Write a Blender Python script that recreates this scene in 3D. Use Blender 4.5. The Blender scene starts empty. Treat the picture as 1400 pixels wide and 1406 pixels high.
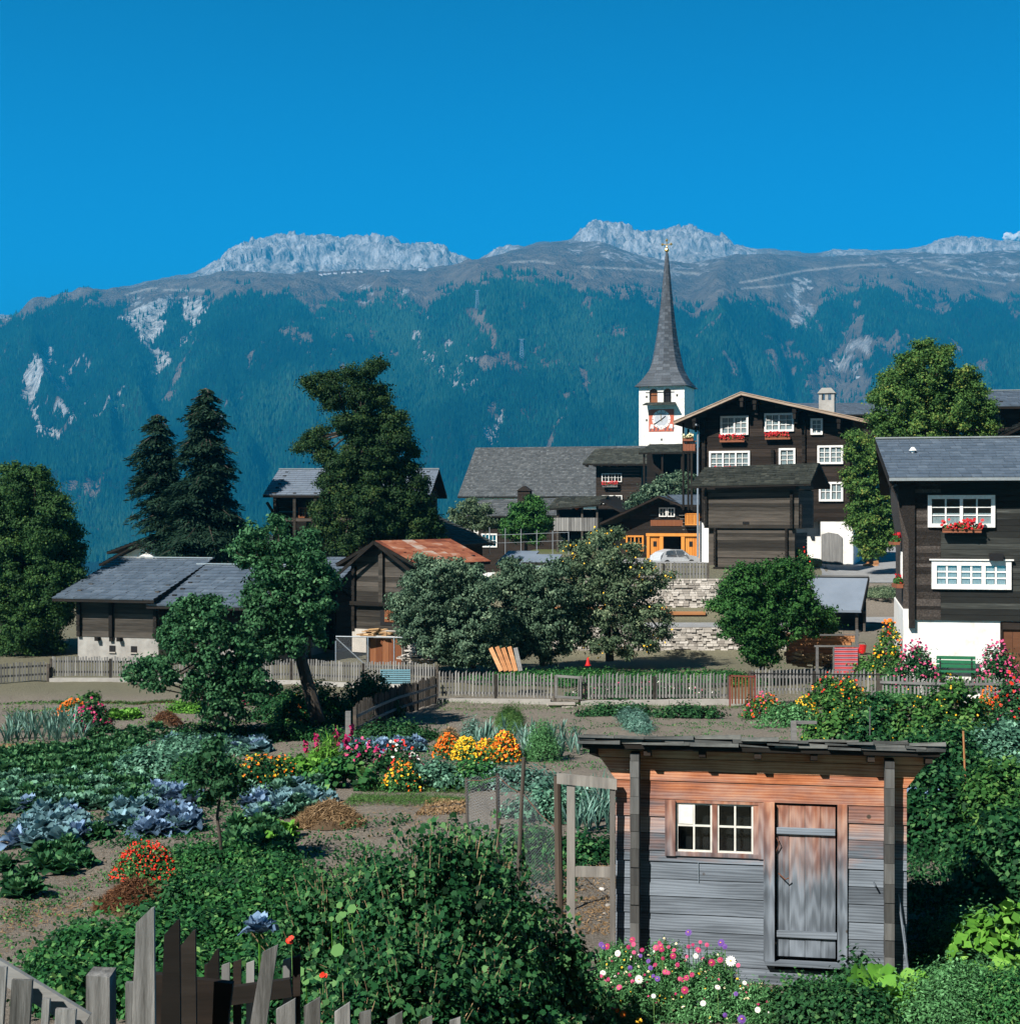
import bpy, math, random
import numpy as np
from mathutils import Vector, Matrix

# ------------------------------------------------------------------ camera, sky, sun, exposure
F = 2100.0            # focal length in pixels of the 1400 px wide photograph
CX, CY = 700.0, 703.0
CZ = 6.0              # eye height above datum
C = bpy.context.scene.collection
cam_d = bpy.data.cameras.new("camera")
cam_d.sensor_fit = 'HORIZONTAL'
cam_d.sensor_width = 36.0
cam_d.lens = 36.0 * F / 1400.0
cam_d.clip_start = 0.5
cam_d.clip_end = 60000
cam = bpy.data.objects.new("camera", cam_d)
cam.location = (0, 0, CZ)
cam.rotation_euler = (math.radians(90), 0, 0)
C.objects.link(cam)
bpy.context.scene.camera = cam

SUN_AZ, SUN_EL = math.radians(40), math.radians(42)     # from behind the camera, to its left
W = bpy.data.worlds.new("World")
bpy.context.scene.world = W
W.use_nodes = True
nt = W.node_tree
bg = nt.nodes['Background']
sky = nt.nodes.new('ShaderNodeTexSky')
sky.sky_type = 'NISHITA'
sky.sun_disc = False
sky.sun_elevation = SUN_EL
sky.sun_rotation = math.pi + SUN_AZ
sky.altitude = 1500
sky.air_density = 0.55
sky.dust_density = 0.0
sky.ozone_density = 4.0
hs = nt.nodes.new('ShaderNodeMix'); hs.data_type = 'RGBA'; hs.blend_type = 'MULTIPLY'
hs.inputs[0].default_value = 1.0
SKY_TINT = hs.inputs[7]
SKY_TINT.default_value = (0.0, 1.0, 1.34, 1)
nt.links.new(sky.outputs[0], hs.inputs[6])
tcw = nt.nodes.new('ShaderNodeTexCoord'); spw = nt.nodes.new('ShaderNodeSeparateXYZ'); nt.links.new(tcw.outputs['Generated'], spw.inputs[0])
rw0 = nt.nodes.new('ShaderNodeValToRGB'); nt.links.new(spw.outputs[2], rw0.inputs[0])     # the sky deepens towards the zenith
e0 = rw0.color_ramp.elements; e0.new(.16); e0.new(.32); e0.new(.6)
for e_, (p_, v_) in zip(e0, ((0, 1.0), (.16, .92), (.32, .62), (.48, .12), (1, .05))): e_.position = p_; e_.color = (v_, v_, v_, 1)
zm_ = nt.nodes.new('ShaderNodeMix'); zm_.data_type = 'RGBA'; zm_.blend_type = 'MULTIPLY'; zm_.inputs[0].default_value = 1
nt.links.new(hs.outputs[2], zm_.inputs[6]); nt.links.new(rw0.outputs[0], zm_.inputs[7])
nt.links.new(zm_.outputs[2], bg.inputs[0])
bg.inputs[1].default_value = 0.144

sl = bpy.data.lights.new("sun", 'SUN')
sl.energy = 5.0
sl.angle = math.radians(0.5)
sl.color = (1.0, 0.95, 0.87)
so = bpy.data.objects.new("sun", sl)
sd = Vector((math.sin(SUN_AZ) * math.cos(SUN_EL), math.cos(SUN_AZ) * math.cos(SUN_EL), -math.sin(SUN_EL)))
so.rotation_euler = sd.to_track_quat('-Z', 'Y').to_euler()
so.location = (-30, -40, 60)
C.objects.link(so)

sc = bpy.context.scene
sc.view_settings.view_transform = 'Standard'
sc.view_settings.look = 'None'
sc.view_settings.exposure = 0.58
sc.view_settings.gamma = 1.0
sc.render.engine = 'CYCLES'
sc.cycles.max_bounces = 5
sc.cycles.diffuse_bounces = 1
sc.cycles.glossy_bounces = 2
sc.cycles.transmission_bounces = 3
sc.cycles.transparent_max_bounces = 8
sc.cycles.volume_bounces = 0
sc.cycles.use_denoising = True
sc.cycles.sample_clamp_indirect = 4.0

# ------------------------------------------------------------------ basic helpers
def P(px, py, d):
    """the point at distance d straight into the valley that the photograph shows at (px, py)"""
    return Vector(((px - CX) / F * d, d, CZ + (CY - py) / F * d))

def tag(o, label=None, cat=None, group=None, kind=None):
    if label: o['label'] = label
    if cat: o['category'] = cat
    if group: o['group'] = group
    if kind: o['kind'] = kind
    return o

def empty(name, loc=(0, 0, 0), rz=0.0, label=None, cat=None, group=None):
    o = bpy.data.objects.new(name, None)
    o.empty_display_size = 0.2
    o.location = loc
    o.rotation_euler = (0, 0, rz)
    C.objects.link(o)
    return tag(o, label, cat, group)

def kids(o):
    return [x for x in o.children]

def clone(o, parent=None, loc=None, rz=None, sc_=None, label=None):
    c = o.copy(); C.objects.link(c)
    if parent: c.parent = parent
    if loc is not None: c.location = loc
    if rz is not None: c.rotation_euler = (0, 0, rz)
    if sc_ is not None: c.scale = (sc_, sc_, sc_)
    if label: c['label'] = label
    for ch in kids(o):
        clone(ch, c)
    return c

def link_mesh(name, me, mats, parent=None):
    o = bpy.data.objects.new(name, me)
    for m in (mats if isinstance(mats, (list, tuple)) else [mats]):
        me.materials.append(m)
    C.objects.link(o)
    if parent: o.parent = parent
    return o

class MB:
    """collects shapes and links them as one mesh"""
    def __init__(s, seed=0):
        s.v, s.f, s.t, s.m = [], [], [], []
        s.mi = 0
        s.tint = None
        s.r = random.Random(seed)
        s.M = None
    def _add(s, vs, fs, tint=None):
        if tint is None: tint = s.tint if s.tint is not None else s.r.random()
        n = len(s.v)
        if s.M is not None: vs = [s.M @ Vector(q) for q in vs]
        s.v += [tuple(q) for q in vs]
        s.t += [tint] * len(vs)
        s.f += [tuple(i + n for i in f) for f in fs]
        s.m += [s.mi] * len(fs)
    def hexa(s, c, tint=None):
        s._add(c, [(0, 3, 2, 1), (4, 5, 6, 7), (0, 1, 5, 4), (1, 2, 6, 5), (2, 3, 7, 6), (3, 0, 4, 7)], tint)
    def box(s, x0, x1, y0, y1, z0, z1, tint=None):
        s.hexa([(x0, y0, z0), (x1, y0, z0), (x1, y1, z0), (x0, y1, z0),
                (x0, y0, z1), (x1, y0, z1), (x1, y1, z1), (x0, y1, z1)], tint)
    def bar(s, a, b, w, h, tint=None, up=(0, 0, 1)):
        a, b = Vector(a), Vector(b)
        d = (b - a).normalized(); up = Vector(up)
        if abs(d.dot(up)) > 0.98: up = Vector((0, 1, 0))
        sx = d.cross(up).normalized() * (w / 2); sz = sx.cross(d).normalized() * (h / 2)
        s.hexa([a - sx - sz, a + sx - sz, b + sx - sz, b - sx - sz,
                a - sx + sz, a + sx + sz, b + sx + sz, b - sx + sz], tint)
    def tube(s, pts, rad, n=7, tint=None, cap=True):
        pts = [Vector(p) for p in pts]
        rings = []
        for i, p in enumerate(pts):
            d = (pts[min(i + 1, len(pts) - 1)] - pts[max(i - 1, 0)]).normalized()
            u = Vector((0, 0, 1)) if abs(d.z) < 0.9 else Vector((1, 0, 0))
            a = d.cross(u).normalized(); b = d.cross(a).normalized()
            r = rad[i] if isinstance(rad, (list, tuple)) else rad
            rings.append([p + (a * math.cos(2 * math.pi * k / n) + b * math.sin(2 * math.pi * k / n)) * r for k in range(n)])
        vs = [q for r in rings for q in r]; fs = []
        for i in range(len(pts) - 1):
            for k in range(n):
                fs.append((i * n + k, i * n + (k + 1) % n, (i + 1) * n + (k + 1) % n, (i + 1) * n + k))
        if cap:
            fs.append(tuple(range(n))); fs.append(tuple((len(pts) - 1) * n + k for k in reversed(range(n))))
        s._add(vs, fs, tint)
    def prism(s, poly, y0, y1, tint=None):
        """polygon in x,z swept from y0 to y1"""
        n = len(poly)
        vs = [(x, y0, z) for x, z in poly] + [(x, y1, z) for x, z in poly]
        fs = [tuple(range(n)), tuple(reversed(range(n, 2 * n)))]
        for i in range(n):
            j = (i + 1) % n
            fs.append((i, n + i, n + j, j))
        s._add(vs, fs, tint)
    def lathe(s, prof, n=16, c=(0, 0, 0), tint=None):
        vs, fs = [], []
        for r, z in prof:
            for k in range(n):
                a = 2 * math.pi * k / n
                vs.append((c[0] + r * math.cos(a), c[1] + r * math.sin(a), c[2] + z))
        for i in range(len(prof) - 1):
            for k in range(n):
                fs.append((i * n + k, i * n + (k + 1) % n, (i + 1) * n + (k + 1) % n, (i + 1) * n + k))
        s._add(vs, fs, tint)
    def quad(s, a, b, c, d, tint=None):
        s._add([a, b, c, d], [(0, 1, 2, 3)], tint)
    def build(s, name, mats, parent=None):
        me = bpy.data.meshes.new(name)
        me.from_pydata(s.v, [], s.f)
        at = me.attributes.new('tint', 'FLOAT', 'POINT')
        at.data.foreach_set('value', np.array(s.t, dtype=np.float32))
        o = link_mesh(name, me, mats, parent)
        if any(s.m): me.polygons.foreach_set('material_index', s.m)
        me.update()
        return o

def np_mesh(name, V, k, tint, mats, parent=None, midx=None, smooth=False):
    """V: (n*k,3) vertices of n separate k-gons, or a tuple (V, faces array)"""
    if isinstance(V, tuple): V, Fc = V
    else: Fc = np.arange(len(V)).reshape(-1, k)
    me = bpy.data.meshes.new(name)
    me.vertices.add(len(V)); me.vertices.foreach_set('co', np.ascontiguousarray(V, dtype=np.float32).ravel())
    nf, kk = Fc.shape
    me.loops.add(nf * kk); me.loops.foreach_set('vertex_index', Fc.astype(np.int32).ravel())
    me.polygons.add(nf); me.polygons.foreach_set('loop_start', (np.arange(nf) * kk).astype(np.int32))
    me.update(calc_edges=True)
    at = me.attributes.new('tint', 'FLOAT', 'POINT')
    at.data.foreach_set('value', np.ascontiguousarray(tint, dtype=np.float32))
    if smooth: me.polygons.foreach_set('use_smooth', np.ones(nf, dtype=bool))
    o = link_mesh(name, me, mats, parent)
    if midx is not None: me.polygons.foreach_set('material_index', midx.astype(np.int32))
    return o

# ------------------------------------------------------------------ materials
def new_mat(name):
    m = bpy.data.materials.new(name); m.use_nodes = True
    return m, m.node_tree, m.node_tree.nodes['Principled BSDF']

def ramp(nt, stops):
    r = nt.nodes.new('ShaderNodeValToRGB')
    el = r.color_ramp.elements
    while len(el) < len(stops): el.new(0.5)
    for e, (p, c) in zip(el, stops):
        e.position = p; e.color = (*c, 1)
    return r

def noise(nt, scale=5, detail=4, rough=0.6, mscale=(1, 1, 1), coord='Object'):
    tc = nt.nodes.new('ShaderNodeTexCoord'); mp = nt.nodes.new('ShaderNodeMapping')
    mp.inputs['Scale'].default_value = mscale
    n = nt.nodes.new('ShaderNodeTexNoise')
    n.inputs['Scale'].default_value = scale; n.inputs['Detail'].default_value = detail; n.inputs['Roughness'].default_value = rough
    nt.links.new(tc.outputs[coord], mp.inputs[0]); nt.links.new(mp.outputs[0], n.inputs[0])
    return n

def mathn(nt, op, a, b=None, clamp=False):
    m = nt.nodes.new('ShaderNodeMath'); m.operation = op; m.use_clamp = clamp
    for i, x in enumerate((a, b)):
        if x is None: continue
        if isinstance(x, (int, float)): m.inputs[i].default_value = x
        else: nt.links.new(x, m.inputs[i])
    return m.outputs[0]

def bumpn(nt, bs, h, strength=0.4, dist=0.02):
    b = nt.nodes.new('ShaderNodeBump'); b.inputs['Strength'].default_value = strength; b.inputs['Distance'].default_value = dist
    nt.links.new(h, b.inputs['Height']); nt.links.new(b.outputs[0], bs.inputs['Normal'])

def shiftn(nt, n, a):
    """each piece gets its own stretch of the pattern"""
    ad = nt.nodes.new('ShaderNodeVectorMath'); ad.operation = 'ADD'; cb = nt.nodes.new('ShaderNodeCombineXYZ')
    src = n.inputs[0].links[0].from_socket
    o_ = mathn(nt, 'MULTIPLY', a.outputs['Fac'], 23.0)
    for i in range(3): nt.links.new(o_, cb.inputs[i])
    nt.links.new(src, ad.inputs[0]); nt.links.new(cb.outputs[0], ad.inputs[1]); nt.links.new(ad.outputs[0], n.inputs[0])

def surf(name, stops, scale=3, detail=5, mscale=(1, 1, 1), rough=0.85, tint=0.35, bump=0.4, dist=0.02, spec=0.3, nrough=0.65):
    """a surface whose colour runs along stops by noise mixed with each piece's own tint"""
    m, nt, bs = new_mat(name)
    n = noise(nt, scale, detail, nrough, mscale)
    a = nt.nodes.new('ShaderNodeAttribute'); a.attribute_name = 'tint'
    if tint > 0: shiftn(nt, n, a)
    st = mathn(nt, 'MULTIPLY_ADD', n.outputs[0], 1.8); nt.nodes[-1].inputs[2].default_value = -0.4
    x = mathn(nt, 'ADD', mathn(nt, 'MULTIPLY', st, 1 - tint), mathn(nt, 'MULTIPLY', a.outputs['Fac'], tint), True)
    r = ramp(nt, stops); nt.links.new(x, r.inputs[0]); nt.links.new(r.outputs[0], bs.inputs['Base Color'])
    bs.inputs['Roughness'].default_value = rough
    bs.inputs['Specular IOR Level'].default_value = spec
    if bump: bumpn(nt, bs, n.outputs[0], bump, dist)
    return m

def wood(name, stops, axis='x', scale=6, tint=0.45, bump=0.5, dist=0.01, rough=0.85):
    k = {'x': (0.12, 1, 1.6), 'z': (1.6, 1, 0.12), 'y': (1, 0.12, 1.6)}[axis]
    return surf(name, stops, scale, 7, k, rough, tint, bump, dist, 0.25, 0.7)

def leafmat(name, dark, mid, light, trans=0.25, rough=0.5, spec=0.35):
    m, nt, bs = new_mat(name)
    a = nt.nodes.new('ShaderNodeAttribute'); a.attribute_name = 'tint'
    r = ramp(nt, [(0.0, dark), (0.55, mid), (1.0, light)])
    nt.links.new(a.outputs['Fac'], r.inputs[0])
    nt.links.new(r.outputs[0], bs.inputs['Base Color'])
    bs.inputs['Roughness'].default_value = rough
    bs.inputs['Specular IOR Level'].default_value = spec
    tr = nt.nodes.new('ShaderNodeBsdfTranslucent'); nt.links.new(r.outputs[0], tr.inputs[0])
    mx = nt.nodes.new('ShaderNodeMixShader'); mx.inputs[0].default_value = trans
    nt.links.new(bs.outputs[0], mx.inputs[1]); nt.links.new(tr.outputs[0], mx.inputs[2])
    nt.links.new(mx.outputs[0], nt.nodes['Material Output'].inputs[0])
    return m

def flat(name, col, rough=0.7, metal=0.0, spec=0.3):
    m, nt, bs = new_mat(name)
    bs.inputs['Roughness'].default_value = rough; bs.inputs['Metallic'].default_value = metal
    bs.inputs['Specular IOR Level'].default_value = spec
    n = noise(nt, 9, 4)
    r = ramp(nt, [(0.25, tuple(c * 0.8 for c in col)), (0.75, tuple(min(1, c * 1.12) for c in col))])
    nt.links.new(n.outputs[0], r.inputs[0]); nt.links.new(r.outputs[0], bs.inputs['Base Color'])
    return m

def glassmat(name, fac=0.25):
    m, nt, bs = new_mat(name)
    nt.nodes.remove(bs)
    t = nt.nodes.new('ShaderNodeBsdfTransparent'); t.inputs[0].default_value = (0.8, 0.85, 0.85, 1)
    g = nt.nodes.new('ShaderNodeBsdfGlossy'); g.inputs['Roughness'].default_value = 0.05
    mx = nt.nodes.new('ShaderNodeMixShader'); mx.inputs[0].default_value = fac
    nt.links.new(t.outputs[0], mx.inputs[1]); nt.links.new(g.outputs[0], mx.inputs[2])
    nt.links.new(mx.outputs[0], nt.nodes['Material Output'].inputs[0])
    return m

M = {}
M['darkwood'] = wood('dark_larch_boards', [(0.0, (.004, .003, .002)), (.45, (.016, .011, .008)), (.75, (.036, .026, .020)), (1, (.085, .05, .032))], 'x', 5)
M['blackwood'] = wood('soot_dark_logs', [(0, (.003, .0025, .002)), (.5, (.010, .008, .006)), (1, (.035, .028, .023))], 'x', 5)
M['greylog'] = wood('grey_weathered_logs', [(0, (.008, .007, .006)), (.4, (.032, .028, .023)), (.75, (.085, .074, .063)), (1, (.17, .125, .095))], 'x', 5)
M['greyboard'] = wood('silver_grey_boards', [(0, (.06, .058, .055)), (.45, (.17, .17, .168)), (1, (.36, .355, .34))], 'z', 7)
M['greyrail'] = wood('silver_grey_rails', [(0, (.05, .048, .046)), (.45, (.14, .14, .14)), (1, (.30, .30, .29))], 'x', 7)
M['shingle'] = surf('old_stone_shingles', [(0, (.012, .014, .012)), (.5, (.042, .047, .040)), (1, (.11, .115, .095))], 4, 5, tint=.6, bump=.6)
M['slate'] = surf('blue_grey_slates', [(0, (.045, .064, .09)), (.5, (.082, .11, .148)), (1, (.15, .19, .24))], 2.5, 4, tint=.45, bump=.15, rough=.55, spec=.5)
M['navestone'] = surf('grey_shingle_nave_roof', [(0, (.035, .040, .044)), (.5, (.078, .085, .090)), (1, (.17, .18, .185))], 3, 5, tint=.6, bump=.3, rough=.7)
M['plaster'] = surf('white_plaster', [(0, (.38, .37, .34)), (.28, (.68, .66, .62)), (.5, (.80, .79, .76)), (1, (.88, .87, .84))], 1.6, 8, tint=.1, bump=.15)
M['tower'] = surf('whitewashed_tower_stone', [(0, (.35, .34, .31)), (.35, (.66, .64, .59)), (.6, (.82, .80, .75)), (1, (.88, .86, .81))], 1.3, 7, mscale=(1, 1, 2.5), tint=.1, bump=.3)
M['rubble'] = surf('pale_rubble_stone', [(0, (.20, .18, .16)), (.4, (.42, .39, .35)), (1, (.72, .68, .63))], 3, 5, tint=.75, bump=.5)
M['concrete'] = surf('old_concrete', [(0, (.20, .19, .18)), (.5, (.33, .32, .30)), (1, (.48, .47, .44))], 2, 7, tint=.25, bump=.3)
M['whitepaint'] = flat('white_window_paint', (.80, .79, .76), .5)
M['greytrim'] = flat('zinc_sheet', (.42, .45, .47), .4, .6)
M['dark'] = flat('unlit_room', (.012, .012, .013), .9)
M['lace'] = surf('lace_curtain', [(0, (.30, .32, .36)), (.5, (.5, .52, .56)), (1, (.75, .76, .78))], 9, 3, (4, 1, .6), tint=.2, bump=0)
M['glass'] = glassmat('window_glass', .05)
M['orangewood'] = wood('new_orange_pine', [(0, (.42, .13, .02)), (.5, (.62, .24, .045)), (1, (.72, .33, .08))], 'z', 4)
M['redwood'] = wood('reddish_brown_planks', [(0, (.10, .03, .012)), (.5, (.19, .07, .03)), (1, (.30, .13, .06))], 'z', 5)
M['rust'] = surf('rusted_iron_sheet', [(.15, (.07, .025, .016)), (.38, (.25, .07, .03)), (.55, (.40, .15, .075)), (.7, (.50, .40, .33)), (.9, (.30, .28, .27))], 1.5, 7, (1.8, .35, 1), tint=.35, bump=.2, rough=.7)
M['bark'] = wood('tree_bark', [(0, (.02, .016, .013)), (.5, (.055, .045, .036)), (1, (.13, .11, .09))], 'z', 5, bump=.8, dist=.03)
M['spire'] = surf('dark_spire_shingles', [(0, (.03, .036, .044)), (.5, (.062, .074, .090)), (1, (.13, .15, .175))], 5, 5, tint=.5, bump=.2, rough=.6)
M['asphalt'] = surf('lane_asphalt', [(0, (.20, .205, .21)), (.5, (.27, .275, .28)), (1, (.35, .35, .35))], 2, 6, tint=0, bump=.1)
M['geranium_red'] = flat('red_petals', (.48, .012, .018), .6)
M['petal_pink'] = flat('pink_petals', (.58, .07, .19), .6)
M['petal_magenta'] = flat('magenta_petals', (.38, .012, .10), .6)
M['petal_orange'] = flat('orange_petals', (.80, .17, .008), .6)
M['petal_yellow'] = flat('yellow_petals', (.85, .50, .02), .6)
M['petal_cream'] = flat('cream_petals', (.85, .75, .45), .6)
M['petal_white'] = flat('white_petals', (.85, .82, .78), .6)
M['petal_purple'] = flat('purple_petals', (.13, .045, .30), .6)
M['petal_red'] = flat('scarlet_petals', (.70, .035, .012), .6)
M['terracotta'] = flat('red_brown_planter', (.26, .09, .045), .8)
M['pole'] = flat('galvanised_pipe', (.40, .45, .50), .4, .5)
M['rusty'] = flat('rusty_steel', (.16, .07, .045), .8)
M['straw'] = leafmat('dry_straw', (.10, .06, .03), (.26, .17, .09), (.48, .34, .2), .1, .8, .1)
M['carpaint'] = flat('white_car_paint', (.50, .53, .56), .25, 0, .6)
M['rubber'] = flat('black_rubber', (.02, .02, .02), .8)
M['bluesheet'] = surf('blue_grey_sheet_roof', [(0, (.12, .15, .19)), (1, (.20, .24, .30))], 1, 4, tint=.3, bump=.05, rough=.5, spec=.5)
M['green_paint'] = flat('green_bench_paint', (.02, .15, .07), .5)
M['gold'] = flat('gilded_metal', (.8, .55, .2), .3, .8)
M['red_plastic'] = flat('red_plastic', (.6, .02, .02), .4)
M['freshwood'] = wood('fresh_cut_boards', [(0, (.24, .095, .04)), (.5, (.43, .20, .085)), (1, (.62, .38, .20))], 'x', 4)
M['firewood'] = surf('firewood', [(0, (.22, .13, .07)), (.5, (.5, .31, .15)), (1, (.75, .55, .32))], 5, 4, tint=.8)

L = {}
L['maple'] = leafmat('maple_leaves', (0.0102, 0.0344, 0.0112), (0.0439, 0.1104, 0.0299), (0.1402, 0.2331, 0.0528), .22, .6, .12)
L['maple_autumn'] = leafmat('yellowing_maple_leaves', (0.0204, 0.0608, 0.0160), (0.0918, 0.1944, 0.0444), (0.3416, 0.3427, 0.0806), .22, .6, .12)
L['darkmaple'] = leafmat('deep_green_maple_leaves', (.007, .022, .009), (.026, .066, .020), (.095, .135, .036), .22, .6, .12)
L['spruce'] = leafmat('spruce_needles', (0.0064, 0.0192, 0.0112), (0.0180, 0.0480, 0.0290), (0.0549, 0.1075, 0.0627), .22, .6, .12)
L['pear'] = leafmat('pear_leaves', (0.0114, 0.0437, 0.0173), (0.0486, 0.1521, 0.0608), (0.1697, 0.3407, 0.1572), .22, .6, .12)
L['apple'] = leafmat('apple_leaves', (0.0256, 0.0520, 0.0256), (0.1250, 0.1875, 0.1063), (0.3500, 0.4200, 0.2520), .22, .6, .12)
L['willow'] = leafmat('grey_green_leaves', (0.0184, 0.0460, 0.0258), (0.1104, 0.1863, 0.1173), (0.3091, 0.4173, 0.2628), .22, .6, .12)
L['bushgreen'] = leafmat('fresh_green_leaves', (.010, .045, .012), (.050, .155, .035), (.17, .31, .08), .22, .6, .12)
L['currant'] = leafmat('currant_leaves', (.004, .022, .008), (.020, .098, .032), (.115, .25, .085), .22, .6, .12)
L['cabbage'] = leafmat('blue_cabbage_leaves', (0.0408, 0.0920, 0.1016), (0.1452, 0.2783, 0.3157), (0.3363, 0.5384, 0.6517), .22, .6, .12)
L['redcabbage'] = leafmat('red_cabbage_leaves', (0.0520, 0.0928, 0.1432), (0.1554, 0.2541, 0.3969), (0.3258, 0.4939, 0.7162), .22, .6, .12)
L['kale'] = leafmat('grey_green_kale_leaves', (0.0208, 0.0648, 0.0408), (0.0959, 0.2376, 0.1553), (0.2691, 0.5111, 0.3674), .22, .6, .12)
L['beet'] = leafmat('beet_leaves', (.006, .032, .013), (.034, .13, .05), (.13, .29, .12), .22, .6, .12)
L['lettuce'] = leafmat('lettuce_leaves', (0.0336, 0.1152, 0.0144), (0.1113, 0.3024, 0.0378), (0.2975, 0.5645, 0.1129), .22, .6, .12)
L['leek'] = leafmat('leek_leaves', (0.0320, 0.0888, 0.0624), (0.1133, 0.2431, 0.1936), (0.3105, 0.5125, 0.4324), .22, .6, .12)
L['grass'] = leafmat('grass_blades', (0.0232, 0.0624, 0.0152), (0.0759, 0.1716, 0.0429), (0.1971, 0.3203, 0.0961), .22, .6, .12)
L['weed'] = leafmat('weed_leaves', (.007, .04, .012), (.040, .165, .045), (.18, .34, .10), .22, .6, .12)
L['ivy'] = leafmat('ivy_leaves', (.006, .026, .010), (.028, .11, .038), (.10, .22, .075), .22, .6, .12)
L['asparagus'] = leafmat('feathery_fronds', (0.0272, 0.0936, 0.0312), (0.0920, 0.2541, 0.0897), (0.2061, 0.4688, 0.2009), .22, .6, .12)
# ------------------------------------------------------------------ the land
rng = np.random.default_rng(7)

def hash2(ix, iy, s):
    h = (ix.astype(np.int64) * 374761393 + iy.astype(np.int64) * 668265263 + s * 1442695041) & 0xFFFFFFFF
    h = ((h ^ (h >> 13)) * 1274126177) & 0xFFFFFFFF
    return ((h ^ (h >> 16)) & 0xFFFF) / 65535.0

def vnoise(x, y, s=0):
    x = np.asarray(x, dtype=float); y = np.asarray(y, dtype=float)
    ix = np.floor(x); iy = np.floor(y); fx = x - ix; fy = y - iy
    fx = fx * fx * (3 - 2 * fx); fy = fy * fy * (3 - 2 * fy)
    a = hash2(ix, iy, s); b = hash2(ix + 1, iy, s); c = hash2(ix, iy + 1, s); d = hash2(ix + 1, iy + 1, s)
    return (a * (1 - fx) + b * fx) * (1 - fy) + (c * (1 - fx) + d * fx) * fy

def fbm(x, y, o=4, s=0, g=0.5):
    v = 0; a = 1; t = 0
    for i in range(o):
        v = v + a * vnoise(x * 2 ** i + 13.1 * i, y * 2 ** i - 7.7 * i, s + i); t += a; a *= g
    return v / t

def smooth(a, b, x):
    t = np.clip((x - a) / (b - a), 0, 1); return t * t * (3 - 2 * t)

def G(x, d):
    """ground height (absolute) at x, distance d"""
    x = np.asarray(x, dtype=float); d = np.asarray(d, dtype=float)
    px = CX + F * x / np.maximum(d, 1.0)
    lo = np.interp(d, [-20, 0, 6, 7.5, 9.5, 12, 16, 18.5, 30, 40, 52, 66, 110, 150, 230, 400],
                   [-1.7, -1.7, -2.9, -3.35, -4.3, -4.95, -5.4, -5.62, -5.75, -6.1, -6.5, -6.4, -6.2, -14, -45, -95])
    hi = np.interp(d, [52, 69.4, 70.0, 76.1, 76.6, 100, 118, 140, 180, 260, 400],
                   [-6.5, -6.5, -5.35, -5.28, -3.4, -3.3, -3.0, -2.5, -3, -45, -95])
    hr = np.interp(d, [52, 60, 73, 74.5, 80, 100, 118, 140, 180, 260, 400],
                   [-5.7, -5.6, -5.05, -5.0, -3.75, -3.35, -3.0, -2.5, -3, -45, -95])
    k = smooth(600, 740, px) * smooth(52, 60, d)
    kr = smooth(1128, 1150, px) * smooth(52, 56, d)
    z = lo * (1 - k) + (hi * (1 - kr) + hr * kr) * k
    soil = smooth(14, 20, d) * (1 - smooth(50, 70, d))
    z = z + soil * ((vnoise(x * 1.1, d * 1.1, 3) - .5) * .10 + (vnoise(x * 3.5, d * 3.5, 4) - .5) * .05)
    return z + CZ

def gh(px, py, lo=5.0, hi=160.0):
    """where the line of sight through (px,py) meets the ground"""
    ds = np.geomspace(lo, hi, 900)
    z = CZ + (CY - py) / F * ds
    g = G((px - CX) / F * ds, ds)
    i = np.argmax(z <= g)
    d = ds[i] if (z <= g).any() else hi
    x = (px - CX) / F * d
    return Vector((x, d, float(G(x, d))))

def polar_sheet(name, pxs, ds, zf, mats, attrs=None, kind='structure', smooth_=True):
    PX, D = np.meshgrid(pxs, ds)
    X = (PX - CX) / F * D
    Z = zf(PX, X, D)
    V = np.stack([X, D, Z], -1).reshape(-1, 3)
    nr, nc = PX.shape
    i = np.arange(nr * nc).reshape(nr, nc)
    Fc = np.stack([i[:-1, :-1], i[:-1, 1:], i[1:, 1:], i[1:, :-1]], -1).reshape(-1, 4)
    o = np_mesh(name, (V, Fc), 4, np.zeros(len(V)), mats, smooth=smooth_)
    return o, PX, X, D, Z

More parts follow.
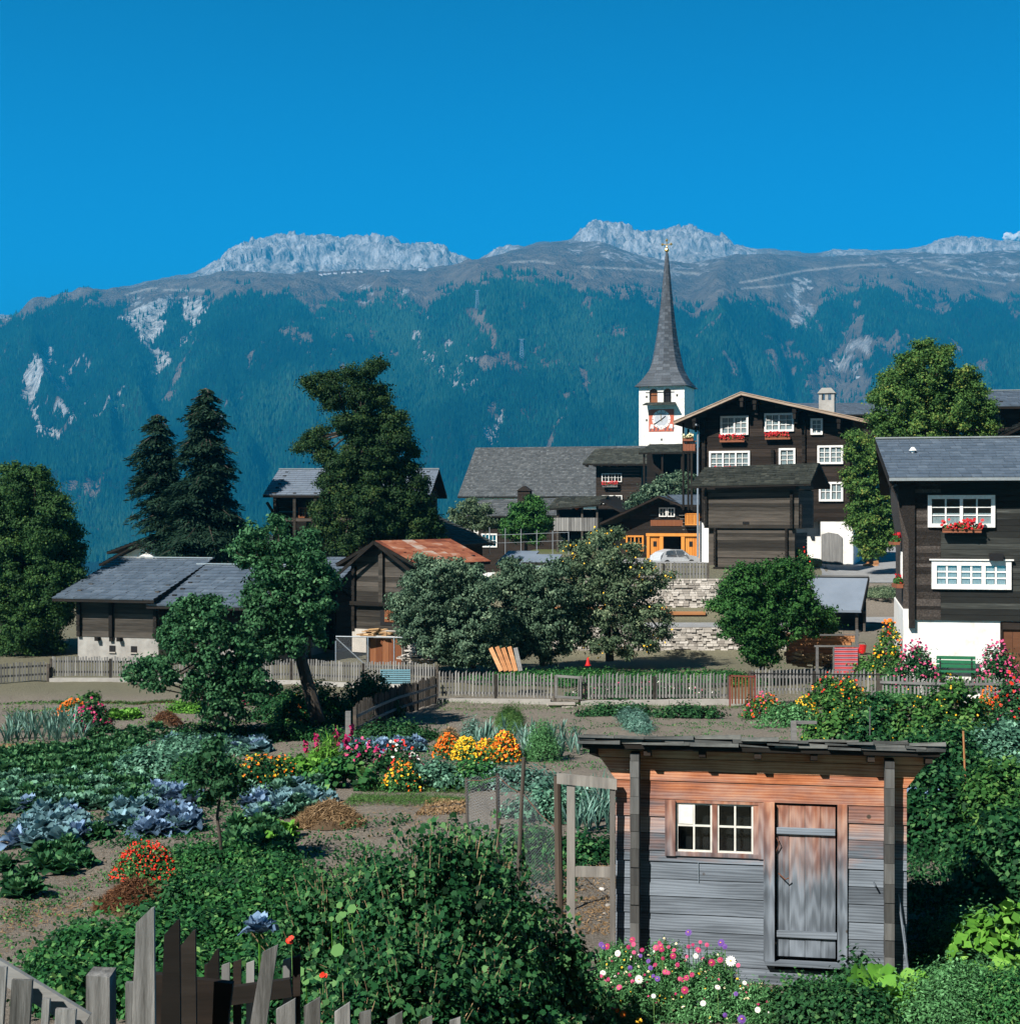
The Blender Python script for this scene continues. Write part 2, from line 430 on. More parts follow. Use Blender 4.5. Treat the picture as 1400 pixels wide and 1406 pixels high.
# ---- soil near the camera
def ground_mat():
    m, nt, bs = new_mat('garden_soil_and_grass')
    n1 = noise(nt, 1.1, 6); n2 = noise(nt, 14, 6, .75); n3 = noise(nt, 55, 3, .7)
    soil = ramp(nt, [(.25, (.12, .10, .08)), (.5, (.235, .205, .17)), (.75, (.36, .32, .27))])
    nt.links.new(n2.outputs[0], soil.inputs[0])
    grass = ramp(nt, [(.3, (.05, .075, .022)), (.7, (.15, .17, .06))])
    nt.links.new(n3.outputs[0], grass.inputs[0])
    a = nt.nodes.new('ShaderNodeAttribute'); a.attribute_name = 'grassy'
    mx = nt.nodes.new('ShaderNodeMix'); mx.data_type = 'RGBA'
    f = mathn(nt, 'MULTIPLY_ADD', n2.outputs[0], 1.0); nt.nodes[-1].inputs[2].default_value = -.5
    f = mathn(nt, 'ADD', f, a.outputs['Fac'], True)
    nt.links.new(f, mx.inputs[0]); nt.links.new(soil.outputs[0], mx.inputs[6]); nt.links.new(grass.outputs[0], mx.inputs[7])
    # paler dry crumbs
    cr = ramp(nt, [(.60, (0, 0, 0)), (.72, (1, 1, 1))]); nt.links.new(n3.outputs[0], cr.inputs[0])
    m2 = nt.nodes.new('ShaderNodeMix'); m2.data_type = 'RGBA'; m2.inputs[7].default_value = (.27, .235, .195, 1)
    nt.links.new(mathn(nt, 'MULTIPLY', cr.outputs[0], .5), m2.inputs[0]); nt.links.new(mx.outputs[2], m2.inputs[6])
    nt.links.new(m2.outputs[2], bs.inputs['Base Color'])
    bs.inputs['Roughness'].default_value = .95; bs.inputs['Specular IOR Level'].default_value = .1
    h = mathn(nt, 'ADD', n2.outputs[0], mathn(nt, 'MULTIPLY', n3.outputs[0], .5))
    bumpn(nt, bs, h, 1.0, .06)
    return m
go, PXg, Xg, Dg, Zg = polar_sheet('ground', np.arange(-900, 2301, 6.0), np.concatenate([[-20, -8, -2], np.geomspace(1.5, 400, 480)]),
                             lambda PX, X, D: G(np.where(D < 1.5, (PX - CX) * .01, X), D), ground_mat())
g = np.zeros_like(PXg)
g = smooth(50, 56, Dg) * (0.75 - .5 * smooth(60, 72, Dg) * (PXg > 1130))
g = np.maximum(g, 1.3 * smooth(95, 120, Dg))
g = np.maximum(g, (Dg < 13) * .7)
# the lane is bare, the dry bank is straw-coloured
at = go.data.attributes.new('grassy', 'FLOAT', 'POINT'); at.data.foreach_set('value', (g - .35).astype(np.float32).ravel())
# x of the rows behind the camera
co = np.empty(len(go.data.vertices) * 3, dtype=np.float32); go.data.vertices.foreach_get('co', co); co = co.reshape(-1, 3)
bad = co[:, 1] < 1.5
co[bad, 0] = ((PXg.ravel()[bad] - CX) * .01); go.data.vertices.foreach_set('co', co.ravel())
tag(go, kind='structure')

# ---- mountains on the far side of the valley
def pl(pts):
    a = np.array(pts, dtype=float); return a[:, 0], a[:, 1]
SKY = pl([(-700, 470), (-200, 455), (0, 433), (15, 432), (43, 420), (86, 408), (118, 397), (153, 396), (200, 386), (264, 375), (285, 369), (303, 361), (318, 350), (336, 338), (355, 331), (378, 327), (403, 322),
          (430, 325), (460, 326), (489, 323), (497, 325), (514, 322), (540, 327), (571, 335), (600, 336), (613, 343), (628, 350), (650, 358), (668, 350), (682, 342), (700, 338), (721, 339), (743, 331), (786, 326),
          (800, 315), (814, 306), (822, 304), (836, 307), (850, 307), (864, 311), (879, 318), (900, 320), (918, 317), (937, 311), (950, 313), (964, 316), (986, 324), (1004, 337), (1043, 342), (1079, 344), (1121, 349),
          (1143, 343), (1203, 343), (1257, 339), (1279, 333), (1329, 328), (1371, 332), (1400, 334), (1600, 350), (2100, 380)])
MEAD = pl([(-700, 480), (0, 445), (86, 412), (153, 400), (240, 384), (300, 376), (350, 378), (400, 384), (430, 376), (520, 371), (580, 369), (620, 366), (650, 361), (700, 350), (743, 335), (790, 331), (830, 336), (880, 350), (940, 362),
           (1000, 352), (1050, 348), (1121, 353), (1250, 348), (1400, 345), (2100, 395)])
TREE = pl([(-700, 500), (0, 442), (43, 424), (90, 411), (120, 408), (165, 416), (215, 410), (262, 406), (300, 397), (350, 398), (400, 399), (440, 410), (480, 412), (540, 405), (560, 416), (583, 425), (592, 412), (640, 386), (680, 377), (780, 388), (830, 400), (900, 404),
           (960, 428), (1000, 404), (1060, 425), (1090, 440), (1120, 425), (1135, 405), (1180, 386), (1215, 390), (1300, 402), (1400, 404), (2100, 430)])
def mid_d(px, dL, dC, dR):
    return np.interp(px, [-700, 0, 250, 420, 900, 1060, 1160, 2100], [dL, dL, dL * .97, dC, dC, dC * 1.03, dR, dR])

def mz(PX, X, D):
    PX = PX + (fbm(D / 420, PX / 90, 3, 50) - .5) * 26
    d1 = mid_d(PX, 3100, 3000, 3300)
    d2 = mid_d(PX, 5300, 4800, 5700)      # tree line
    d3 = mid_d(PX, 6000, 6300, 7000)      # crest of the meadows
    d4 = d3 + 1500                        # rock peaks
    yt = np.interp(PX, *TREE); ym = np.interp(PX, *MEAD); ys = np.interp(PX, *SKY)
    zt = (CY - yt) / F * d2; zm = (CY - ym) / F * d3; zs = (CY - ys) / F * d4
    z1 = -100 + 0 * D
    za = -100 + smooth(0, .12, (D - 400) / 4000) * 0
    t = np.clip((D - d1) / (d2 - d1), 0, 1); t = t ** 1.12
    z = z1 + (zt - z1) * t
    t2 = np.clip((D - d2) / (d3 - d2), 0, 1); z = np.where(D > d2, zt + (zm - zt) * (1.3 * t2 - .3 * t2 ** 2), z)
    sad = zm - 40
    t3 = np.clip((D - d3) / (d4 - d3), 0, 1)
    z = np.where(D > d3, zm + (zs - zm) * t3 ** 1.3 - 60 * np.sin(np.pi * t3) * (t3 < .7), z)
    t4 = np.clip((D - d4) / 2500, 0, 1); z = np.where(D > d4, zs - 900 * t4, z)
    # spurs, gullies and crags
    w = smooth(d1, d1 + 500, D)
    rid = 1 - np.abs(2 * fbm((PX + (D - 4000) * .035) / 120, D / 1500, 4, 11) - 1)
    z = z + w * (rid - .75) * 250 * (1 - smooth(d2, d3, D) * .75) * (.35 + .65 * (1 - smooth(d2 - 500, d2, D)))
    fine = fbm(X / 90, D / 130, 5, 21, .6) - .5
    z = z + w * fine * 60 * (1 - .5 * smooth(d2, d3, D))
    rock = smooth(d3 + 300, d4 - 200, D)
    cr = 1 - np.abs(2 * fbm(X / 130, D / 300, 6, 31, .66) - 1)
    z = z + rock * (cr - .78) * 210 * smooth(4, 26, np.interp(PX, *MEAD) - np.interp(PX, *SKY) + 3) * (1 - .7 * smooth(.9, 1.0, t3) * (t3 <= 1))
    return z + CZ

pxm = np.arange(-560, 1960, 2.6); dm = np.concatenate([np.linspace(380, 2900, 26), np.linspace(2950, 9300, 560)])

def inpoly(x, y, poly):
    r = np.zeros(x.shape, bool); n = len(poly)
    for i in range(n):
        x1, y1 = poly[i]; x2, y2 = poly[(i + 1) % n]
        if y1 == y2: continue
        c = ((y1 > y) != (y2 > y)) & (x < (x2 - x1) * (y - y1) / (y2 - y1) + x1)
        r ^= c
    return r
def seg(x, y, pts):
    m = np.full(x.shape, 1e9)
    for (x1, y1), (x2, y2) in zip(pts, pts[1:]):
        t = np.clip(((x - x1) * (x2 - x1) + (y - y1) * (y2 - y1)) / ((x2 - x1) ** 2 + (y2 - y1) ** 2), 0, 1)
        m = np.minimum(m, np.hypot(x - x1 - t * (x2 - x1), y - y1 - t * (y2 - y1)))
    return m
SCARS = [[(168, 430), (188, 416), (231, 413), (228, 440), (217, 462), (214, 482), (204, 484), (190, 462), (178, 448)], [(238, 414), (276, 412), (274, 430), (270, 450), (262, 458), (252, 440)],
         [(214, 485), (230, 480), (234, 495), (206, 522), (202, 515)], [(60, 473), (73, 476), (72, 500), (60, 520), (50, 560), (38, 562), (34, 545), (36, 508), (45, 495)], [(38, 560), (60, 572), (92, 600), (82, 608), (60, 598)],
         [(1092, 388), (1108, 387), (1110, 395), (1098, 408), (1086, 414)], [(1108, 420), (1114, 424), (1104, 440), (1098, 440)]]
SPECK = [[(80, 500), (110, 490), (150, 520), (192, 530), (185, 545), (120, 590), (70, 560)], [(255, 455), (268, 450), (262, 475), (252, 485)], [(1095, 405), (1120, 420), (1110, 450), (1080, 450)],
         [(630, 560), (690, 560), (690, 610), (640, 600)], [(480, 395), (560, 390), (570, 410), (500, 415)], [(640, 540), (660, 500), (620, 470), (590, 440), (575, 430), (570, 470), (600, 520)],
         [(1140, 470), (1190, 460), (1205, 500), (1180, 520), (1140, 505)], [(15, 430), (30, 470), (5, 480)]]
CLEAR = [[(372, 450), (400, 447), (405, 460), (434, 470), (425, 478), (395, 466)], [(643, 422), (656, 424), (672, 450), (686, 472), (674, 474), (655, 448)], [(648, 497), (690, 484), (726, 494), (722, 514), (704, 506), (662, 510)],
         [(730, 490), (762, 490), (758, 503), (735, 500)], [(815, 451), (862, 445), (858, 458), (820, 459)], [(500, 444), (514, 452), (512, 482), (503, 474)], [(1038, 455), (1060, 460), (1090, 478), (1112, 492), (1104, 500), (1080, 482)],
         [(1118, 505), (1150, 488), (1195, 520), (1195, 560), (1110, 560), (1106, 530)], [(1112, 488), (1140, 486), (1190, 512), (1170, 514), (1140, 500)],
         [(1166, 425), (1182, 430), (1186, 455), (1205, 480), (1196, 500), (1152, 495), (1160, 462)], [(1228, 410), (1250, 406), (1312, 424), (1306, 433), (1262, 424)], [(1383, 420), (1400, 420), (1400, 434)],
         [(553, 376), (600, 376), (588, 420), (578, 428)], [(1075, 395), (1130, 390), (1100, 440), (1080, 430)], [(690, 430), (700, 430), (700, 445)]]
PATHS = [[(1016, 388), (1040, 384), (1100, 372), (1172, 364), (1215, 362)], [(1018, 396), (1060, 393), (1090, 389)], [(700, 360), (735, 358), (760, 362)], [(800, 366), (880, 370), (960, 376)], [(172, 405), (200, 397), (216, 395)], [(226, 398), (280, 399)],
         [(1268, 358), (1330, 370)], [(1250, 366), (1300, 378), (1380, 390)]]
def masks(PX, PY, X, D):
    j = (fbm(X / 70, D / 110, 5, 61, .72) - .5); k = (fbm(X / 50 + 9, D / 70, 5, 67, .72) - .5)
    x = PX + j * 42; y = PY + k * 40
    above = y < np.interp(x, *TREE) + 9
    scar = np.zeros(x.shape, bool); sp = np.zeros(x.shape, bool); cl = np.zeros(x.shape, bool)
    for p in SCARS: scar |= inpoly(x, y, p)
    for p in SPECK: sp |= inpoly(x, y, p)
    for p in CLEAR: cl |= inpoly(x, y, p)
    n = fbm(X / 55, D / 120, 4, 71, .6)
    sp = sp & (n > .55)
    cl |= (fbm(X / 80, D / 150, 4, 77, .6) > .72)
    return above, scar, sp, cl

mo, PXm, Xm, Dm, Zm = polar_sheet('mountains', pxm, dm, mz, None)
mo.data.materials.clear()
PYm = CY - F * (Zm - CZ) / Dm
above, scar, sp, cl = masks(PXm, PYm, Xm, Dm)
ym = np.interp(PXm, *MEAD); d3 = mid_d(PXm, 6000, 6300, 7000)
rock = smooth(-300, 600, Dm - d3 - 450 + (fbm(Xm / 90, Dm / 160, 5, 41, .65) - .5) * 1300) * smooth(3, 10, ym - np.interp(PXm, *SKY))
rs = (fbm(Xm / 50, Dm / 60, 3, 91, .7) > .60) & (Dm > d3 - 900) & ((PXm > 1180) | ((PXm > 780) & (PXm < 1000)))
rock = np.maximum(rock, rs * .75)
screen = np.minimum(PXm, 1e9)
path = np.full(PXm.shape, 0.)
for p in PATHS: path = np.maximum(path, 1 - smooth(.7, 1.9, seg(PXm, PYm + 0, p)))
path *= (Dm > 4300) * (Dm < d3 + 100)
for nm, v in (('rock', np.maximum.reduce([rock, scar * 1.0, sp * .75])), ('pale', scar * 1.0), ('wood', ((~above) & ~scar & ~cl & ~sp) * 1.0), ('path', path)):
    at = mo.data.attributes.new(nm, 'FLOAT', 'POINT'); at.data.foreach_set('value', v.astype(np.float32).ravel())
tag(mo, kind='structure')
def mountain_mat():
    m, nt, bs = new_mat('alpine_rock_meadow_forest')
    def A(n):
        a = nt.nodes.new('ShaderNodeAttribute'); a.attribute_name = n; return a.outputs['Fac']
    n1 = noise(nt, .009, 6, .65); n2 = noise(nt, .03, 5, .7, (1, 1, .5))
    mead = ramp(nt, [(.3, (.12, .085, .06)), (.5, (.20, .145, .10)), (.7, (.31, .24, .175))]); nt.links.new(n1.outputs[0], mead.inputs[0])
    rck = ramp(nt, [(.34, (.19, .19, .20)), (.47, (.48, .47, .47)), (.62, (.85, .84, .83))]); nt.links.new(n2.outputs[0], rck.inputs[0])
    pal = ramp(nt, [(.36, (.10, .10, .09)), (.47, (.45, .44, .42)), (.6, (.78, .76, .72))]); nt.links.new(n2.outputs[0], pal.inputs[0])
    def mix(f, a, b):
        x = nt.nodes.new('ShaderNodeMix'); x.data_type = 'RGBA'
        nt.links.new(f, x.inputs[0]); nt.links.new(a, x.inputs[6])
        if isinstance(b, tuple): x.inputs[7].default_value = b
        else: nt.links.new(b, x.inputs[7])
        return x.outputs[2]
    c = mix(A('wood'), mead.outputs[0], (.018, .028, .014, 1))
    c = mix(A('rock'), c, rck.outputs[0]); c = mix(A('pale'), c, pal.outputs[0]); c = mix(A('path'), c, (.5, .45, .38, 1))
    nt.links.new(c, bs.inputs['Base Color'])
    bs.inputs['Roughness'].default_value = .95; bs.inputs['Specular IOR Level'].default_value = .05
    bumpn(nt, bs, n2.outputs[0], 1.0, 45)
    return m
mo.data.materials.append(mountain_mat())

# ---- the conifer forest on the mountain: a mass nobody could count
from mathutils import bvhtree
NT = 330000
qx = rng.uniform(-420, 1820, NT); tt = rng.random(NT)
d1 = mid_d(qx, 3100, 3000, 3300); d2 = mid_d(qx, 5300, 4800, 5700) + 450
qd = d1 + (d2 - d1) * tt
def bil(A, qx, qd):
    fx = (qx - pxm[0]) / (pxm[1] - pxm[0]); ix = np.clip(fx.astype(int), 0, len(pxm) - 2); fx -= ix
    iy = np.clip(np.searchsorted(dm, qd) - 1, 0, len(dm) - 2); fy = (qd - dm[iy]) / (dm[iy + 1] - dm[iy])
    return (A[iy, ix] * (1 - fx) + A[iy, ix + 1] * fx) * (1 - fy) + (A[iy + 1, ix] * (1 - fx) + A[iy + 1, ix + 1] * fx) * fy
qz = bil(Zm, qx, qd); X_ = (qx - CX) / F * qd
qpy = CY - F * (qz - CZ) / qd
ab, sca, spk, clr = masks(qx, qpy, X_, qd)
edge = fbm(X_ / 70, qd / 90, 3, 83)
keep = (~ab) & ~(sca & (rng.random(NT) > .05)) & ~(clr & (rng.random(NT) > .06)) & ~(spk & (rng.random(NT) > .25))
keep |= ab & (qpy > np.interp(qx, *TREE) - 9) & (edge > .62) & (rng.random(NT) < .35) & ~sca
keep &= rng.random(NT) < .35 + .9 * fbm(X_ / 160, qd / 160, 3, 87)
X_, qd, qz = X_[keep], qd[keep], qz[keep]; n = len(X_)
h = rng.uniform(10, 23, n); r = h * rng.uniform(.14, .21, n); K = 5
ang = rng.uniform(0, 6.28, n)[:, None] + np.arange(K)[None] * 2 * np.pi / K
ring = np.stack([X_[:, None] + r[:, None] * np.cos(ang), qd[:, None] + r[:, None] * np.sin(ang), np.repeat((qz - 1)[:, None], K, 1)], -1)
top = np.stack([X_, qd, qz + h], -1)[:, None]
V = np.concatenate([ring, top], 1).reshape(-1, 3)
b = (np.arange(n) * (K + 1))[:, None]
Fc = np.stack([np.stack([b[:, 0] + k, b[:, 0] + (k + 1) % K, b[:, 0] + K], -1) for k in range(K)], 1).reshape(-1, 3)
tn = np.clip(rng.normal(.42, .2, n) + (fbm(X_ / 200, qd / 300, 4, 99) - .5) * 1.5, 0, 1)
fo = np_mesh('mountain_forest', (V, Fc), 3, np.repeat(tn, K + 1), leafmat('far_conifer_green', (.003, .020, .011), (.008, .048, .026), (.034, .090, .048), .0, .9, .05))
tag(fo, 'dense dark conifer forest covering the mountain slopes', 'forest', kind='stuff')

# ---- unseen slope added behind the viewpoint to block skylight and darken shadows
hx, hy = np.meshgrid(np.linspace(-420, 420, 60), np.linspace(-420, -24, 40))
hz_ = CZ - 2.0 + np.clip(-24 - hy, 0, 400) * .62 + (fbm(hx / 30, hy / 30, 4, 5) - .5) * 14 * np.clip((-24 - hy) / 60, 0, 1)
i_ = np.arange(hx.size).reshape(hx.shape)
ho = np_mesh('sky_blocking_slope', (np.stack([hx, hy, hz_], -1).reshape(-1, 3), np.stack([i_[:-1, :-1], i_[:-1, 1:], i_[1:, 1:], i_[1:, :-1]], -1).reshape(-1, 4)), 4, np.zeros(hx.size), flat('dark_blocking_slope', (.03, .05, .02), .95), smooth=True)
tag(ho, kind='structure')

# ---- valley broadleaf scrub at the foot of the slope, left
def hazebox():
    MBz = MB(); MBz.box(-9000, 9000, -30, 11500, -215, 1500, 0)
    m = bpy.data.materials.new('valley_haze'); m.use_nodes = True; nt = m.node_tree
    nt.nodes.clear()
    out = nt.nodes.new('ShaderNodeOutputMaterial'); v = nt.nodes.new('ShaderNodeVolumePrincipled')
    v.inputs['Color'].default_value = (.02, .50, .92, 1)
    v.inputs['Density'].default_value = HAZE
    v.inputs['Anisotropy'].default_value = 0.1
    nt.links.new(v.outputs[0], out.inputs['Volume'])
    o = MBz.build('haze', m)
    tag(o, 'thin blue haze filling the valley air', 'haze', kind='stuff')
HAZE = 0.00015
hazebox()
# ------------------------------------------------------------------ building helpers
def S(d): return d / F

def logs(mb, x0, x1, z0, z1, y, course=.24, th=.16, holes=(), out=.0, jit=.012, axis='x'):
    """stacked timbers along local x (or y) with their outer face near y, leaving holes (x0,x1,z0,z1)"""
    n = max(1, round((z1 - z0) / course)); c = (z1 - z0) / n
    for i in range(n):
        a, b = z0 + i * c, z0 + (i + 1) * c - .008
        cuts = [(x0, x1)]
        for hx0, hx1, hz0, hz1 in holes:
            if hz0 < b - .02 and hz1 > a + .02:
                nc = []
                for p, q in cuts:
                    if hx0 > p and hx0 < q: nc.append((p, hx0))
                    if hx1 > p and hx1 < q: nc.append((hx1, q))
                    if hx1 <= p or hx0 >= q: nc.append((p, q))
                cuts = nc
        t = mb.r.random(); j = mb.r.uniform(-jit, jit)
        for p, q in cuts:
            if axis == 'x': mb.box(p, q, y + j, y + th, a, b, min(1, max(0, t + mb.r.uniform(-.15, .15))))
            else: mb.box(y - th, y + j, p, q, a, b, t) if out else mb.box(y + j, y + th, p, q, a, b, t)

def slates(mb, e0, e1, r1, r0, course=.3, wid=.35, th=.025, lift=.01, jit=.25, seed=1):
    """courses of slates from the eave e0-e1 up to the ridge r0-r1"""
    e0, e1, r0, r1 = map(Vector, (e0, e1, r0, r1))
    nrm = (e1 - e0).cross(r0 - e0).normalized()
    if nrm.z < 0: nrm = -nrm
    H = ((r0 - e0).length + (r1 - e1).length) / 2; n = max(1, int(H / course)); r = random.Random(seed)
    for i in range(n):
        a, b = i / n, min(1, (i + 1.25) / n)
        p0, p1 = e0.lerp(r0, a), e1.lerp(r1, a); q0, q1 = e0.lerp(r0, b), e1.lerp(r1, b)
        Wd = (p1 - p0).length; x = -r.random() * wid
        rt = r.random()
        while x < Wd:
            w = wid * r.uniform(1 - jit, 1 + jit)
            u, v = max(0, x) / Wd, min(Wd, x + w - .006) / Wd
            if v > u:
                l = lift + th * r.uniform(.6, 1.5); sl_ = -r.uniform(0, jit) * course * .3
                dn = (e0 - r0).normalized() * (-sl_)
                A, B = p0.lerp(p1, u) + dn, p0.lerp(p1, v) + dn; Cc, D = q0.lerp(q1, v), q0.lerp(q1, u)
                A2, B2 = A + nrm * (l + th), B + nrm * (l + th * r.uniform(.8, 1.3)); C2, D2 = Cc + nrm * lift, D + nrm * lift
                mb._add([A, B, B2, A2, C2, D2], [(0, 1, 2, 3), (3, 2, 4, 5)], min(1, max(0, r.gauss(.5, .2))))
            x += w

def slab(mb, e0, e1, r1, r0, th=.12, tint=.5):
    e0, e1, r0, r1 = map(Vector, (e0, e1, r0, r1))
    dz = Vector((0, 0, -th))
    mb.hexa([e0 + dz, e1 + dz, r1 + dz, r0 + dz, e0, e1, r1, r0], tint)

def roof_part(root, planes, smat, course=.3, wid=.35, th=.12, jit=.25, st=.022, under='blackwood', capm=None, seed=1, name='roof'):
    """planes: list of (eave0, eave1, ridge1, ridge0)"""
    mb = MB(seed)
    for k, p in enumerate(planes):
        mb.mi = 1; slab(mb, *p, th=th)
        mb.mi = 0; slates(mb, *p, course=course, wid=wid, th=st, jit=jit, seed=seed * 7 + k)
    if capm:
        mb.mi = 2
        e0, e1, r1, r0 = planes[0]
        mb.bar(Vector(r0) + Vector((0, 0, .05)), Vector(r1) + Vector((0, 0, .05)), .22, .05)
    return mb.build(name, [smat, M[under]] + ([M[capm]] if capm else []), root)

def window(root, x, z, w, h, y, n=2, rows=3, cols=2, fw=.09, curtain='full', mat='whitepaint', face='y', proud=.05):
    """casement window centred at x with sill height z on the wall plane y (outer face towards -y)"""
    f = MB(3); f.mi = 0
    if face == 'y': T = lambda X, Y, Z: (x + X, y + Y, z + Z)
    else: T = lambda X, Y, Z: (y + Y, x - X, z + Z)
    def bx(mb, x0, x1, y0, y1, z0, z1, t=.5):
        p = [T(x0, y0, z0), T(x1, y0, z0), T(x1, y1, z0), T(x0, y1, z0), T(x0, y0, z1), T(x1, y0, z1), T(x1, y1, z1), T(x0, y1, z1)]
        mb.hexa(p, t)
    bx(f, -w/2, -w/2 + fw, -proud, .02, 0, h); bx(f, w/2 - fw, w/2, -proud, .02, 0, h)
    bx(f, -w/2 + fw, w/2 - fw, -proud, .02, h - fw, h); bx(f, -w/2 + fw, w/2 - fw, -proud - .01, .02, 0, fw)
    iw = (w - 2 * fw); cw = (iw - (n - 1) * fw * .8) / n
    m1 = fw * .2
    for k in range(n):
        a = -iw / 2 + k * (cw + fw * .8); b = a + cw
        if k: bx(f, a - fw * .8, a, -proud + .006, .02, fw, h - fw)
        z0, z1 = fw, h - fw
        for c in range(1, cols):
            xx = a + (b - a) * c / cols; bx(f, xx - m1, xx + m1, -proud * .6, -.012, z0, z1)
        for r_ in range(1, rows):
            zz = z0 + (z1 - z0) * r_ / rows; bx(f, a, b, -proud * .55, -.014, zz - m1 * .8, zz + m1 * .8)
    wo = f.build('window', M[mat], root)
    g = MB(4); bx(g, -iw/2, iw/2, -.012, -.009, fw, h - fw); g.build('pane', M['glass'], wo)
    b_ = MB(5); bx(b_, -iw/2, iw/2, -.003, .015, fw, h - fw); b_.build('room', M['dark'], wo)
    if curtain:
        c = MB(6)
        for k in range(n):
            a = -iw / 2 + k * (cw + fw * .8); b = a + cw
            if curtain == 'full':
                bx(c, a + .02, a + cw * .42, -.008, -.005, fw, h - fw, .6); bx(c, b - cw * .42, b - .02, -.008, -.005, fw, h - fw, .4)
            elif curtain == 'half': bx(c, a, b, -.008, -.005, fw, fw + (h - 2 * fw) * .42, .6)
        c.build('curtain', M['lace'], wo)
    return wo

def blob_leaves(seed, n, R, L_, W_, up=.35, shape='quad', flatz=1.0, hollow=.55, clumps=0, cr=.18, zmin=None):
    """leaves spread through an ellipsoid R=(rx,ry,rz); returns (verts, tint, k)"""
    r = np.random.default_rng(seed)
    if clumps:
        d = r.normal(size=(clumps, 3)); d /= np.linalg.norm(d, axis=1)[:, None]
        rad = r.uniform(hollow, 1, clumps)[:, None]
        cc = d * rad * np.array(R)
        i = r.integers(0, clumps, n); off = r.normal(size=(n, 3)) * cr * np.array([R[0], R[1], R[2] * .8])
        c = cc[i] + off; tb = r.normal(0, .16, clumps)[i]; out = off / (np.linalg.norm(off, axis=1)[:, None] + 1e-6) * .6 + d[i] * .6
    else:
        d = r.normal(size=(n, 3)); d /= np.linalg.norm(d, axis=1)[:, None]
        c = d * (r.uniform(hollow ** 3, 1, n) ** (1 / 3))[:, None] * np.array(R); out = d; tb = 0
    if zmin is not None: c[:, 2] = np.where(c[:, 2] < zmin, zmin + (zmin - c[:, 2]) * .3, c[:, 2])
    nr = out + r.normal(size=(n, 3)) * .7 + np.array([0, 0, up])
    t = np.clip(.42 + tb + r.normal(0, .17, n), 0, 1)
    return leafpoly(r, c, nr, L_, W_, shape), t, {'quad': 4, 'five': 5, 'lobe': 7, 'hex': 6}[shape]

def leafpoly(r, c, nr, L_, W_, shape='quad', axis=None):
    n = len(c)
    nr = nr / (np.linalg.norm(nr, axis=1)[:, None] + 1e-9)
    a = r.normal(size=(n, 3)) if axis is None else axis
    u = a - (a * nr).sum(1)[:, None] * nr; u /= np.linalg.norm(u, axis=1)[:, None] + 1e-9
    v = np.cross(nr, u)
    s = r.uniform(.65, 1.25, n)[:, None]
    Lh = L_ / 2 * s; Wh = W_ / 2 * s
    if shape == 'quad': K = [(-1, 0, 0), (.1, .95, .12), (1, 0, 0), (.1, -.95, .12)]
    elif shape == 'five': K = [(-1, 0, 0), (-.2, 1, .2), (1, 0, 0), (-.2, -1, .2), (-.6, -.6, .1)]
    elif shape == 'hex': K = [(math.cos(q * math.pi / 3), math.sin(q * math.pi / 3), 0) for q in range(6)]
    else: K = [(-.8, 0, 0), (-.7, .9, .1), (.15, .55, .05), (.35, 1, .2), (1, 0, -.1), (.25, -.9, .15), (-.75, -.75, .1)]
    vs = [c + u * Lh * p + v * Wh * q + nr * Wh * w for p, q, w in K]
    return np.stack(vs, 1).reshape(-1, 3)

def foliage(name, parts, mat, parent=None, k=4):
    V = np.concatenate([p[0] for p in parts]); t = np.concatenate([np.repeat(p[1], k) for p in parts])
    return np_mesh(name, V, k, t, mat, parent)

def flowerbox(loc, rz, w, label, petal='geranium_red', box='terracotta', group='geranium boxes hanging at the windows', h=.18, hang=0):
    root = empty('flower_box', loc, rz, label, 'flower box', group)
    b = MB(1); b.box(-w/2, w/2, -.12, .1, 0, h); b.bar((-w/2, -.14, h), (w/2, -.14, h), .03, .03, .8); b.build('planter', M[box], root)
    sd_ = abs(hash(label)) % 999 if False else sum(map(ord, label)) % 997
    V, t, k = blob_leaves(sd_, 260, (w/2 + .04, .16, .15), .09, .07, .6)
    V = V + np.array([0, -.04, h + .08]); np_mesh('foliage', V, 4, np.repeat(t, 4), L['bushgreen'], root)
    r = np.random.default_rng(sd_ + 1); n = int(60 * w)
    c = np.stack([r.uniform(-w/2 - .05, w/2 + .05, n), r.uniform(-.24, .0, n), h + r.uniform(.02, .34, n)], 1)
    nr = np.tile([-.3, -1, .5], (n, 1)) + r.normal(size=(n, 3)) * .4
    V = leafpoly(r, c, nr, .11, .11, 'hex'); np_mesh('blossom', V, 6, np.repeat(r.random(n), 6), M[petal], root)
    return root

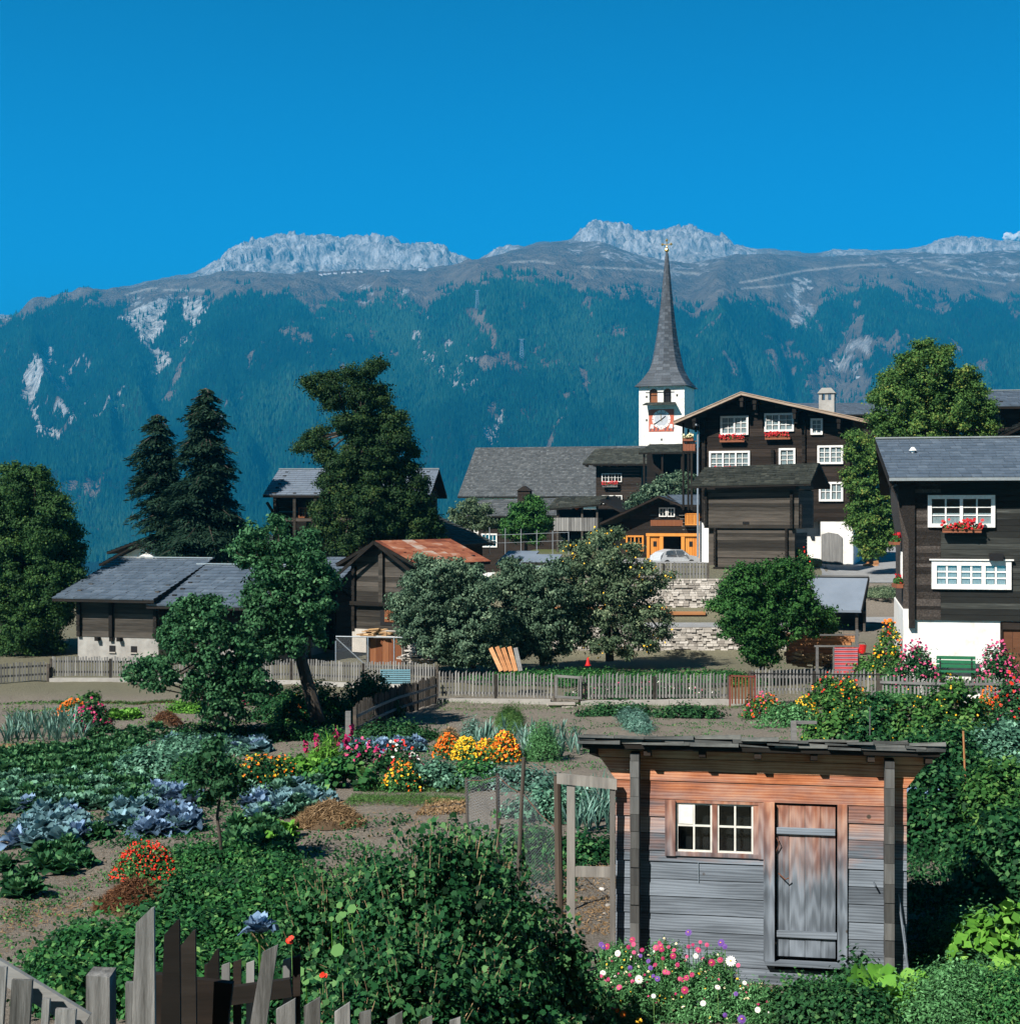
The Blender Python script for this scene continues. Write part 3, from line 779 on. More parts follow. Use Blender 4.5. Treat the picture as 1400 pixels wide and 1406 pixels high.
# ------------------------------------------------------------------ church
TH = math.radians(-17)
def church():
    d = 172.0; s = S(d)
    base = P(877, 703, d); base.z = CZ - 3
    th = math.radians(-19)
    root = empty('church_tower', base, th, 'white church tower with red clock face and slender grey spire', 'church tower')
    w = 61 * s / math.cos(th) * .985; z = lambda py: (CY - py) / F * d + 3
    dp = w * .98
    hb = [(.23 * w, .41 * w), (.54 * w, .71 * w)]      # the two belfry arches
    zb0, zb1 = z(553.5), z(538.5)
    b = MB(2)
    b.box(0, w, .35, dp, 0, z(528)); zt = z(528)
    for p, q in ((0, hb[0][0]), (hb[0][1], hb[1][0]), (hb[1][1], w)): b.box(p, q, 0, .35, zb0, zt)
    b.box(0, w, 0, .35, 0, zb0)
    for p, q in hb:    # arch heads
        r_ = (q - p) / 2; n = 8
        for i in range(n):
            a0, a1 = math.pi * i / n, math.pi * (i + 1) / n
            x0, x1 = p + r_ - r_ * math.cos(a0), p + r_ - r_ * math.cos(a1)
            z0, z1 = zb1 + r_ * math.sin(a0) * .8, zb1 + r_ * math.sin(a1) * .8
            b.prism([(x0, z0), (x1, z1), (x1, zt), (x0, zt)], 0, .35)
    body = b.build('wall', M['tower'], root)
    for i, (p, q) in enumerate(hb):
        o = MB(5); o.box(p, q, .30, .34, zb0, zb1 + .4, .3 if i else .8)
        o.build('shutter', M['redwood'] if i == 0 else M['dark'], root)
        bb = MB(6); bb.box(p, q, .2, .26, zb1 + .02, zb1 + .45); bb.build('arch_board', M['redwood'], root)
    m = MB(7); m.bar((.15 * w, -.05, zb1 - .05), (.78 * w, -.05, zb1 - .05), .05, .05); m.build('tie_rod', M['darkwood'], root)
    m = MB(8); slab(m, (.13 * w, -1.15, z(557)), (.86 * w, -1.15, z(557)), (.80 * w, 0, z(553)), (.17 * w, 0, z(553)), .06)
    slates(m, (.13 * w, -1.15, z(557)), (.86 * w, -1.15, z(557)), (.80 * w, 0, z(553)), (.17 * w, 0, z(553)), .3, .3)
    m.build('canopy', M['shingle'], root)
    for px_, py_ in ((.17, 545), (.84, 544), (.17, 577), (.5, 604)):
        m = MB(9); m.box(px_ * w - .09, px_ * w + .09, -.02, .02, z(py_) - .12, z(py_) + .12); m.build('wall_slot', M['dark'], root)
    # clock
    cx0, cx1, cz0, cz1 = .22 * w, .77 * w, z(593), z(562.5)
    c = MB(10); c.box(cx0, cx1, -.04, .02, cz0, cz1); ck = c.build('clock', flat('clock_red_paint', (.52, .13, .075), .7), root)
    cc = ((cx0 + cx1) / 2, cz1 - 1.13); R = 1.05
    def disc(r0, r1, y, mat, nm, n=28):
        q = MB(11)
        for i in range(n):
            a0, a1 = 2 * math.pi * i / n, 2 * math.pi * (i + 1) / n
            q.quad((cc[0] + r0 * math.sin(a0), y, cc[1] + r0 * math.cos(a0)), (cc[0] + r1 * math.sin(a0), y, cc[1] + r1 * math.cos(a0)),
                   (cc[0] + r1 * math.sin(a1), y, cc[1] + r1 * math.cos(a1)), (cc[0] + r0 * math.sin(a1), y, cc[1] + r0 * math.cos(a1)), .5)
        return q.build(nm, mat, ck)
    disc(.78, R, -.05, M['whitepaint'], 'hour_ring'); disc(0, .78, -.055, flat('clock_grey_blue', (.46, .48, .52), .7), 'dial')
    q = MB(12)
    for i in range(12):
        a = math.pi * i / 6; q.bar((cc[0] + .84 * math.sin(a), -.065, cc[1] + .84 * math.cos(a)), (cc[0] + 1.04 * math.sin(a), -.065, cc[1] + 1.04 * math.cos(a)), .05, .01, up=(0, 1, 0))
    q.build('hour_marks', M['terracotta'], ck)
    for nm, a, l, mt in (('minute_hand', 237, 1.0, 'dark'), ('hour_hand', 52, .6, 'dark'), ('gilt_star', 352, .62, 'gold')):
        q = MB(13); a = math.radians(a); q.bar((cc[0] - .2 * math.sin(a), -.08, cc[1] - .2 * math.cos(a)), (cc[0] + l * math.sin(a), -.08, cc[1] + l * math.cos(a)), .03, .13, up=(0, 1, 0)); q.build(nm, M[mt], ck)
    q = MB(14)
    for i, xx in enumerate((.12, .5, .88)):
        X = cx0 + (cx1 - cx0) * xx; Z = cz0 + (.62 if i != 1 else .5)
        for k in range(3):
            q.prism([(X - .2 + k * .15, Z - .25), (X - .1 + k * .15, Z - .3), (X - .02 + k * .12, Z + .15), (X - .12 + k * .1, Z + .22)], -.06, -.04)
    q.build('painted_ornament', M['whitepaint'], ck)
    q = MB(15)
    for k in range(7):
        X = cx0 + .12 + k * (cx1 - cx0 - .3) / 6
        if k in (3,): continue
        q.prism([(X, cz0 + .1), (X + .12, cz0 + .1), (X + .2, cz0 + .5), (X + .05, cz0 + .42)], -.055, -.04)
    q.build('painted_scroll', flat('clock_dark_paint', (.08, .09, .13)), ck)
    # spire: square flared base turning to a slender octagon
    prof = [(523 + 8, 1.16), (528, 1.13), (520, .98), (508, .83), (495, .70), (478, .58), (458, .47), (435, .37), (410, .275), (385, .195), (365, .135), (350, .085), (342, .04)]
    q = MB(16); cx_, cy_ = w / 2, dp / 2
    N = 16; rings = []
    for i, (py_, k) in enumerate(prof):
        zz = z(py_); hw = k * w / 2 * (.93 if py_ < 520 else 1); ring = []
        sq = max(0, 1 - i / 4.5)
        for a_ in range(N):
            a = 2 * math.pi * a_ / N + math.pi / 4
            ca, sa = math.cos(a), math.sin(a)
            rs_ = hw / max(abs(ca), abs(sa)); e = math.pi / 4
            am = (a % e) - e / 2
            ro = hw * 1.02 / math.cos(am) * math.cos(e / 2) if True else hw
            rr = rs_ * sq + ro * (1 - sq) * 1.02
            ring.append((cx_ + rr * ca, cy_ + rr * sa, zz))
        rings.append(ring)
    for i in range(len(rings) - 1):       # shingle courses, each band a little proud of the next
        nb = max(1, int((prof[i][0] - prof[i + 1][0]) * s / .3))
        for kk in range(nb):
            t0, t1 = kk / nb, (kk + 1) / nb
            for a_ in range(N):
                b_ = (a_ + 1) % N
                A = Vector(rings[i][a_]).lerp(Vector(rings[i + 1][a_]), t0); B = Vector(rings[i][b_]).lerp(Vector(rings[i + 1][b_]), t0)
                Cc = Vector(rings[i][b_]).lerp(Vector(rings[i + 1][b_]), t1); D = Vector(rings[i][a_]).lerp(Vector(rings[i + 1][a_]), t1)
                o_ = ((A + B) / 2 - Vector((cx_, cy_, (A.z + B.z) / 2))).normalized() * .02
                q._add([A + o_, B + o_, Cc, D], [(0, 1, 2, 3)])
    q._add(rings[0] + rings[1], [tuple(reversed(range(N)))], .2)
    sp = q.build('spire', M['spire'], root)
    q = MB(17); q.tube([(cx_, cy_, z(343)), (cx_, cy_, z(324))], .05, 6)
    for zz, r_ in ((z(340), .28), (z(335.5), .14)): q.lathe([(.02, -r_), (r_ * .8, -r_ * .5), (r_, 0), (r_ * .8, r_ * .5), (.02, r_)], 10, (cx_, cy_, zz))
    for sx in (-1, 1):
        q.bar((cx_, cy_, z(332)), (cx_ + sx * .5, cy_, z(332)), .07, .07); q.lathe([(.02, -.16), (.13, -.08), (.16, 0), (.13, .08), (.02, .16)], 8, (cx_ + sx * .5, cy_, z(332)))
    q.lathe([(.02, -.16), (.13, -.08), (.16, 0), (.13, .08), (.02, .16)], 8, (cx_, cy_, z(326.5)))
    q.build('spire_cross', M['gold'], root)
    # nave
    d = 166.0; s = S(d)
    root = empty('church_nave', P(628, 682, d), math.radians(-15), 'long grey shingled church nave roof beside the tower', 'church')
    wl = 250 * s; rise = 5.6; dep = 7.0
    b = MB(20)
    b.box(.5, wl, 1.2, 2 * dep - 1.2, -9, -.15); b.build('wall', M['plaster'], root)
    b = MB(21); b.prism([(1.0, -.15), (1.1, -.15), (1.1, rise - .8), (1.0, rise - .8)], dep - .3, dep + .3); b.build('gable', M['plaster'], root)
    roof_part(root, [((0, 0, 0), (wl, 0, 0), (wl, dep, rise), (0, dep, rise)), ((wl, 2 * dep, 0), (0, 2 * dep, 0), (0, dep, rise), (wl, dep, rise))],
              M['navestone'], .26, .3, .15, .3, .02, seed=5)
church()

# ------------------------------------------------------------------ the big dark log house
def corner_logs(mb, x, y, z0, z1, course=.24, w=.2, o=.18, sgn=-1):
    n = int((z1 - z0) / course)
    for i in range(n):
        z = z0 + i * course; j = mb.r.uniform(-.02, .02)
        if sgn < 0: mb.box(x - w / 2, x + w / 2, y - o + j, y + .05, z, z + course - .02)
        else: mb.box(x - o, x + o, y - w / 2 + j, y + w / 2, z, z + course - .02)

def big_house():
    d = 100.0; s = S(d); th = math.radians(-17)
    base = P(960, 772, d)
    root = empty('log_house', base, th, 'tall dark log house with white windows and red geranium boxes', 'house')
    k = s / math.cos(th)
    X = lambda px, dd=0: (px - 960) * k * (1 - (px - 960) / 205 * .028)
    Z = lambda py, px=1017: (py * -1 + 772) * s * (1 - (px - 960) * 1.2e-4)
    W_ = X(1163); dep = 9.0
    peak = (X(1019), Z(541)); le = (X(931), Z(579)); re = (X(1188), Z(583))
    def roofz(x):
        return le[1] + (peak[1] - le[1]) * (x - le[0]) / (peak[0] - le[0]) if x < peak[0] else peak[1] + (re[1] - peak[1]) * (x - peak[0]) / (re[0] - peak[0])
    b = MB(31)
    zw = Z(715)
    logs(b, 0, W_, zw, roofz(0) - .25, 0, .26, .2)
    # gable
    zg = roofz(0) - .25; n = int((peak[1] - zg) / .26)
    for i in range(n + 1):
        z0 = zg + i * .26; z1 = min(z0 + .25, peak[1] - .2)
        xa = peak[0] - (peak[1] - z1 - .2) * (peak[0] - le[0]) / (peak[1] - le[1]); xb = peak[0] + (peak[1] - z1 - .2) * (re[0] - peak[0]) / (peak[1] - re[1])
        xa = max(xa, 0); xb = min(xb, W_)
        if xb > xa and z1 > z0: b.box(xa, xb, b.r.uniform(-.01, .01), .2, z0, z1)
    for i in range(int((roofz(W_) - zw) / .26)):
        b.box(W_ - .2, W_ + b.r.uniform(-.01, .01), .2, dep, zw + i * .26, zw + i * .26 + .25)
        b.box(0, .2, .2, dep, zw + i * .26, zw + i * .26 + .25)
    b.box(.2, W_ - .2, dep - .2, dep, zw, roofz(W_) - .3)
    b.build('wall', M['darkwood'], root)
    b = MB(32)
    for px_, o in ((966, .22), (1098, .2), (1157, .25)):
        corner_logs(b, X(px_), 0, zw - .1, min(roofz(X(px_)) - .35, 12), .26, .2, o)
    corner_logs(b, X(1057), 0, Z(650), Z(614), .26, .2, .18)
    b.build('log_ends', M['blackwood'], root)
    b = MB(33); b.box(0, X(980), .02, dep, -.6, zw); b.box(X(1120), W_, .02, .3, -.6, zw); b.box(W_ - .3, W_ - .001, .3, dep, -.9, zw); b.box(X(980), X(1120), 1.0, 1.2, -.6, zw)
    b.build('stone_base', M['plaster'], root)
    dd = MB(34); zz = [(X(1121), -.4), (X(1149), -.4), (X(1149), Z(737)), (X(1143), Z(732)), (X(1130), Z(730)), (X(1121), Z(733))]
    dd.prism(zz, -.06, .05); dd.build('cellar_door', M['greyboard'], root)
    # roof
    f0, bk = -1.35, dep + .6
    ov = lambda p, y: (p[0], y, p[1])
    roof_part(root, [(ov(le, bk), ov(le, f0), ov(peak, f0), ov(peak, bk)), (ov(re, f0), ov(re, bk), ov(peak, bk), ov(peak, f0))],
              M['slate'], .35, .4, .16, .3, .025, seed=9, under='darkwood')
    b = MB(36)
    for a, c in ((le, peak), (re, peak)):
        b.bar((a[0], f0 - .03, a[1] - .06), (c[0], f0 - .03, c[1] - .06), .05, .17, .95); b.bar((a[0], f0 - .06, a[1] + .045), (c[0], f0 - .06, c[1] + .045), .06, .05, 1)
    b.build('barge_board', wood('pale_barge_board', [(0, (.08, .05, .035)), (.6, (.30, .22, .16)), (1, (.5, .42, .34))]), root)
    b = MB(37)
    for x in (X(957), peak[0], X(1032) + .2, X(1088), X(1146)):
        z = roofz(x) - .4
        b.box(x - .12, x + .12, f0 + .1, 0, z - .12, z + .12); b.box(x - .09, x + .09, f0 + .15, f0 + .3, z - .5, z - .12)
        b.prism([(x - .1, z - .75), (x + .1, z - .75), (x + .1, z - .12), (x - .1, z - .12)], -.35, 0)
    b.build('purlin', M['blackwood'], root)
    # chimney
    b = MB(38); cx_ = X(1122); b.box(cx_ - .5, cx_ + .5, 3.0, 4.0, roofz(cx_) - .4, roofz(cx_) + .95)
    for p in ((-.5, 3.0), (.3, 3.0), (-.5, 3.8), (.3, 3.8), (-.1, 3.0)): b.box(cx_ + p[0], cx_ + p[0] + .2, p[1], p[1] + .2, roofz(cx_) + .95, roofz(cx_) + 1.4)
    b.prism([(cx_ - .6, roofz(cx_) + 1.4), (cx_ + .6, roofz(cx_) + 1.4), (cx_ + .3, roofz(cx_) + 1.75), (cx_ - .3, roofz(cx_) + 1.75)], 2.9, 4.1)
    b.build('chimney', M['concrete'], root)
    b = MB(39); b.tube([(X(959), -.3, Z(590)), (X(959), -.3, Z(765))], .07, 8); b.bar((X(959), -1.2, Z(583)), (X(959), 8, Z(583)), .14, .1); b.build('downpipe', M['pole'], root)
    # windows
    rw = Matrix.Translation(base) @ Matrix.Rotation(th, 4, 'Z')
    def wn(x0, x1, y0, y1, n, rows=3, cur='full'):
        window(root, (X(x0) + X(x1)) / 2, Z(y1, (x0 + x1) / 2), X(x1) - X(x0), (y1 - y0) * s, -.02, n, rows, 2, .13, cur, proud=.12)
    wn(988, 1025, 571, 597, 2); wn(1046, 1085, 567, 592, 2); wn(1107, 1123, 574, 596, 1)
    wn(973, 1027, 619, 646, 3); wn(1065, 1087, 615, 640, 1); wn(1116, 1150, 611, 636, 2); wn(1118, 1150, 661, 687, 2, 2)
    def fb(px_, py_, w, lab, petal='geranium_red', yy=-.25):
        flowerbox(rw @ Vector((X(px_), yy, Z(py_, px_))), th, w, lab, petal)
    fb(1004, 607, 1.6, 'red geranium box under the upper left window of the tall dark log house')
    fb(1064, 603, 1.6, 'red geranium box under the upper middle window of the tall dark log house')
    flowerbox(rw @ Vector((X(998), -.25, Z(649, 990))), th, 1.5, 'low red geranium box under the three-part window of the tall dark log house', h=.08)
    # little balcony at the left
    bl = MB(41); bl.box(X(940), X(957), -.4, 2.5, Z(620), Z(618)); bl.build('balcony_floor', M['darkwood'], root)
    bl = MB(42)
    for i in range(8): bl.box(X(940) + i * .1, X(940) + i * .1 + .08, -.42, -.38, Z(618), Z(606))
    bl.bar((X(940), -.4, Z(605)), (X(957), -.4, Z(605)), .08, .08)
    bl.build('balcony_railing', M['terracotta'], root)
    bl = MB(43); bl.bar((X(940), -.35, Z(700)), (X(940), -.35, Z(580)), .12, .12); bl.bar((X(951), -.35, Z(700)), (X(951), -.35, Z(618)), .14, .14); bl.bar((X(938), 2, Z(700)), (X(938), 2, Z(585)), .12, .12); bl.build('balcony_post', M['blackwood'], root)
    flowerbox(rw @ Vector((X(947), -.5, Z(606, 947))), th, .7, 'small box of white flowers on the balcony rail near the church tower', 'petal_cream')
big_house()

# ------------------------------------------------------------------ stadel (granary barn) in front of it
def stadel():
    d = 90.0; s = S(d); th = math.radians(-22); base = P(972, 776, d)
    root = empty('granary', base, th, 'weathered log granary with mossy stone shingle roof before the tall log house', 'barn')
    k = s / math.cos(th); X = lambda px: (px - 972) * k; Z = lambda py: (776 - py) * s
    W_ = X(1086); dep = 4.2
    b = MB(51)
    logs(b, X(968), W_ + .12, Z(725), Z(672), -.25, .2, .18)          # upper storey, jettied
    logs(b, X(981), X(1083), Z(765), Z(727), -.12, .2, .18)
    logs(b, X(981), X(1083), Z(778), Z(766), -.08, .24, .18)
    for i in range(int((Z(672) - Z(725)) / .2)):
        z = Z(725) + i * .2; b.box(W_ - .1, W_ + .12, -.07, dep, z, z + .19); b.box(X(968), X(968) + .2, -.07, dep, z, z + .19)
    for i in range(int((Z(727) - Z(778)) / .2)):
        z = Z(778) + i * .2; b.box(X(1083) - .2, X(1083), .06, dep - .6, z, z + .19)
    # gable above right wall
    g0 = Z(672); pk = Z(643)
    n = int((pk - g0) / .2)
    for i in range(n):
        z = g0 + i * .2; q = (1 - i / n); b.box(W_ - .1, W_ + .12, dep / 2 - q * dep / 2, dep / 2 + q * dep / 2, z, z + .19)
    b.box(X(968), W_, dep - .2, dep, Z(725), Z(672)); b.box(X(972), X(1083), .1, .3, 0, g0 - .1)
    b.build('wall', M['greylog'], root)
    b = MB(52); corner_logs(b, X(971), -.25, Z(722), Z(675), .2, .16, .16); corner_logs(b, X(1080), -.25, Z(725), Z(672), .2, .16, .2)
    for px_ in (982, 1073): corner_logs(b, X(px_), -.12, Z(776), Z(722), .2, .14, .16)
    corner_logs(b, X(1090), 0, Z(725), Z(690), .2, .2, .15)
    b.build('log_ends', M['blackwood'], root)
    b = MB(53); b.box(X(980), X(1088), -.3, .1, Z(779) - .5, Z(778)); b.build('sill_beam', M['blackwood'], root)
    e = -.95
    zf = Z(668)
    roof_part(root, [((X(953), e, zf), (W_ + .95, e, zf + .12), (W_ + .85, dep / 2, pk + .30), (X(957), dep / 2, pk + .12)),
                     ((W_ + .95, dep - e, zf), (X(953), dep - e, zf), (X(957), dep / 2, pk + .12), (W_ + .85, dep / 2, pk + .30))],
              M['shingle'], .28, .34, .12, .45, .05, seed=12)
    b = MB(54); b.box(X(1018), X(1026), -.3, -.2, Z(719), Z(716)); b.build('vent_slot', M['dark'], root)
stadel()

# ------------------------------------------------------------------ generic simple log building
def logbarn(name, label, cat, px, py, d, th, W_, dep, hw, rise, wall='greylog', roofm='slate', ov=.6, ovs=.4, ridge='x', course=.24, base=0, basemat='concrete', rc=.35, rw_=.4, cap=None, rpos=.5, gable='greylog', jit=.3, st=.025, group=None, over_r=None):
    root = empty(name, P(px, py, d), math.radians(th), label, cat, group)
    b = MB(sum(map(ord, label)))
    z0 = base
    if base:
        q = MB(4); q.box(.02, W_ - .02, .02, dep - .02, -.8, base); q.build('stone_base', M[basemat], root)
    logs(b, 0, W_, z0, hw, 0, course, .18)
    n = max(1, round((hw - z0) / course)); c = (hw - z0) / n
    for i in range(n):
        b.box(0, .18, .18, dep - .18, z0 + i * c, z0 + (i + 1) * c - .01); b.box(W_ - .18, W_, .18, dep - .18, z0 + i * c, z0 + (i + 1) * c - .01)
    b.box(0, W_, dep - .18, dep, z0, hw)
    m = int(rise / course)
    if ridge == 'x':
        for i in range(m):
            q0 = i / m; a = (rpos * dep) * q0; bb = dep - (dep - rpos * dep) * q0
            for x in (0, W_ - .18): b.box(x, x + .18, a, bb, hw + i * course, hw + (i + 1) * course - .01)
        R0 = rpos * dep; e0 = -ov; e1 = dep + ov
        sl0 = rise / R0; sl1 = rise / (dep - R0); xr = ovs if over_r is None else over_r
        planes = [((-ovs, e0, hw - ov * sl0 + .12), (W_ + xr, e0, hw - ov * sl0 + .12), (W_ + xr, R0, hw + rise + .12), (-ovs, R0, hw + rise + .12)),
                  ((W_ + xr, e1, hw - ov * sl1 + .12), (-ovs, e1, hw - ov * sl1 + .12), (-ovs, R0, hw + rise + .12), (W_ + xr, R0, hw + rise + .12))]
    else:
        for i in range(m):
            q0 = i / m; a = (rpos * W_) * q0; bb = W_ - (W_ - rpos * W_) * q0
            for y in (0, dep - .18): b.box(a, bb, y + b.r.uniform(-.01, .01), y + .18, hw + i * course, hw + (i + 1) * course - .01)
        R0 = rpos * W_; sl0 = rise / R0; sl1 = rise / (W_ - R0)
        planes = [((-ov, dep + ovs, hw - ov * sl0 + .12), (-ov, -ovs, hw - ov * sl0 + .12), (R0, -ovs, hw + rise + .12), (R0, dep + ovs, hw + rise + .12)),
                  ((W_ + ov, -ovs, hw - ov * sl1 + .12), (W_ + ov, dep + ovs, hw - ov * sl1 + .12), (R0, dep + ovs, hw + rise + .12), (R0, -ovs, hw + rise + .12))]
    b.build('wall', M[wall], root)
    roof_part(root, planes, M[roofm] if isinstance(roofm, str) else roofm, rc, rw_, .13, jit, st, capm=cap, seed=sum(map(ord, label)) % 50 + 2)
    b = MB(6)
    for x in (.12, W_ - .12): corner_logs(b, x, 0, z0, hw, course, .16, .14)
    b.build('log_ends', M['blackwood'], root)
    return root
# ------------------------------------------------------------------ the rest of the village
# left: two slate roofed barns
r1 = logbarn('slate_barn', 'log barn on pale plastered base with slate roof beside the great dark tree', 'barn', 106, 908, 66, -17, 3.95, 9.0, 2.85, 1.35, 'greylog', 'slate', .75, .75, base=1.08, rpos=.5, cap='greytrim', over_r=.2)
q = MB(3); q.box(1.62, 1.78, -.14, .0, 1.1, 2.85); q.box(1.62, 1.78, -.1, 0, .9, 1.1); q.build('wall_post', M['blackwood'], r1)
for x in (1.58, 2.62): 
    q = MB(4); q.box(x, x + .28, -.012, .03, .45, .72); q.build('cellar_opening', M['dark'], r1)
    q = MB(4); q.box(x - .03, x + .31, -.05, .02, .40, .45); q.build('opening_sill', M['rubble'], r1)
for x in (.98, 2.05):
    q = MB(4); q.box(x, x + .16, -.22, .0, .92, 1.08); q.build('beam_end', M['blackwood'], r1)
r2 = logbarn('slate_shed', 'lower slate roofed shed joined to the right of the plastered barn', 'shed', 236, 906, 65, -17, 4.4, 7.0, 2.55, 1.25, 'blackwood', 'slate', .9, .7, base=.6, rpos=.5, cap='greytrim')
# dark barn behind the small tree, and its slate roof
r3 = logbarn('dark_barn', 'dark log barn with bluish slate roof behind the leaning pear tree', 'barn', 392, 905, 70, -17, 2.5, 4.5, 3.6, .9, 'blackwood', 'slate', .5, .35, base=.5, rpos=.5)
# white gabled cottage and brown chalet behind the barns
cr_ = empty('white_cottage', P(152, 800, 92), math.radians(-17), 'small white gabled cottage behind the slate roofed barns', 'cottage')
q = MB(5); q.prism([(0, -3), (4.4, -3), (4.4, 1.2), (2.2, 2.25), (0, 1.2)], 0, 6); q.build('wall', M['plaster'], cr_)
roof_part(cr_, [((-.5, 6.4, 1.1), (-.5, -.5, 1.1), (2.2, -.5, 2.42), (2.2, 6.4, 2.42)), ((4.9, -.5, 1.1), (4.9, 6.4, 1.1), (2.2, 6.4, 2.42), (2.2, -.5, 2.42))], M['slate'], .35, .4, .1, seed=3)
q = MB(6); q.box(2.5, 3.0, 2, 2.5, 2.2, 3.1); q.build('chimney', M['plaster'], cr_)
q = MB(7); q.box(2.05, 2.3, -.03, .02, 1.35, 1.6); q.build('vent', M['dark'], cr_)
r4 = logbarn('brown_chalet', 'low brown chalet roof half hidden by the two spruces', 'chalet', 170, 800, 104, -17, 9.5, 7, 2.2, 1.6, 'blackwood', 'shingle', .7, 1.0, ridge='y', rpos=.5)
# chalet behind the tall maple
r5 = logbarn('balcony_chalet', 'dark chalet with slate roof and open gallery behind the tall maple', 'chalet', 378, 790, 88, -4, 8.6, 6.5, 4.85, 1.2, 'blackwood', 'bluesheet', 1.0, .5, base=.1, cap='greytrim')
for x in (.15, 1.3, 2.5, 8.3):
    q = MB(8); q.bar((x, -.85, 0), (x, -.85, 4.75), .16, .16); q.build('gallery_post', M['greylog'], r5)
q = MB(8); q.bar((-.3, -.85, 4.2), (.15, -.6, 3.4), .14, .14); q.bar((.1, -.85, 3.2), (8.4, -.85, 3.2), .14, .16); q.build('gallery_beam', M['greylog'], r5)
window(r5, 1.75, 3.3, .8, .62, -.03, 2, 2, 2, .08, None, mat='redwood')
r6 = logbarn('brown_annex', 'dark sloping roofed annex right of the tall maple', 'annex', 520, 780, 92, -17, 4.6, 6, 1.6, 1.7, 'blackwood', 'shingle', .7, .6, ridge='y', rpos=.15)

# rust-roofed barn
def rust_barn():
    d = 66.0; th = -32
    root = logbarn('rust_roofed_barn', 'grey log barn under a rusty red sheet iron roof', 'barn', 484, 866, d, th, 3.3, 4.6, 3.0, .78, 'greylog', 'rust', .45, .55, ridge='y', rpos=.48, base=0, course=.22, rc=5, rw_=.8, st=.012, jit=.05)
    q = MB(9); q.box(1.5, 1.72, -.16, 0, 1.25, 3.7); q.build('wall_post', M['greylog'], root)
    q = MB(9); q.box(.0, 3.3, -.22, .0, 1.12, 1.28); q.build('floor_beam', M['blackwood'], root)
    q = MB(9); q.box(1.5, 3.0, -.03, .0, .3, 1.1); q.build('dark_opening', M['dark'], root)
    q = MB(9)
    for i in range(5): q.box(1.75 + i * .25, 1.98 + i * .25, -.06, -.035, .45, .95)
    q.build('plank_door', M['redwood'], root)
    for s_ in (0, 1):
        q = MB(9)
        a = [(-.5, 2.42), (1.58, 3.93)] if s_ == 0 else [(3.8, 2.52), (1.58, 3.93)]
        q.bar((a[0][0], -.57, a[0][1] - .08), (a[1][0], -.57, a[1][1] - .08), .05, .14); q.build('barge_board', M['blackwood'], root)
    q = MB(9); q.box(.05, 3.2, -.1, .3, -.9, .1); q.build('stone_base', M['rubble'], root)
rust_barn()
# brown sheet/plank door store below it
pr = empty('plank_store', P(508, 912, 61), math.radians(-10), 'rusty brown plank store with rubble sides below the rust roofed barn', 'store')
for i in range(5):
    q = MB(i); q.box(i * .26, i * .26 + .25, -.02, .03, 0, 1.05); q.build('door_plank', M['redwood'], pr)
q = MB(6); q.box(-.15, -.02, -.05, .6, 0, 1.15); q.box(1.32, 1.45, -.05, .6, 0, 1.15); q.box(-.15, 2.3, -.05, .6, 1.15, 1.27); q.build('frame', M['greylog'], pr)
q = MB(7)
for i in range(60): 
    x, z = q.r.uniform(1.46, 2.3), q.r.uniform(0, 1.0); q.box(x, x + q.r.uniform(.1, .3), q.r.uniform(-.08, 0), .4, z, z + .12)
q.build('rubble_side', M['rubble'], pr)

# blue sheet roofs of low sheds
def lowshed(px, py, d, w, dep, lab, rz=-17, h=1.6, mat='bluesheet'):
    root = empty('low_shed', P(px, py, d), math.radians(rz), lab, 'shed')
    b = MB(2); b.box(.1, w - .1, .1, dep - .1, -2.5, h - .3); b.build('wall', M['blackwood'], root)
    b = MB(3); slab(b, (-.1, -.2, h - .55), (w + .1, -.2, h - .55), (w + .1, dep, h + .1), (-.1, dep, h + .1), .09); b.build('roof', M[mat], root)
    return root
lowshed(684, 800, 84, 1.6, 2.2, 'left pale blue sheet shed roof behind the grey-green trees')
lowshed(712, 803, 82, 1.8, 1.9, 'right pale blue sheet shed roof behind the grey-green trees', h=1.5)

# long low house with white wall, left of the gallery
lr = empty('long_house', P(622, 760, 122), math.radians(-14), 'long low house with white walls under a grey roof below the church', 'house')
q = MB(4); q.box(0, 2.0, .3, 6, -1.5, 2.9); q.build('wall', M['plaster'], lr); q = MB(5); q.box(2.001, 9.5, .32, 6, -1.5, 2.9); q.build('timber_wall', M['darkwood'], lr)
roof_part(lr, [((.2, -.6, 2.95), (9.6, -.6, 3.05), (9.4, 2.9, 4.45), (1.6, 2.9, 4.3)), ((9.6, 6.6, 3.0), (.2, 6.6, 3.0), (1.6, 2.9, 4.3), (9.4, 2.9, 4.45))], M['navestone'], .4, .4, .1, seed=4)
window(lr, 2.9, .5, 1.3, 1.1, .28, 2, 2, 2, .1, None); 
q = MB(5); q.box(4.9, 5.9, 1.6, 2.4, 4.0, 5.0); q.prism([(4.8, 5.0), (6.0, 5.0), (5.4, 5.4)], 1.5, 2.5); q.build('chimney', M['darkwood'], lr)
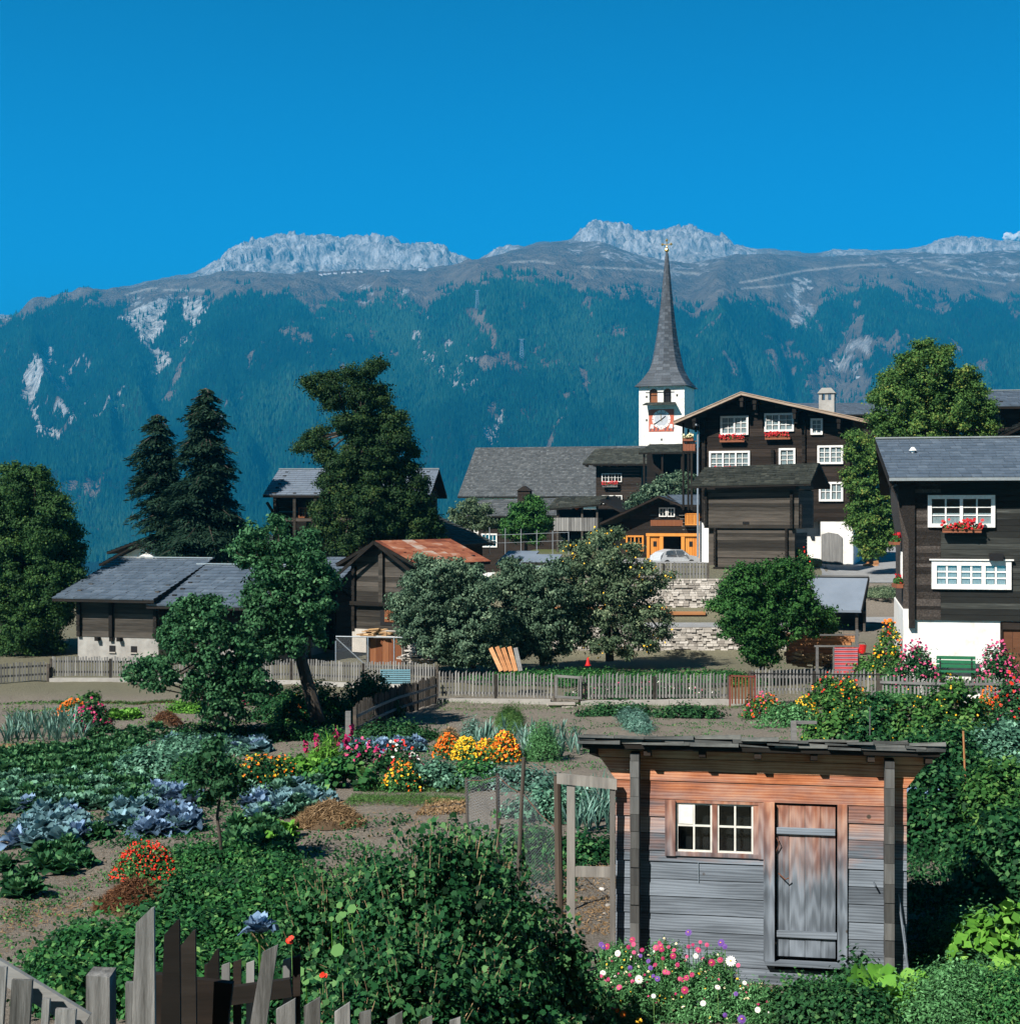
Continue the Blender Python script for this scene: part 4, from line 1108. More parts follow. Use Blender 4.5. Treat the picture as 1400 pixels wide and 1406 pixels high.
# gallery building
gr = empty('gallery_house', P(760, 757, 116), math.radians(-14), 'dark shed with open roofed gallery and grey board railing', 'shed')
q = MB(4); q.box(0, 6.2, 1.6, 5, -1, 3.2); q.build('wall', M['blackwood'], gr)
q = MB(4); q.box(0, 3.4, -.05, 1.6, 1.55, 1.7); q.build('gallery_floor', M['blackwood'], gr)
q = MB(5)
for i in range(17): q.box(i * .2, i * .2 + .18, -.08, -.04, 1.55, 2.55)
for i in range(8): q.box(3.42, 3.46, i * .2, i * .2 + .18, 1.55, 2.55)
q.build('board_railing', M['greyboard'], gr)
for x in (.3, 2.2, 3.35):
    q = MB(6); q.bar((x, 0, -1), (x, 0, 3.6), .14, .14); q.build('gallery_post', M['greylog'], gr)
roof_part(gr, [((-.4, -.5, 3.2), (3.7, -.5, 3.55), (3.9, 2, 4.25), (-.2, 2, 4.1))], M['shingle'], .3, .4, .12, .4, .04, seed=5)
q = MB(7); slab(q, (3.7, -.7, 3.9), (7.0, -.7, 2.1), (7.1, 5, 2.2), (3.8, 5, 4.3), .14); q.build('side_roof', M['blackwood'], gr)
tag(MB.build((lambda b: (b.lathe([(.05, 0), (.16, .08), (.18, .3), (.1, .42), (.02, .45)], 10), b)[1])(MB(1)), 'clay_pot', M['petal_orange']), 'orange clay pot standing on the grey board gallery railing', 'pot')
bpy.data.objects['clay_pot'].location = P(792, 700, 116.3)

# small log house right of the nave
def small_house():
    d = 132.0; root = empty('small_log_house', P(818, 740, d), math.radians(-14), 'small dark log house with red geraniums beside the church nave', 'house')
    s = S(d); Z = lambda y: (740 - y) * s; X = lambda x: (x - 818) * s * 1.03
    b = MB(3); logs(b, 0, X(879), -1, Z(639), 0, .26, .2); b.box(0, .2, .2, 5, -1, Z(639)); b.box(X(879) - .2, X(879), .2, 5, -1, Z(639)); b.build('wall', M['darkwood'], root)
    roof_part(root, [((X(803), -1.0, Z(637)), (X(893), -1.0, Z(638)), (X(895), 2.6, Z(614)), (X(810), 2.6, Z(614))), ((X(893), 6.2, Z(637)), (X(803), 6.2, Z(637)), (X(810), 2.6, Z(614)), (X(895), 2.6, Z(614)))], M['shingle'], .3, .35, .15, seed=6)
    q = MB(5)
    for i in range(8): q.box(X(806) + i * .68, X(806) + i * .68 + .16, -.95, .0, Z(641), Z(638.5))
    q.build('rafter_end', M['darkwood'], root)
    window(root, X(839.5), Z(662), X(853) - X(826), .75, -.02, 3, 2, 2, .07, None, proud=.1)
    window(root, X(840), Z(692), X(853) - X(826), .75, -.02, 3, 2, 2, .07, None, proud=.1)
    rw = Matrix.Translation(root.location) @ Matrix.Rotation(math.radians(-14), 4, 'Z')
    flowerbox(rw @ Vector((X(838), -.3, Z(669))), math.radians(-14), 1.3, 'red geranium box on the small dark log house beside the church nave', box='greyboard')
small_house()
# porch under the tower with a shingle roof and outside stair
pr = empty('porch_house', P(884, 690, 126), math.radians(-14), 'dark open porch building with shingle roof at the foot of the tower', 'porch')
s_ = S(126)
roof_part(pr, [((-.3, -.9, 68 * s_), (3.9, -.9, 68 * s_), (4.2, 1.5, 81 * s_), (.3, 1.5, 81 * s_))], M['shingle'], .28, .34, .13, .4, .04, seed=8)
q = MB(3); q.box(0, 4.6, 1.5, 4.5, -1, 76 * s_); q.box(.2, 4.4, 0.6, 1.5, 1.0, 1.2); q.build('wall', M['blackwood'], pr)
for x in (.1, 1.6, 3.2, 4.5):
    q = MB(3); q.bar((x, -.6, -.5), (x, -.6, 66 * s_), .14, .14); q.build('porch_post', M['darkwood'], pr)
q = MB(4)
for dy in (0, .25): q.bar((.8, -.7 - dy, 3.1 - dy), (2.8, -.7 - dy, 1.3 - dy), .08, .22)
for i in range(5): q.bar((.2, -.65, .9 + i * .28), (.9, -.65, .9 + i * .28), .04, .04)
q.build('outside_stair', M['darkwood'], pr)

# garage house
def garage_house():
    d = 107.0; s = S(d); root = empty('garage_house', P(836, 775, d), math.radians(-12), 'low dark gabled house with bright orange garage doors', 'house')
    X = lambda x: (x - 836) * s * 1.02; Z = lambda y: (775 - y) * s
    W_ = X(962); pk = (X(905), Z(681))
    b = MB(4); z = -.3
    while z < pk[1] - .3:
        xa = max(X(849), pk[0] - (pk[1] - z - .35) * 1.75); xb = min(W_, pk[0] + (pk[1] - z - .35) * 2.6)
        for p, q_ in (((xa, xb),) if z > Z(735) else ((xa, X(887)), (X(957), xb))): b.box(p, q_, b.r.uniform(-.01, .01), .2, z, z + .24)
        z += .25
    b.box(W_ - .2, W_, .2, 6, -.3, Z(700)); b.box(X(887), X(957), 1.5, 1.7, -.3, Z(735)); b.build('wall', M['darkwood'], root)
    le = (X(826), Z(718)); re = (X(958), Z(695))
    roof_part(root, [((le[0], 7, le[1]), (le[0], -1, le[1]), (pk[0], -1, pk[1]), (pk[0], 7, pk[1])), ((pk[0] + 1.6, -1, pk[1] - .65), (pk[0] + 1.6, 7, pk[1] - .65), (pk[0], 7, pk[1]), (pk[0], -1, pk[1])),
                     ((pk[0] + 1.45, -.95, pk[1] - .62), (W_ + .6, -.95, pk[1] - .62), (W_ + .6, 2.5, pk[1] + .1), (pk[0] + .2, 2.5, pk[1] + .1))], M['slate'], .35, .4, .14, seed=7, under='darkwood')
    o = MB(5)
    for a, b_ in ((887, 891), (904.5, 909), (933, 937.5), (954, 957.5)): o.box(X(a), X(b_), -.1, .3, -.3, Z(736))
    o.box(X(886), X(958), -.12, .3, Z(736), Z(732)); o.build('garage_frame', M['orangewood'], root)
    for a, b_, x in ((891, 904.5, 'wood'), (909, 933, 'dark'), (937.5, 954, 'wood')):
        o = MB(6)
        if x == 'wood':
            n = 5; 
            for i in range(n): o.box(X(a) + (X(b_) - X(a)) * i / n, X(a) + (X(b_) - X(a)) * (i + 1) / n - .015, .02, .08, -.3, Z(736))
            dr = o.build('garage_door', M['orangewood'], root)
            o = MB(7); c = (X(a) + X(b_)) / 2; o.box(c - .12, c + .12, -.005, .018, Z(750), Z(743)); o.build('door_window', M['dark'], dr)
        else:
            o.box(X(a), X(b_), .9, .95, -.3, Z(736)); o.build('garage_opening', M['dark'], root)
    window(root, (X(862) + X(880)) / 2, Z(757), X(880) - X(856), Z(735) - Z(757), -.03, 2, 2, 2, .12, None, mat='orangewood', proud=.1)
    window(root, X(908.5), Z(709.5), X(914) - X(904) , Z(697) - Z(709.5), -.03, 1, 2, 2, .07, None, proud=.1)
    window(root, X(919.5), Z(709.5), X(925) - X(915), Z(697) - Z(709.5), -.03, 1, 2, 2, .07, None, proud=.1)
    o = MB(8); n = 12
    for i in range(n): o.box(X(939) + i * .095, X(939) + i * .095 + .07, -.5, -.46, Z(721), Z(706))
    o.bar((X(939), -.48, Z(705.5)), (X(961), -.48, Z(705.5)), .08, .07); o.bar((X(939), -.48, Z(720)), (X(961), -.48, Z(720)), .06, .06)
    o.build('balcony_railing', M['orangewood'], root)
    o = MB(9); o.box(X(938), W_, -.5, 0, Z(723), Z(721)); o.build('balcony_floor', M['darkwood'], root)
    o = MB(9); o.box(X(892), X(935), -.04, -.012, Z(722), Z(714)); o.build('gable_board', M['redwood'], root)
garage_house()

# ---- car
def car():
    root = empty('parked_car', P(925, 778.5, 101.5), math.radians(-152), 'small white hatchback parked before the orange garage doors', 'car')
    prof = [(-1.75, .35), (-1.85, .55), (-1.78, .82), (-.95, .95), (-.35, 1.38), (.6, 1.42), (1.35, 1.2), (1.72, .92), (1.8, .55), (1.72, .32)]
    b = MB(1)
    for y0, y1, k in ((-.78, .78, 1),):
        b._add([(x, -.76 if z < 1 else -.60, z) for x, z in prof] + [(x, .76 if z < 1 else .60, z) for x, z in prof],
               [tuple(range(10)), tuple(reversed(range(10, 20)))] + [(i, i + 10, (i + 1) % 10 + 10, (i + 1) % 10) for i in range(10)], .5)
    b.build('body', M['carpaint'], root)
    g = MB(2); gm = flat('car_window_glass', (.05, .07, .09), .1, 0, .8)
    g.hexa([(-.96, -.70, .97), (-.96, .70, .97), (-.40, .56, 1.36), (-.40, -.56, 1.36), (-.99, -.70, .99), (-.99, .70, .99), (-.43, .56, 1.39), (-.43, -.56, 1.39)])
    g.build('windscreen', gm, root)
    for sy in (-1, 1):
        g = MB(3); a, c = sy * .755, sy * .63
        g.hexa([(-.75, a, .98), (.25, a, .98), (.25, c, 1.34), (-.35, c, 1.34), (-.75, a + sy * .01, .98), (.25, a + sy * .01, .98), (.25, c + sy * .01, 1.34), (-.35, c + sy * .01, 1.34)]); g.build('side_window', gm, root)
        g = MB(3); g.hexa([(.33, a, .98), (1.3, a, .98), (1.1, c, 1.28), (.33, c, 1.34), (.33, a + sy * .01, .98), (1.3, a + sy * .01, .98), (1.1, c + sy * .01, 1.28), (.33, c + sy * .01, 1.34)]); g.build('side_window', gm, root)
        for x in (-1.15, 1.15):
            w = MB(4); w.M = Matrix.Translation((x, sy * .70, .3)) @ Matrix.Rotation(math.pi / 2, 4, 'X'); w.lathe([(.05, -.09), (.3, -.09), (.3, .09), (.05, .09)], 16); wo = w.build('wheel', M['rubber'], root)
            w = MB(5); w.M = Matrix.Translation((x, sy * .70, .3)) @ Matrix.Rotation(math.pi / 2, 4, 'X'); w.lathe([(.01, -.1), (.17, -.1), (.17, .1), (.01, .1)], 12); w.build('rim', M['greytrim'], wo)
        h = MB(6); h.box(-1.84, -1.76, sy * .45 - .14, sy * .45 + .14, .62, .76); h.build('headlight', M['greytrim'], root)
        h = MB(7); h.box(-.62, -.5, sy * .8 - .07, sy * .8 + .07, .98, 1.08); h.build('wing_mirror', M['carpaint'], root)
    h = MB(8); h.box(-1.88, -1.8, -.7, .7, .36, .52); h.build('bumper', M['greytrim'], root); root.scale = (.84, .84, .84)
car()

# ---- far right roofs and the roof behind the big house
r7 = logbarn('upper_house', 'dark house with long slate roof behind the chimney of the tall log house', 'house', 1080, 640, 128, -6, 9.2, 6, 4.4, .95, 'blackwood', 'slate', .9, .8)
r8 = logbarn('hillside_house', 'slate roofed house at the right edge behind the big maple', 'house', 1372, 640, 84, -8, 6.5, 6.5, 3.35, .9, 'blackwood', 'slate', .9, .6, cap='greytrim')
r9 = logbarn('hillside_shed', 'dark gabled shed at the right edge below the slate roofed house', 'shed', 1376, 640, 74, -8, 4.5, 4, 1.4, 1.1, 'blackwood', 'shingle', .3, .5, ridge='y')

# ------------------------------------------------------------------ the right house
def right_house():
    d = 52.0; s = S(d); th = math.radians(-12.0)
    root = empty('dark_farmhouse', P(1240, 925, d), th, 'dark timber farmhouse with white ground floor and blue slate roof', 'house')
    rw = Matrix.Translation(root.location) @ Matrix.Rotation(th, 4, 'Z')
    X = lambda x: (x - 1240) * s; Z = lambda y: (925 - y) * s
    xr = X(1490); dep = 8.5; zb = Z(851)
    # base
    b = MB(3)
    b.prism([(0, -1.6), (X(1368), -1.6), (X(1368), zb), (0, zb)], 0, .3)
    b.box(X(1420), xr, 0, .3, -.4, zb); b.box(X(1368), X(1420), .5, .7, -.4, zb); b.box(0, .3, .3, dep, -1.6, zb + .3)
    b.build('white_wall', M['plaster'], root)
    b = MB(4)
    x0 = X(1246)
    logs(b, X(1288), xr, zb, Z(648), -.06, .2, .2, [])
    b.box(x0 + .2, xr, dep - .2, dep, zb, Z(640))
    b.build('wall', wood('black_green_old_logs', [(0, (.006, .006, .006)), (.5, (.018, .019, .017)), (.8, (.048, .051, .046)), (1, (.13, .135, .125))], 'x', 6), root)
    sh = surf('bark_brown_shingle_cladding', [(0, (.004, .003, .003)), (.45, (.022, .017, .014)), (.7, (.065, .053, .046)), (1, (.14, .12, .11))], 16, 4, tint=.5, bump=1.0, dist=.03)
    b = MB(5)
    z = zb
    while z < Z(652):
        b.box(X(1255), X(1289), -.075, .2, z, z + .117, b.r.random())
        b.box(X(1255), X(1255) + .12, .2, dep, z, z + .117, b.r.random()); z += .12
    b.prism([(X(1247), Z(862)), (X(1255), Z(862)), (X(1255), Z(660)), (X(1230), Z(660)), (X(1235), Z(700)), (X(1247), Z(740))], -.18, .12)
    b.build('shingle_cladding', sh, root)
    # gable wall facing the lane: clad, with overhang support
    b = MB(6); b.prism([(X(1246) - .1, zb - .1), (X(1256), zb - .1), (X(1256), Z(660)), (X(1232), Z(664)), (X(1236), Z(705)), (X(1246) - .1, Z(745))], 1.2, dep * .95); b.build('gable_cladding', sh, root)
    # roof
    e0 = (-.5, -.95, Z(656.5)); e1 = (xr + 1, -.95, Z(656.5)); ry = 3.6
    zr = Z(601) + .16
    r0 = (-.84, ry, 8.14); r1_ = (xr + 1, ry, 8.14)
    roof_part(root, [(e0, e1, r1_, r0), ((xr + 1, dep + .8, 6.3), (-.5, dep + .8, 6.3), r0, r1_)], M['slate'], .33, .36, .14, .22, .016, capm='greytrim', seed=14)
    b = MB(7); b.bar((e0[0], e0[1] - .02, e0[2] - .06), (e1[0], e1[1] - .02, e1[2] - .06), .04, .1, .9); b.build('eave_trim', M['greytrim'], root)
    b = MB(8)
    b.bar((e0[0] + .05, e0[1] + .05, e0[2] - .2), (r0[0] + .05, r0[1], r0[2] - .2), .06, .26); b.build('barge_board', sh, root)
    b = MB(8); cxx = X(1246); b.lathe([(.06, 0), (.06, .2), (.14, .2), (.05, .32)], 10, (cxx + .25, 1.8, Z(628) + .1)); b.build('vent_pipe', M['whitepaint'], root)
    # brackets
    b = MB(9)
    for y in (.3, 2.2): b.prism([(X(1255), Z(700)), (X(1255), Z(665)), (X(1226), Z(668)), (X(1240), Z(692))], y, y + .2)
    b.build('bracket', sh, root)
    # windows
    window(root, (X(1272) + X(1360)) / 2, Z(724), X(1360) - X(1272), Z(680) - Z(724), -.09, 2, 3, 2, .13, 'half', proud=.08)
    window(root, (X(1277) + X(1381)) / 2, Z(808), X(1381) - X(1277), Z(769) - Z(808), -.09, 3, 3, 2, .17, 'full', proud=.08)
    q = MB(10); q.box(X(1274), X(1384), -.22, -.09, Z(769), Z(767)); q.build('window_lintel', M['whitepaint'], root)
    # side window and door seen obliquely
    for y, z0, z1 in ((2.2, Z(805), Z(760)),):
        window(root, y, z0, .8, z1 - z0, X(1243) , 2, 2, 2, .1, None, face='x', proud=.07)
    q = MB(11); 
    for i in range(4): q.box(X(1370) + i * .34, X(1370) + i * .34 + .33, .06, .12, -.4, Z(862))
    dr = q.build('door', wood('brown_door_boards', [(0, (.05, .022, .012)), (.5, (.12, .05, .024)), (1, (.20, .09, .045))], 'x', 5), root)
    q = MB(12); q.tube([(X(1391), .05, Z(895)), (X(1391), -.03, Z(895)), (X(1391) + .1, -.03, Z(895))], .015, 6); q.build('handle', M['dark'], dr)
    q = MB(12); q.box(X(1367), X(1370), -.03, .3, -.4, Z(853)); q.box(X(1367), X(1422), -.03, .3, Z(862), Z(853)); q.build('door_frame', M['darkwood'], root)
    q = MB(13); q.box(X(1352), X(1370), -.35, -.1, Z(769), Z(759)); q.build('wall_lamp', M['dark'], root)
    flowerbox(rw @ Vector((X(1316), -.32, Z(731))), th, 1.25, 'geranium box with pink and red blooms under the farmhouse upper window', h=.12)
    flowerbox(rw @ Vector((X(1234), 1.6, Z(810))), math.radians(87), .9, 'red geranium box on the lane side of the farmhouse beside its lower window', h=.14)
    flowerbox(rw @ Vector((X(1231), 2.6, Z(750))), math.radians(87), .9, 'red geranium hanging from the gable side of the farmhouse near the lane', h=.1)
    # hanging flower pot on the corner
    pot = empty('flower_pot', P(1221, 868, 55), 0, 'dark hanging pot of orange and red flowers by the lane', 'flower pot')
    q = MB(2); q.lathe([(.01, 0), (.1, 0), (.17, .3), (.15, .3), (.02, .25)], 12); q.build('pot', M['dark'], pot)
    V, t, k = blob_leaves(77, 80, (.2, .2, .1), .08, .07, .8); np_mesh('foliage', V + np.array([0, 0, .33]), 4, np.repeat(t, 4), L['bushgreen'], pot)
    r = np.random.default_rng(5); c = r.normal(size=(30, 3)) * [.12, .12, .05] + [0, 0, .4]
    np_mesh('blossom', leafpoly(r, c, r.normal(size=(30, 3)) * .5 + [-.3, -1, .6], .09, .09, 'hex'), 6, np.zeros(180), M['petal_orange'], pot)
    # bench
    bn = empty('garden_bench', rw @ Vector((X(1283), -.75, -.25)), th, 'green painted bench standing against the white farmhouse wall', 'bench')
    w = X(1334) - X(1283)
    q = MB(3)
    for k_ in range(3): q.bar((0, .45 + k_ * .01, .62 + k_ * .14 - .05), (w, .45 + k_ * .01, .62 + k_ * .14 - .05), .04, .11, .5)
    q.build('backrest', M['green_paint'], bn)
    q = MB(4)
    for k_ in range(3): q.bar((0, .05 + k_ * .14, .42), (w, .05 + k_ * .14, .42), .12, .035, .5)
    q.build('seat', M['green_paint'], bn)
    for x in (.12, w - .12):
        q = MB(5); q.bar((x, .08, 0), (x, .08, .4), .05, .05); q.bar((x, .4, 0), (x, .48, .9), .05, .05); q.build('leg', M['dark'], bn)
right_house()

# ------------------------------------------------------------------ little shed right, woodpile, rug, bucket
def right_shed():
    d = 68.0; s = S(d); root = empty('tool_shed', P(1100, 893, d), math.radians(-14), 'small open shed with blue-grey sheet roof beside the farmhouse', 'shed')
    X = lambda x: (x - 1100) * s * 1.03; Z = lambda y: (893 - y) * s
    b = MB(2); b.box(X(1183) - .1, X(1183), 0, 2.4, -.2, Z(838)); b.box(X(1110), X(1183), 2.3, 2.4, -.2, Z(830)); b.prism([(X(1180), Z(838)), (X(1183), Z(838)), (X(1183), Z(800)), (X(1180), Z(800))], 1.0, 1.3)
    b.build('wall', M['greylog'], root)
    b = MB(3); slab(b, (X(1095), -.5, Z(836)), (X(1178), -.5, Z(836)), (X(1186), 1.2, Z(793)), (X(1100), 1.2, Z(793)), .1); b.build('roof', M['bluesheet'], root)
    b = MB(3); slab(b, (X(1178), 3.0, Z(836)), (X(1100), 3.0, Z(836)), (X(1100), 1.21, Z(793)), (X(1186), 1.21, Z(793)), .1); b.build('roof', M['bluesheet'], root)
    b = MB(4); b.bar((X(1100), 1.2, Z(792)), (X(1187), 1.2, Z(792)), .22, .06); b.build('ridge_cap', M['greyrail'], root)
    b = MB(4); b.bar((X(1178) + .02, -.5, Z(838)), (X(1187), 1.2, Z(795)), .05, .16); b.bar((X(1187), 1.2, Z(795)), (X(1180), 3, Z(838)), .05, .16); b.build('barge_board', M['blackwood'], root)
    for x in (X(1112), X(1172)):
        b = MB(5); b.bar((x, -.2, -.2), (x, -.2, Z(837)), .12, .12); b.build('post', M['greylog'], root)
right_shed()
wp = empty('board_stack', P(1078, 912, 62), math.radians(-14), 'stack of fresh orange boards before the small open shed', 'board stack')
q = MB(6)
for i in range(8): q.bar((q.r.uniform(-.1, .1), q.r.uniform(-.1, .1), .1 + i * .155), (2.65 + q.r.uniform(-.15, .1), q.r.uniform(-.1, .1), .1 + i * .155), .4, .14)
q.build('boards', M['freshwood'], wp)
fw = tag(None or empty('firewood_heap', P(1085, 915, 60.5), 0), 'jumbled firewood heap beside the striped rug', 'firewood')
q = MB(8)
for i in range(150):
    x = q.r.uniform(0, 2.2); z = q.r.uniform(0, .55) * (1 - .2 * x); y = q.r.uniform(-.4, .2); a = q.r.uniform(-.5, .5)
    q.bar((x, y, z), (x + .35 * math.cos(a), y - .1, z + .2 * math.sin(a)), .08, .07)
q.build('logs', M['firewood'], fw)
# rug on a rack
rk = empty('drying_rack', P(1144, 930, 56), 0, 'wooden carpet rack of poles beside the small open shed', 'rack')
for x in (.02, .86, -.6):
    q = MB(3); q.bar((x, 0, 0), (x, 0, 1.75 if x == .86 else 1.15), .09, .09); q.build('post', M['greyrail'], rk)
q = MB(4); q.bar((-.7, 0, 1.14), (.95, 0, 1.14), .06, .06); q.bar((-.5, 0, .8 + .75), (.95, 0, .8 + .75), .05, .05); q.build('rail', M['greyrail'], rk)
q = MB(5); st_ = new_mat('red_striped_rug'); m_, nt_, bs_ = st_
w_ = nt_.nodes.new('ShaderNodeTexWave'); w_.bands_direction = 'Z'; w_.inputs['Scale'].default_value = 2.1; w_.inputs['Distortion'].default_value = .5; tc_ = nt_.nodes.new('ShaderNodeTexCoord')
nt_.links.new(tc_.outputs['Object'], w_.inputs[0]); rr_ = ramp(nt_, [(.0, (.42, .03, .03)), (.35, (.60, .07, .07)), (.5, (.34, .16, .22)), (.75, (.45, .36, .40)), (.85, (.12, .06, .10))]); nt_.links.new(w_.outputs[0], rr_.inputs[0]); nt_.links.new(rr_.outputs[0], bs_.inputs['Base Color']); bs_.inputs['Roughness'].default_value = .95
rg = empty('striped_rug', P(1145, 889, 55.94), 0, 'red striped rag rug hung over the carpet rack', 'rug')
for i in range(9):
    for k_ in range(10):
        x0, x1 = i * .095, (i + 1) * .095; z0, z1 = -k_ * .1, -(k_ + 1) * .1
        wv = lambda x, z: -.04 + .012 * math.sin(x * 11 + z)
        q.quad((x0, wv(x0, z0), z0), (x1, wv(x1, z0), z0), (x1, wv(x1, z1), z1), (x0, wv(x0, z1), z1))
q.build('rug', m_, rg)
bk_ = empty('bucket', P(1183, 897, 60), 0, 'red plastic bucket by the drying rack', 'bucket')
q = MB(6); q.lathe([(.01, 0), (.13, 0), (.18, .32), (.19, .32), (.16, .3), (.12, .03)], 14); q.build('pail', M['red_plastic'], bk_)
q = MB(6); q.tube([(-.18, 0, .3), (-.1, 0, .42), (.1, 0, .42), (.18, 0, .3)], .01, 5); q.build('handle', M['dark'], bk_)

# barrel
ba = empty('barrel', P(1118, 786, 93), 0, 'old wooden barrel lying at the corner of the granary', 'barrel')
q = MB(7); q.M = Matrix.Translation((0, 0, .42)) @ Matrix.Rotation(math.pi / 2, 4, 'Y') @ Matrix.Rotation(.2, 4, 'X'); q.lathe([(.02, -.45), (.34, -.45), (.43, -.2), (.45, 0), (.43, .2), (.34, .45), (.02, .45)], 18); q.build('staves', M['firewood'], ba)
for x in (-.3, .3):
    q = MB(7); q.M = Matrix.Translation((0, 0, .42)) @ Matrix.Rotation(math.pi / 2, 4, 'Y'); q.lathe([(.405, x - .03), (.415, x - .03), (.415, x + .03), (.405, x + .03)], 18); q.build('hoop', M['rusty'], ba)
# firewood by the lane (sunlit, pale)
fw2 = empty('log_pile', P(1190, 790, 96), 0, 'pale cut log pile along the lane wall', 'log pile')
q = MB(9)
for i in range(90):
    t = q.r.random(); x = t * 1.3 + q.r.uniform(-.25, .25); y = t * 5; z = q.r.uniform(0, .6) + .1; q.bar((x, y, z), (x + .5, y + .1, z + q.r.uniform(-.1, .1)), .16, .14)
q.build('logs', M['freshwood'], fw2)

# ---- lane
def ribbon(name, pts, mat, lift=.03, label=None):
    """pts: list of (px_left, px_right, d)"""
    V = []; 
    ds = np.arange(pts[0][2], pts[-1][2], .5); a = np.interp(ds, [p[2] for p in pts], [p[0] for p in pts]); b = np.interp(ds, [p[2] for p in pts], [p[1] for p in pts])
    n = 9
    for d, l, r in zip(ds, a, b):
        for k in range(n):
            x = (l + (r - l) * k / (n - 1) - CX) / F * d; V.append((x, d, float(G(x, d)) + lift))
    i = np.arange(len(ds) * n).reshape(-1, n)
    Fc = np.stack([i[:-1, :-1], i[:-1, 1:], i[1:, 1:], i[1:, :-1]], -1).reshape(-1, 4)
    o = np_mesh(name, (np.array(V), Fc), 4, np.zeros(len(V)), M[mat]); tag(o, kind='structure'); return o
ribbon('lane', [(1128, 1300, 80.4), (1128, 1300, 86), (1120, 1262, 100), (1150, 1262, 125)], 'asphalt')
ribbon('lower_lane', [(740, 1248, 70.6), (740, 1246, 73.4)], 'asphalt')
ribbon('yard', [(840, 980, 98), (840, 985, 106)], 'asphalt')

# ---- retaining walls of rubble
def rubble_wall(px0, px1, d, z0, z1, lab, th=.5, seed=1):
    x0, x1 = (px0 - CX) / F * d, (px1 - CX) / F * d
    root = empty('retaining_wall', (x0, d, CZ + z0), 0, lab, 'stone wall')
    b = MB(seed); b.mi = 0; b.box(0, x1 - x0, .08, th, 0, z1 - z0 - .03, .2)
    z = 0
    while z < z1 - z0:
        h = b.r.uniform(.06, .15); x = 0
        while x < x1 - x0:
            w = b.r.uniform(.1, .42); j = b.r.uniform(-.02, .09)
            b.box(x, min(x1 - x0, x + w - .015), -j, .1, z, min(z1 - z0, z + h - .012)); x += w
        z += h
    b.build('stones', M['rubble'], root)
    return root
rubble_wall(735, 1120, 69.4, -6.5, -5.25, 'lower rubble retaining wall shaded by the apple tree', seed=3)
rubble_wall(800, 1128, 76.0, -5.4, -3.32, 'upper pale rubble retaining wall below the garage yard', seed=4)
for k_, (a, b_, yy) in enumerate(((760, 915, 833), (905, 968, 840))):
    q = MB(k_); p0, p1 = P(a, yy + 2, 75.6), P(b_, yy + 2, 75.6); q.bar((0, 0, 0), p1 - p0, .2, .16)
    o = q.build('beam', M['freshwood']); o.location = p0; tag(o, ['long', 'short'][k_] + ' fresh timber beam lying against the upper stone wall', 'beam')

# ---- hillside: huts and cable pylons
for px_, py_, d_, lab in ((668, 486, 4500, 'small white hut on the forest clearing below the pylons'), (892, 594, 3750, 'tiny white hut in the forest left of the tower'), (1140, 497, 4300, 'hut at the top of the right meadow'), (1178, 520, 4100, 'hut on the right meadow beside the maple')):
    x_ = (px_ - CX) / F * d_
    # find the slope there
    dd_ = np.linspace(3000, 5600, 900); zz_ = bil(Zm, np.full(900, float(px_)), dd_); pyy = CY - F * (zz_ - CZ) / dd_
    i_ = np.argmax(pyy <= py_); d_ = dd_[i_]; x_ = (px_ - CX) / F * d_
    o = empty('mountain_hut', (x_, d_, float(zz_[i_]) + 2), 0, lab, 'hut')
    q = MB(1); q.box(-6, 6, 0, 8, -3, 5); q.build('wall', M['plaster'], o)
    q = MB(2); q.prism([(-7, 5), (7, 5), (0, 9)], -1, 9); q.build('roof', M['shingle'], o)
for px_, y0, y1, lab in ((716, 465, 496, 'lattice cable pylon on the forest clearing'), (655, 398, 424, 'lattice cable pylon high in the forest')):
    dd_ = np.linspace(3000, 6000, 900); zz_ = bil(Zm, np.full(900, float(px_)), dd_); pyy = CY - F * (zz_ - CZ) / dd_
    i_ = np.argmax(pyy <= y1); d_ = dd_[i_]
    H = (y1 - y0) / F * d_; w = H * .1
    o = empty('cable_pylon', ((px_ - CX) / F * d_, d_, float(zz_[i_]) - 2), 0, lab, 'pylon')
    for sx in (-1, 1):
        for sy in (-1, 1):
            q = MB(1); q.bar((sx * w, sy * w, 0), (sx * w * .4, sy * w * .4, H), .9, .9); q.build('leg', M['greytrim'], o)
    q = MB(2)
    for i in range(9):
        a, b_ = i / 9, (i + 1) / 9; k0, k1 = 1 - .6 * a, 1 - .6 * b_
        for sy in (-1, 1):
            q.bar((-w * k0, sy * w * k0, H * a), (w * k1, sy * w * k1, H * b_), .5, .5); q.bar((w * k0, sy * w * k0, H * a), (-w * k1, sy * w * k1, H * b_), .5, .5)
    q.bar((-w * 1.4, 0, H), (w * 1.4, 0, H), 1.2, 1.2); q.build('lattice', M['greytrim'], o)
# resort houses along the meadow
for k_, px_ in enumerate((440, 446, 452, 460, 471, 478, 487, 495, 525, 532, 577, 583)):
    dd_ = np.linspace(4900, 6800, 900); zz_ = bil(Zm, np.full(900, float(px_)), dd_); pyy = CY - F * (zz_ - CZ) / dd_
    i_ = np.argmax(pyy <= 378 - k_ * .6); d_ = dd_[i_]
    o = empty('resort_house', ((px_ - CX) / F * d_, d_, float(zz_[i_])), 0, 'far pale house in the row along the high meadow', 'house', 'resort houses along the high meadow')
    q = MB(k_); q.box(-7, 7, 0, 9, -4, 6 + (k_ == 10) * 6); q.build('wall', M['plaster'], o)
    q = MB(2); q.prism([(-8, 6 + (k_ == 10) * 6), (8, 6 + (k_ == 10) * 6), (0, 11 + (k_ == 10) * 4)], -1, 10); q.build('roof', M['redwood'], o)
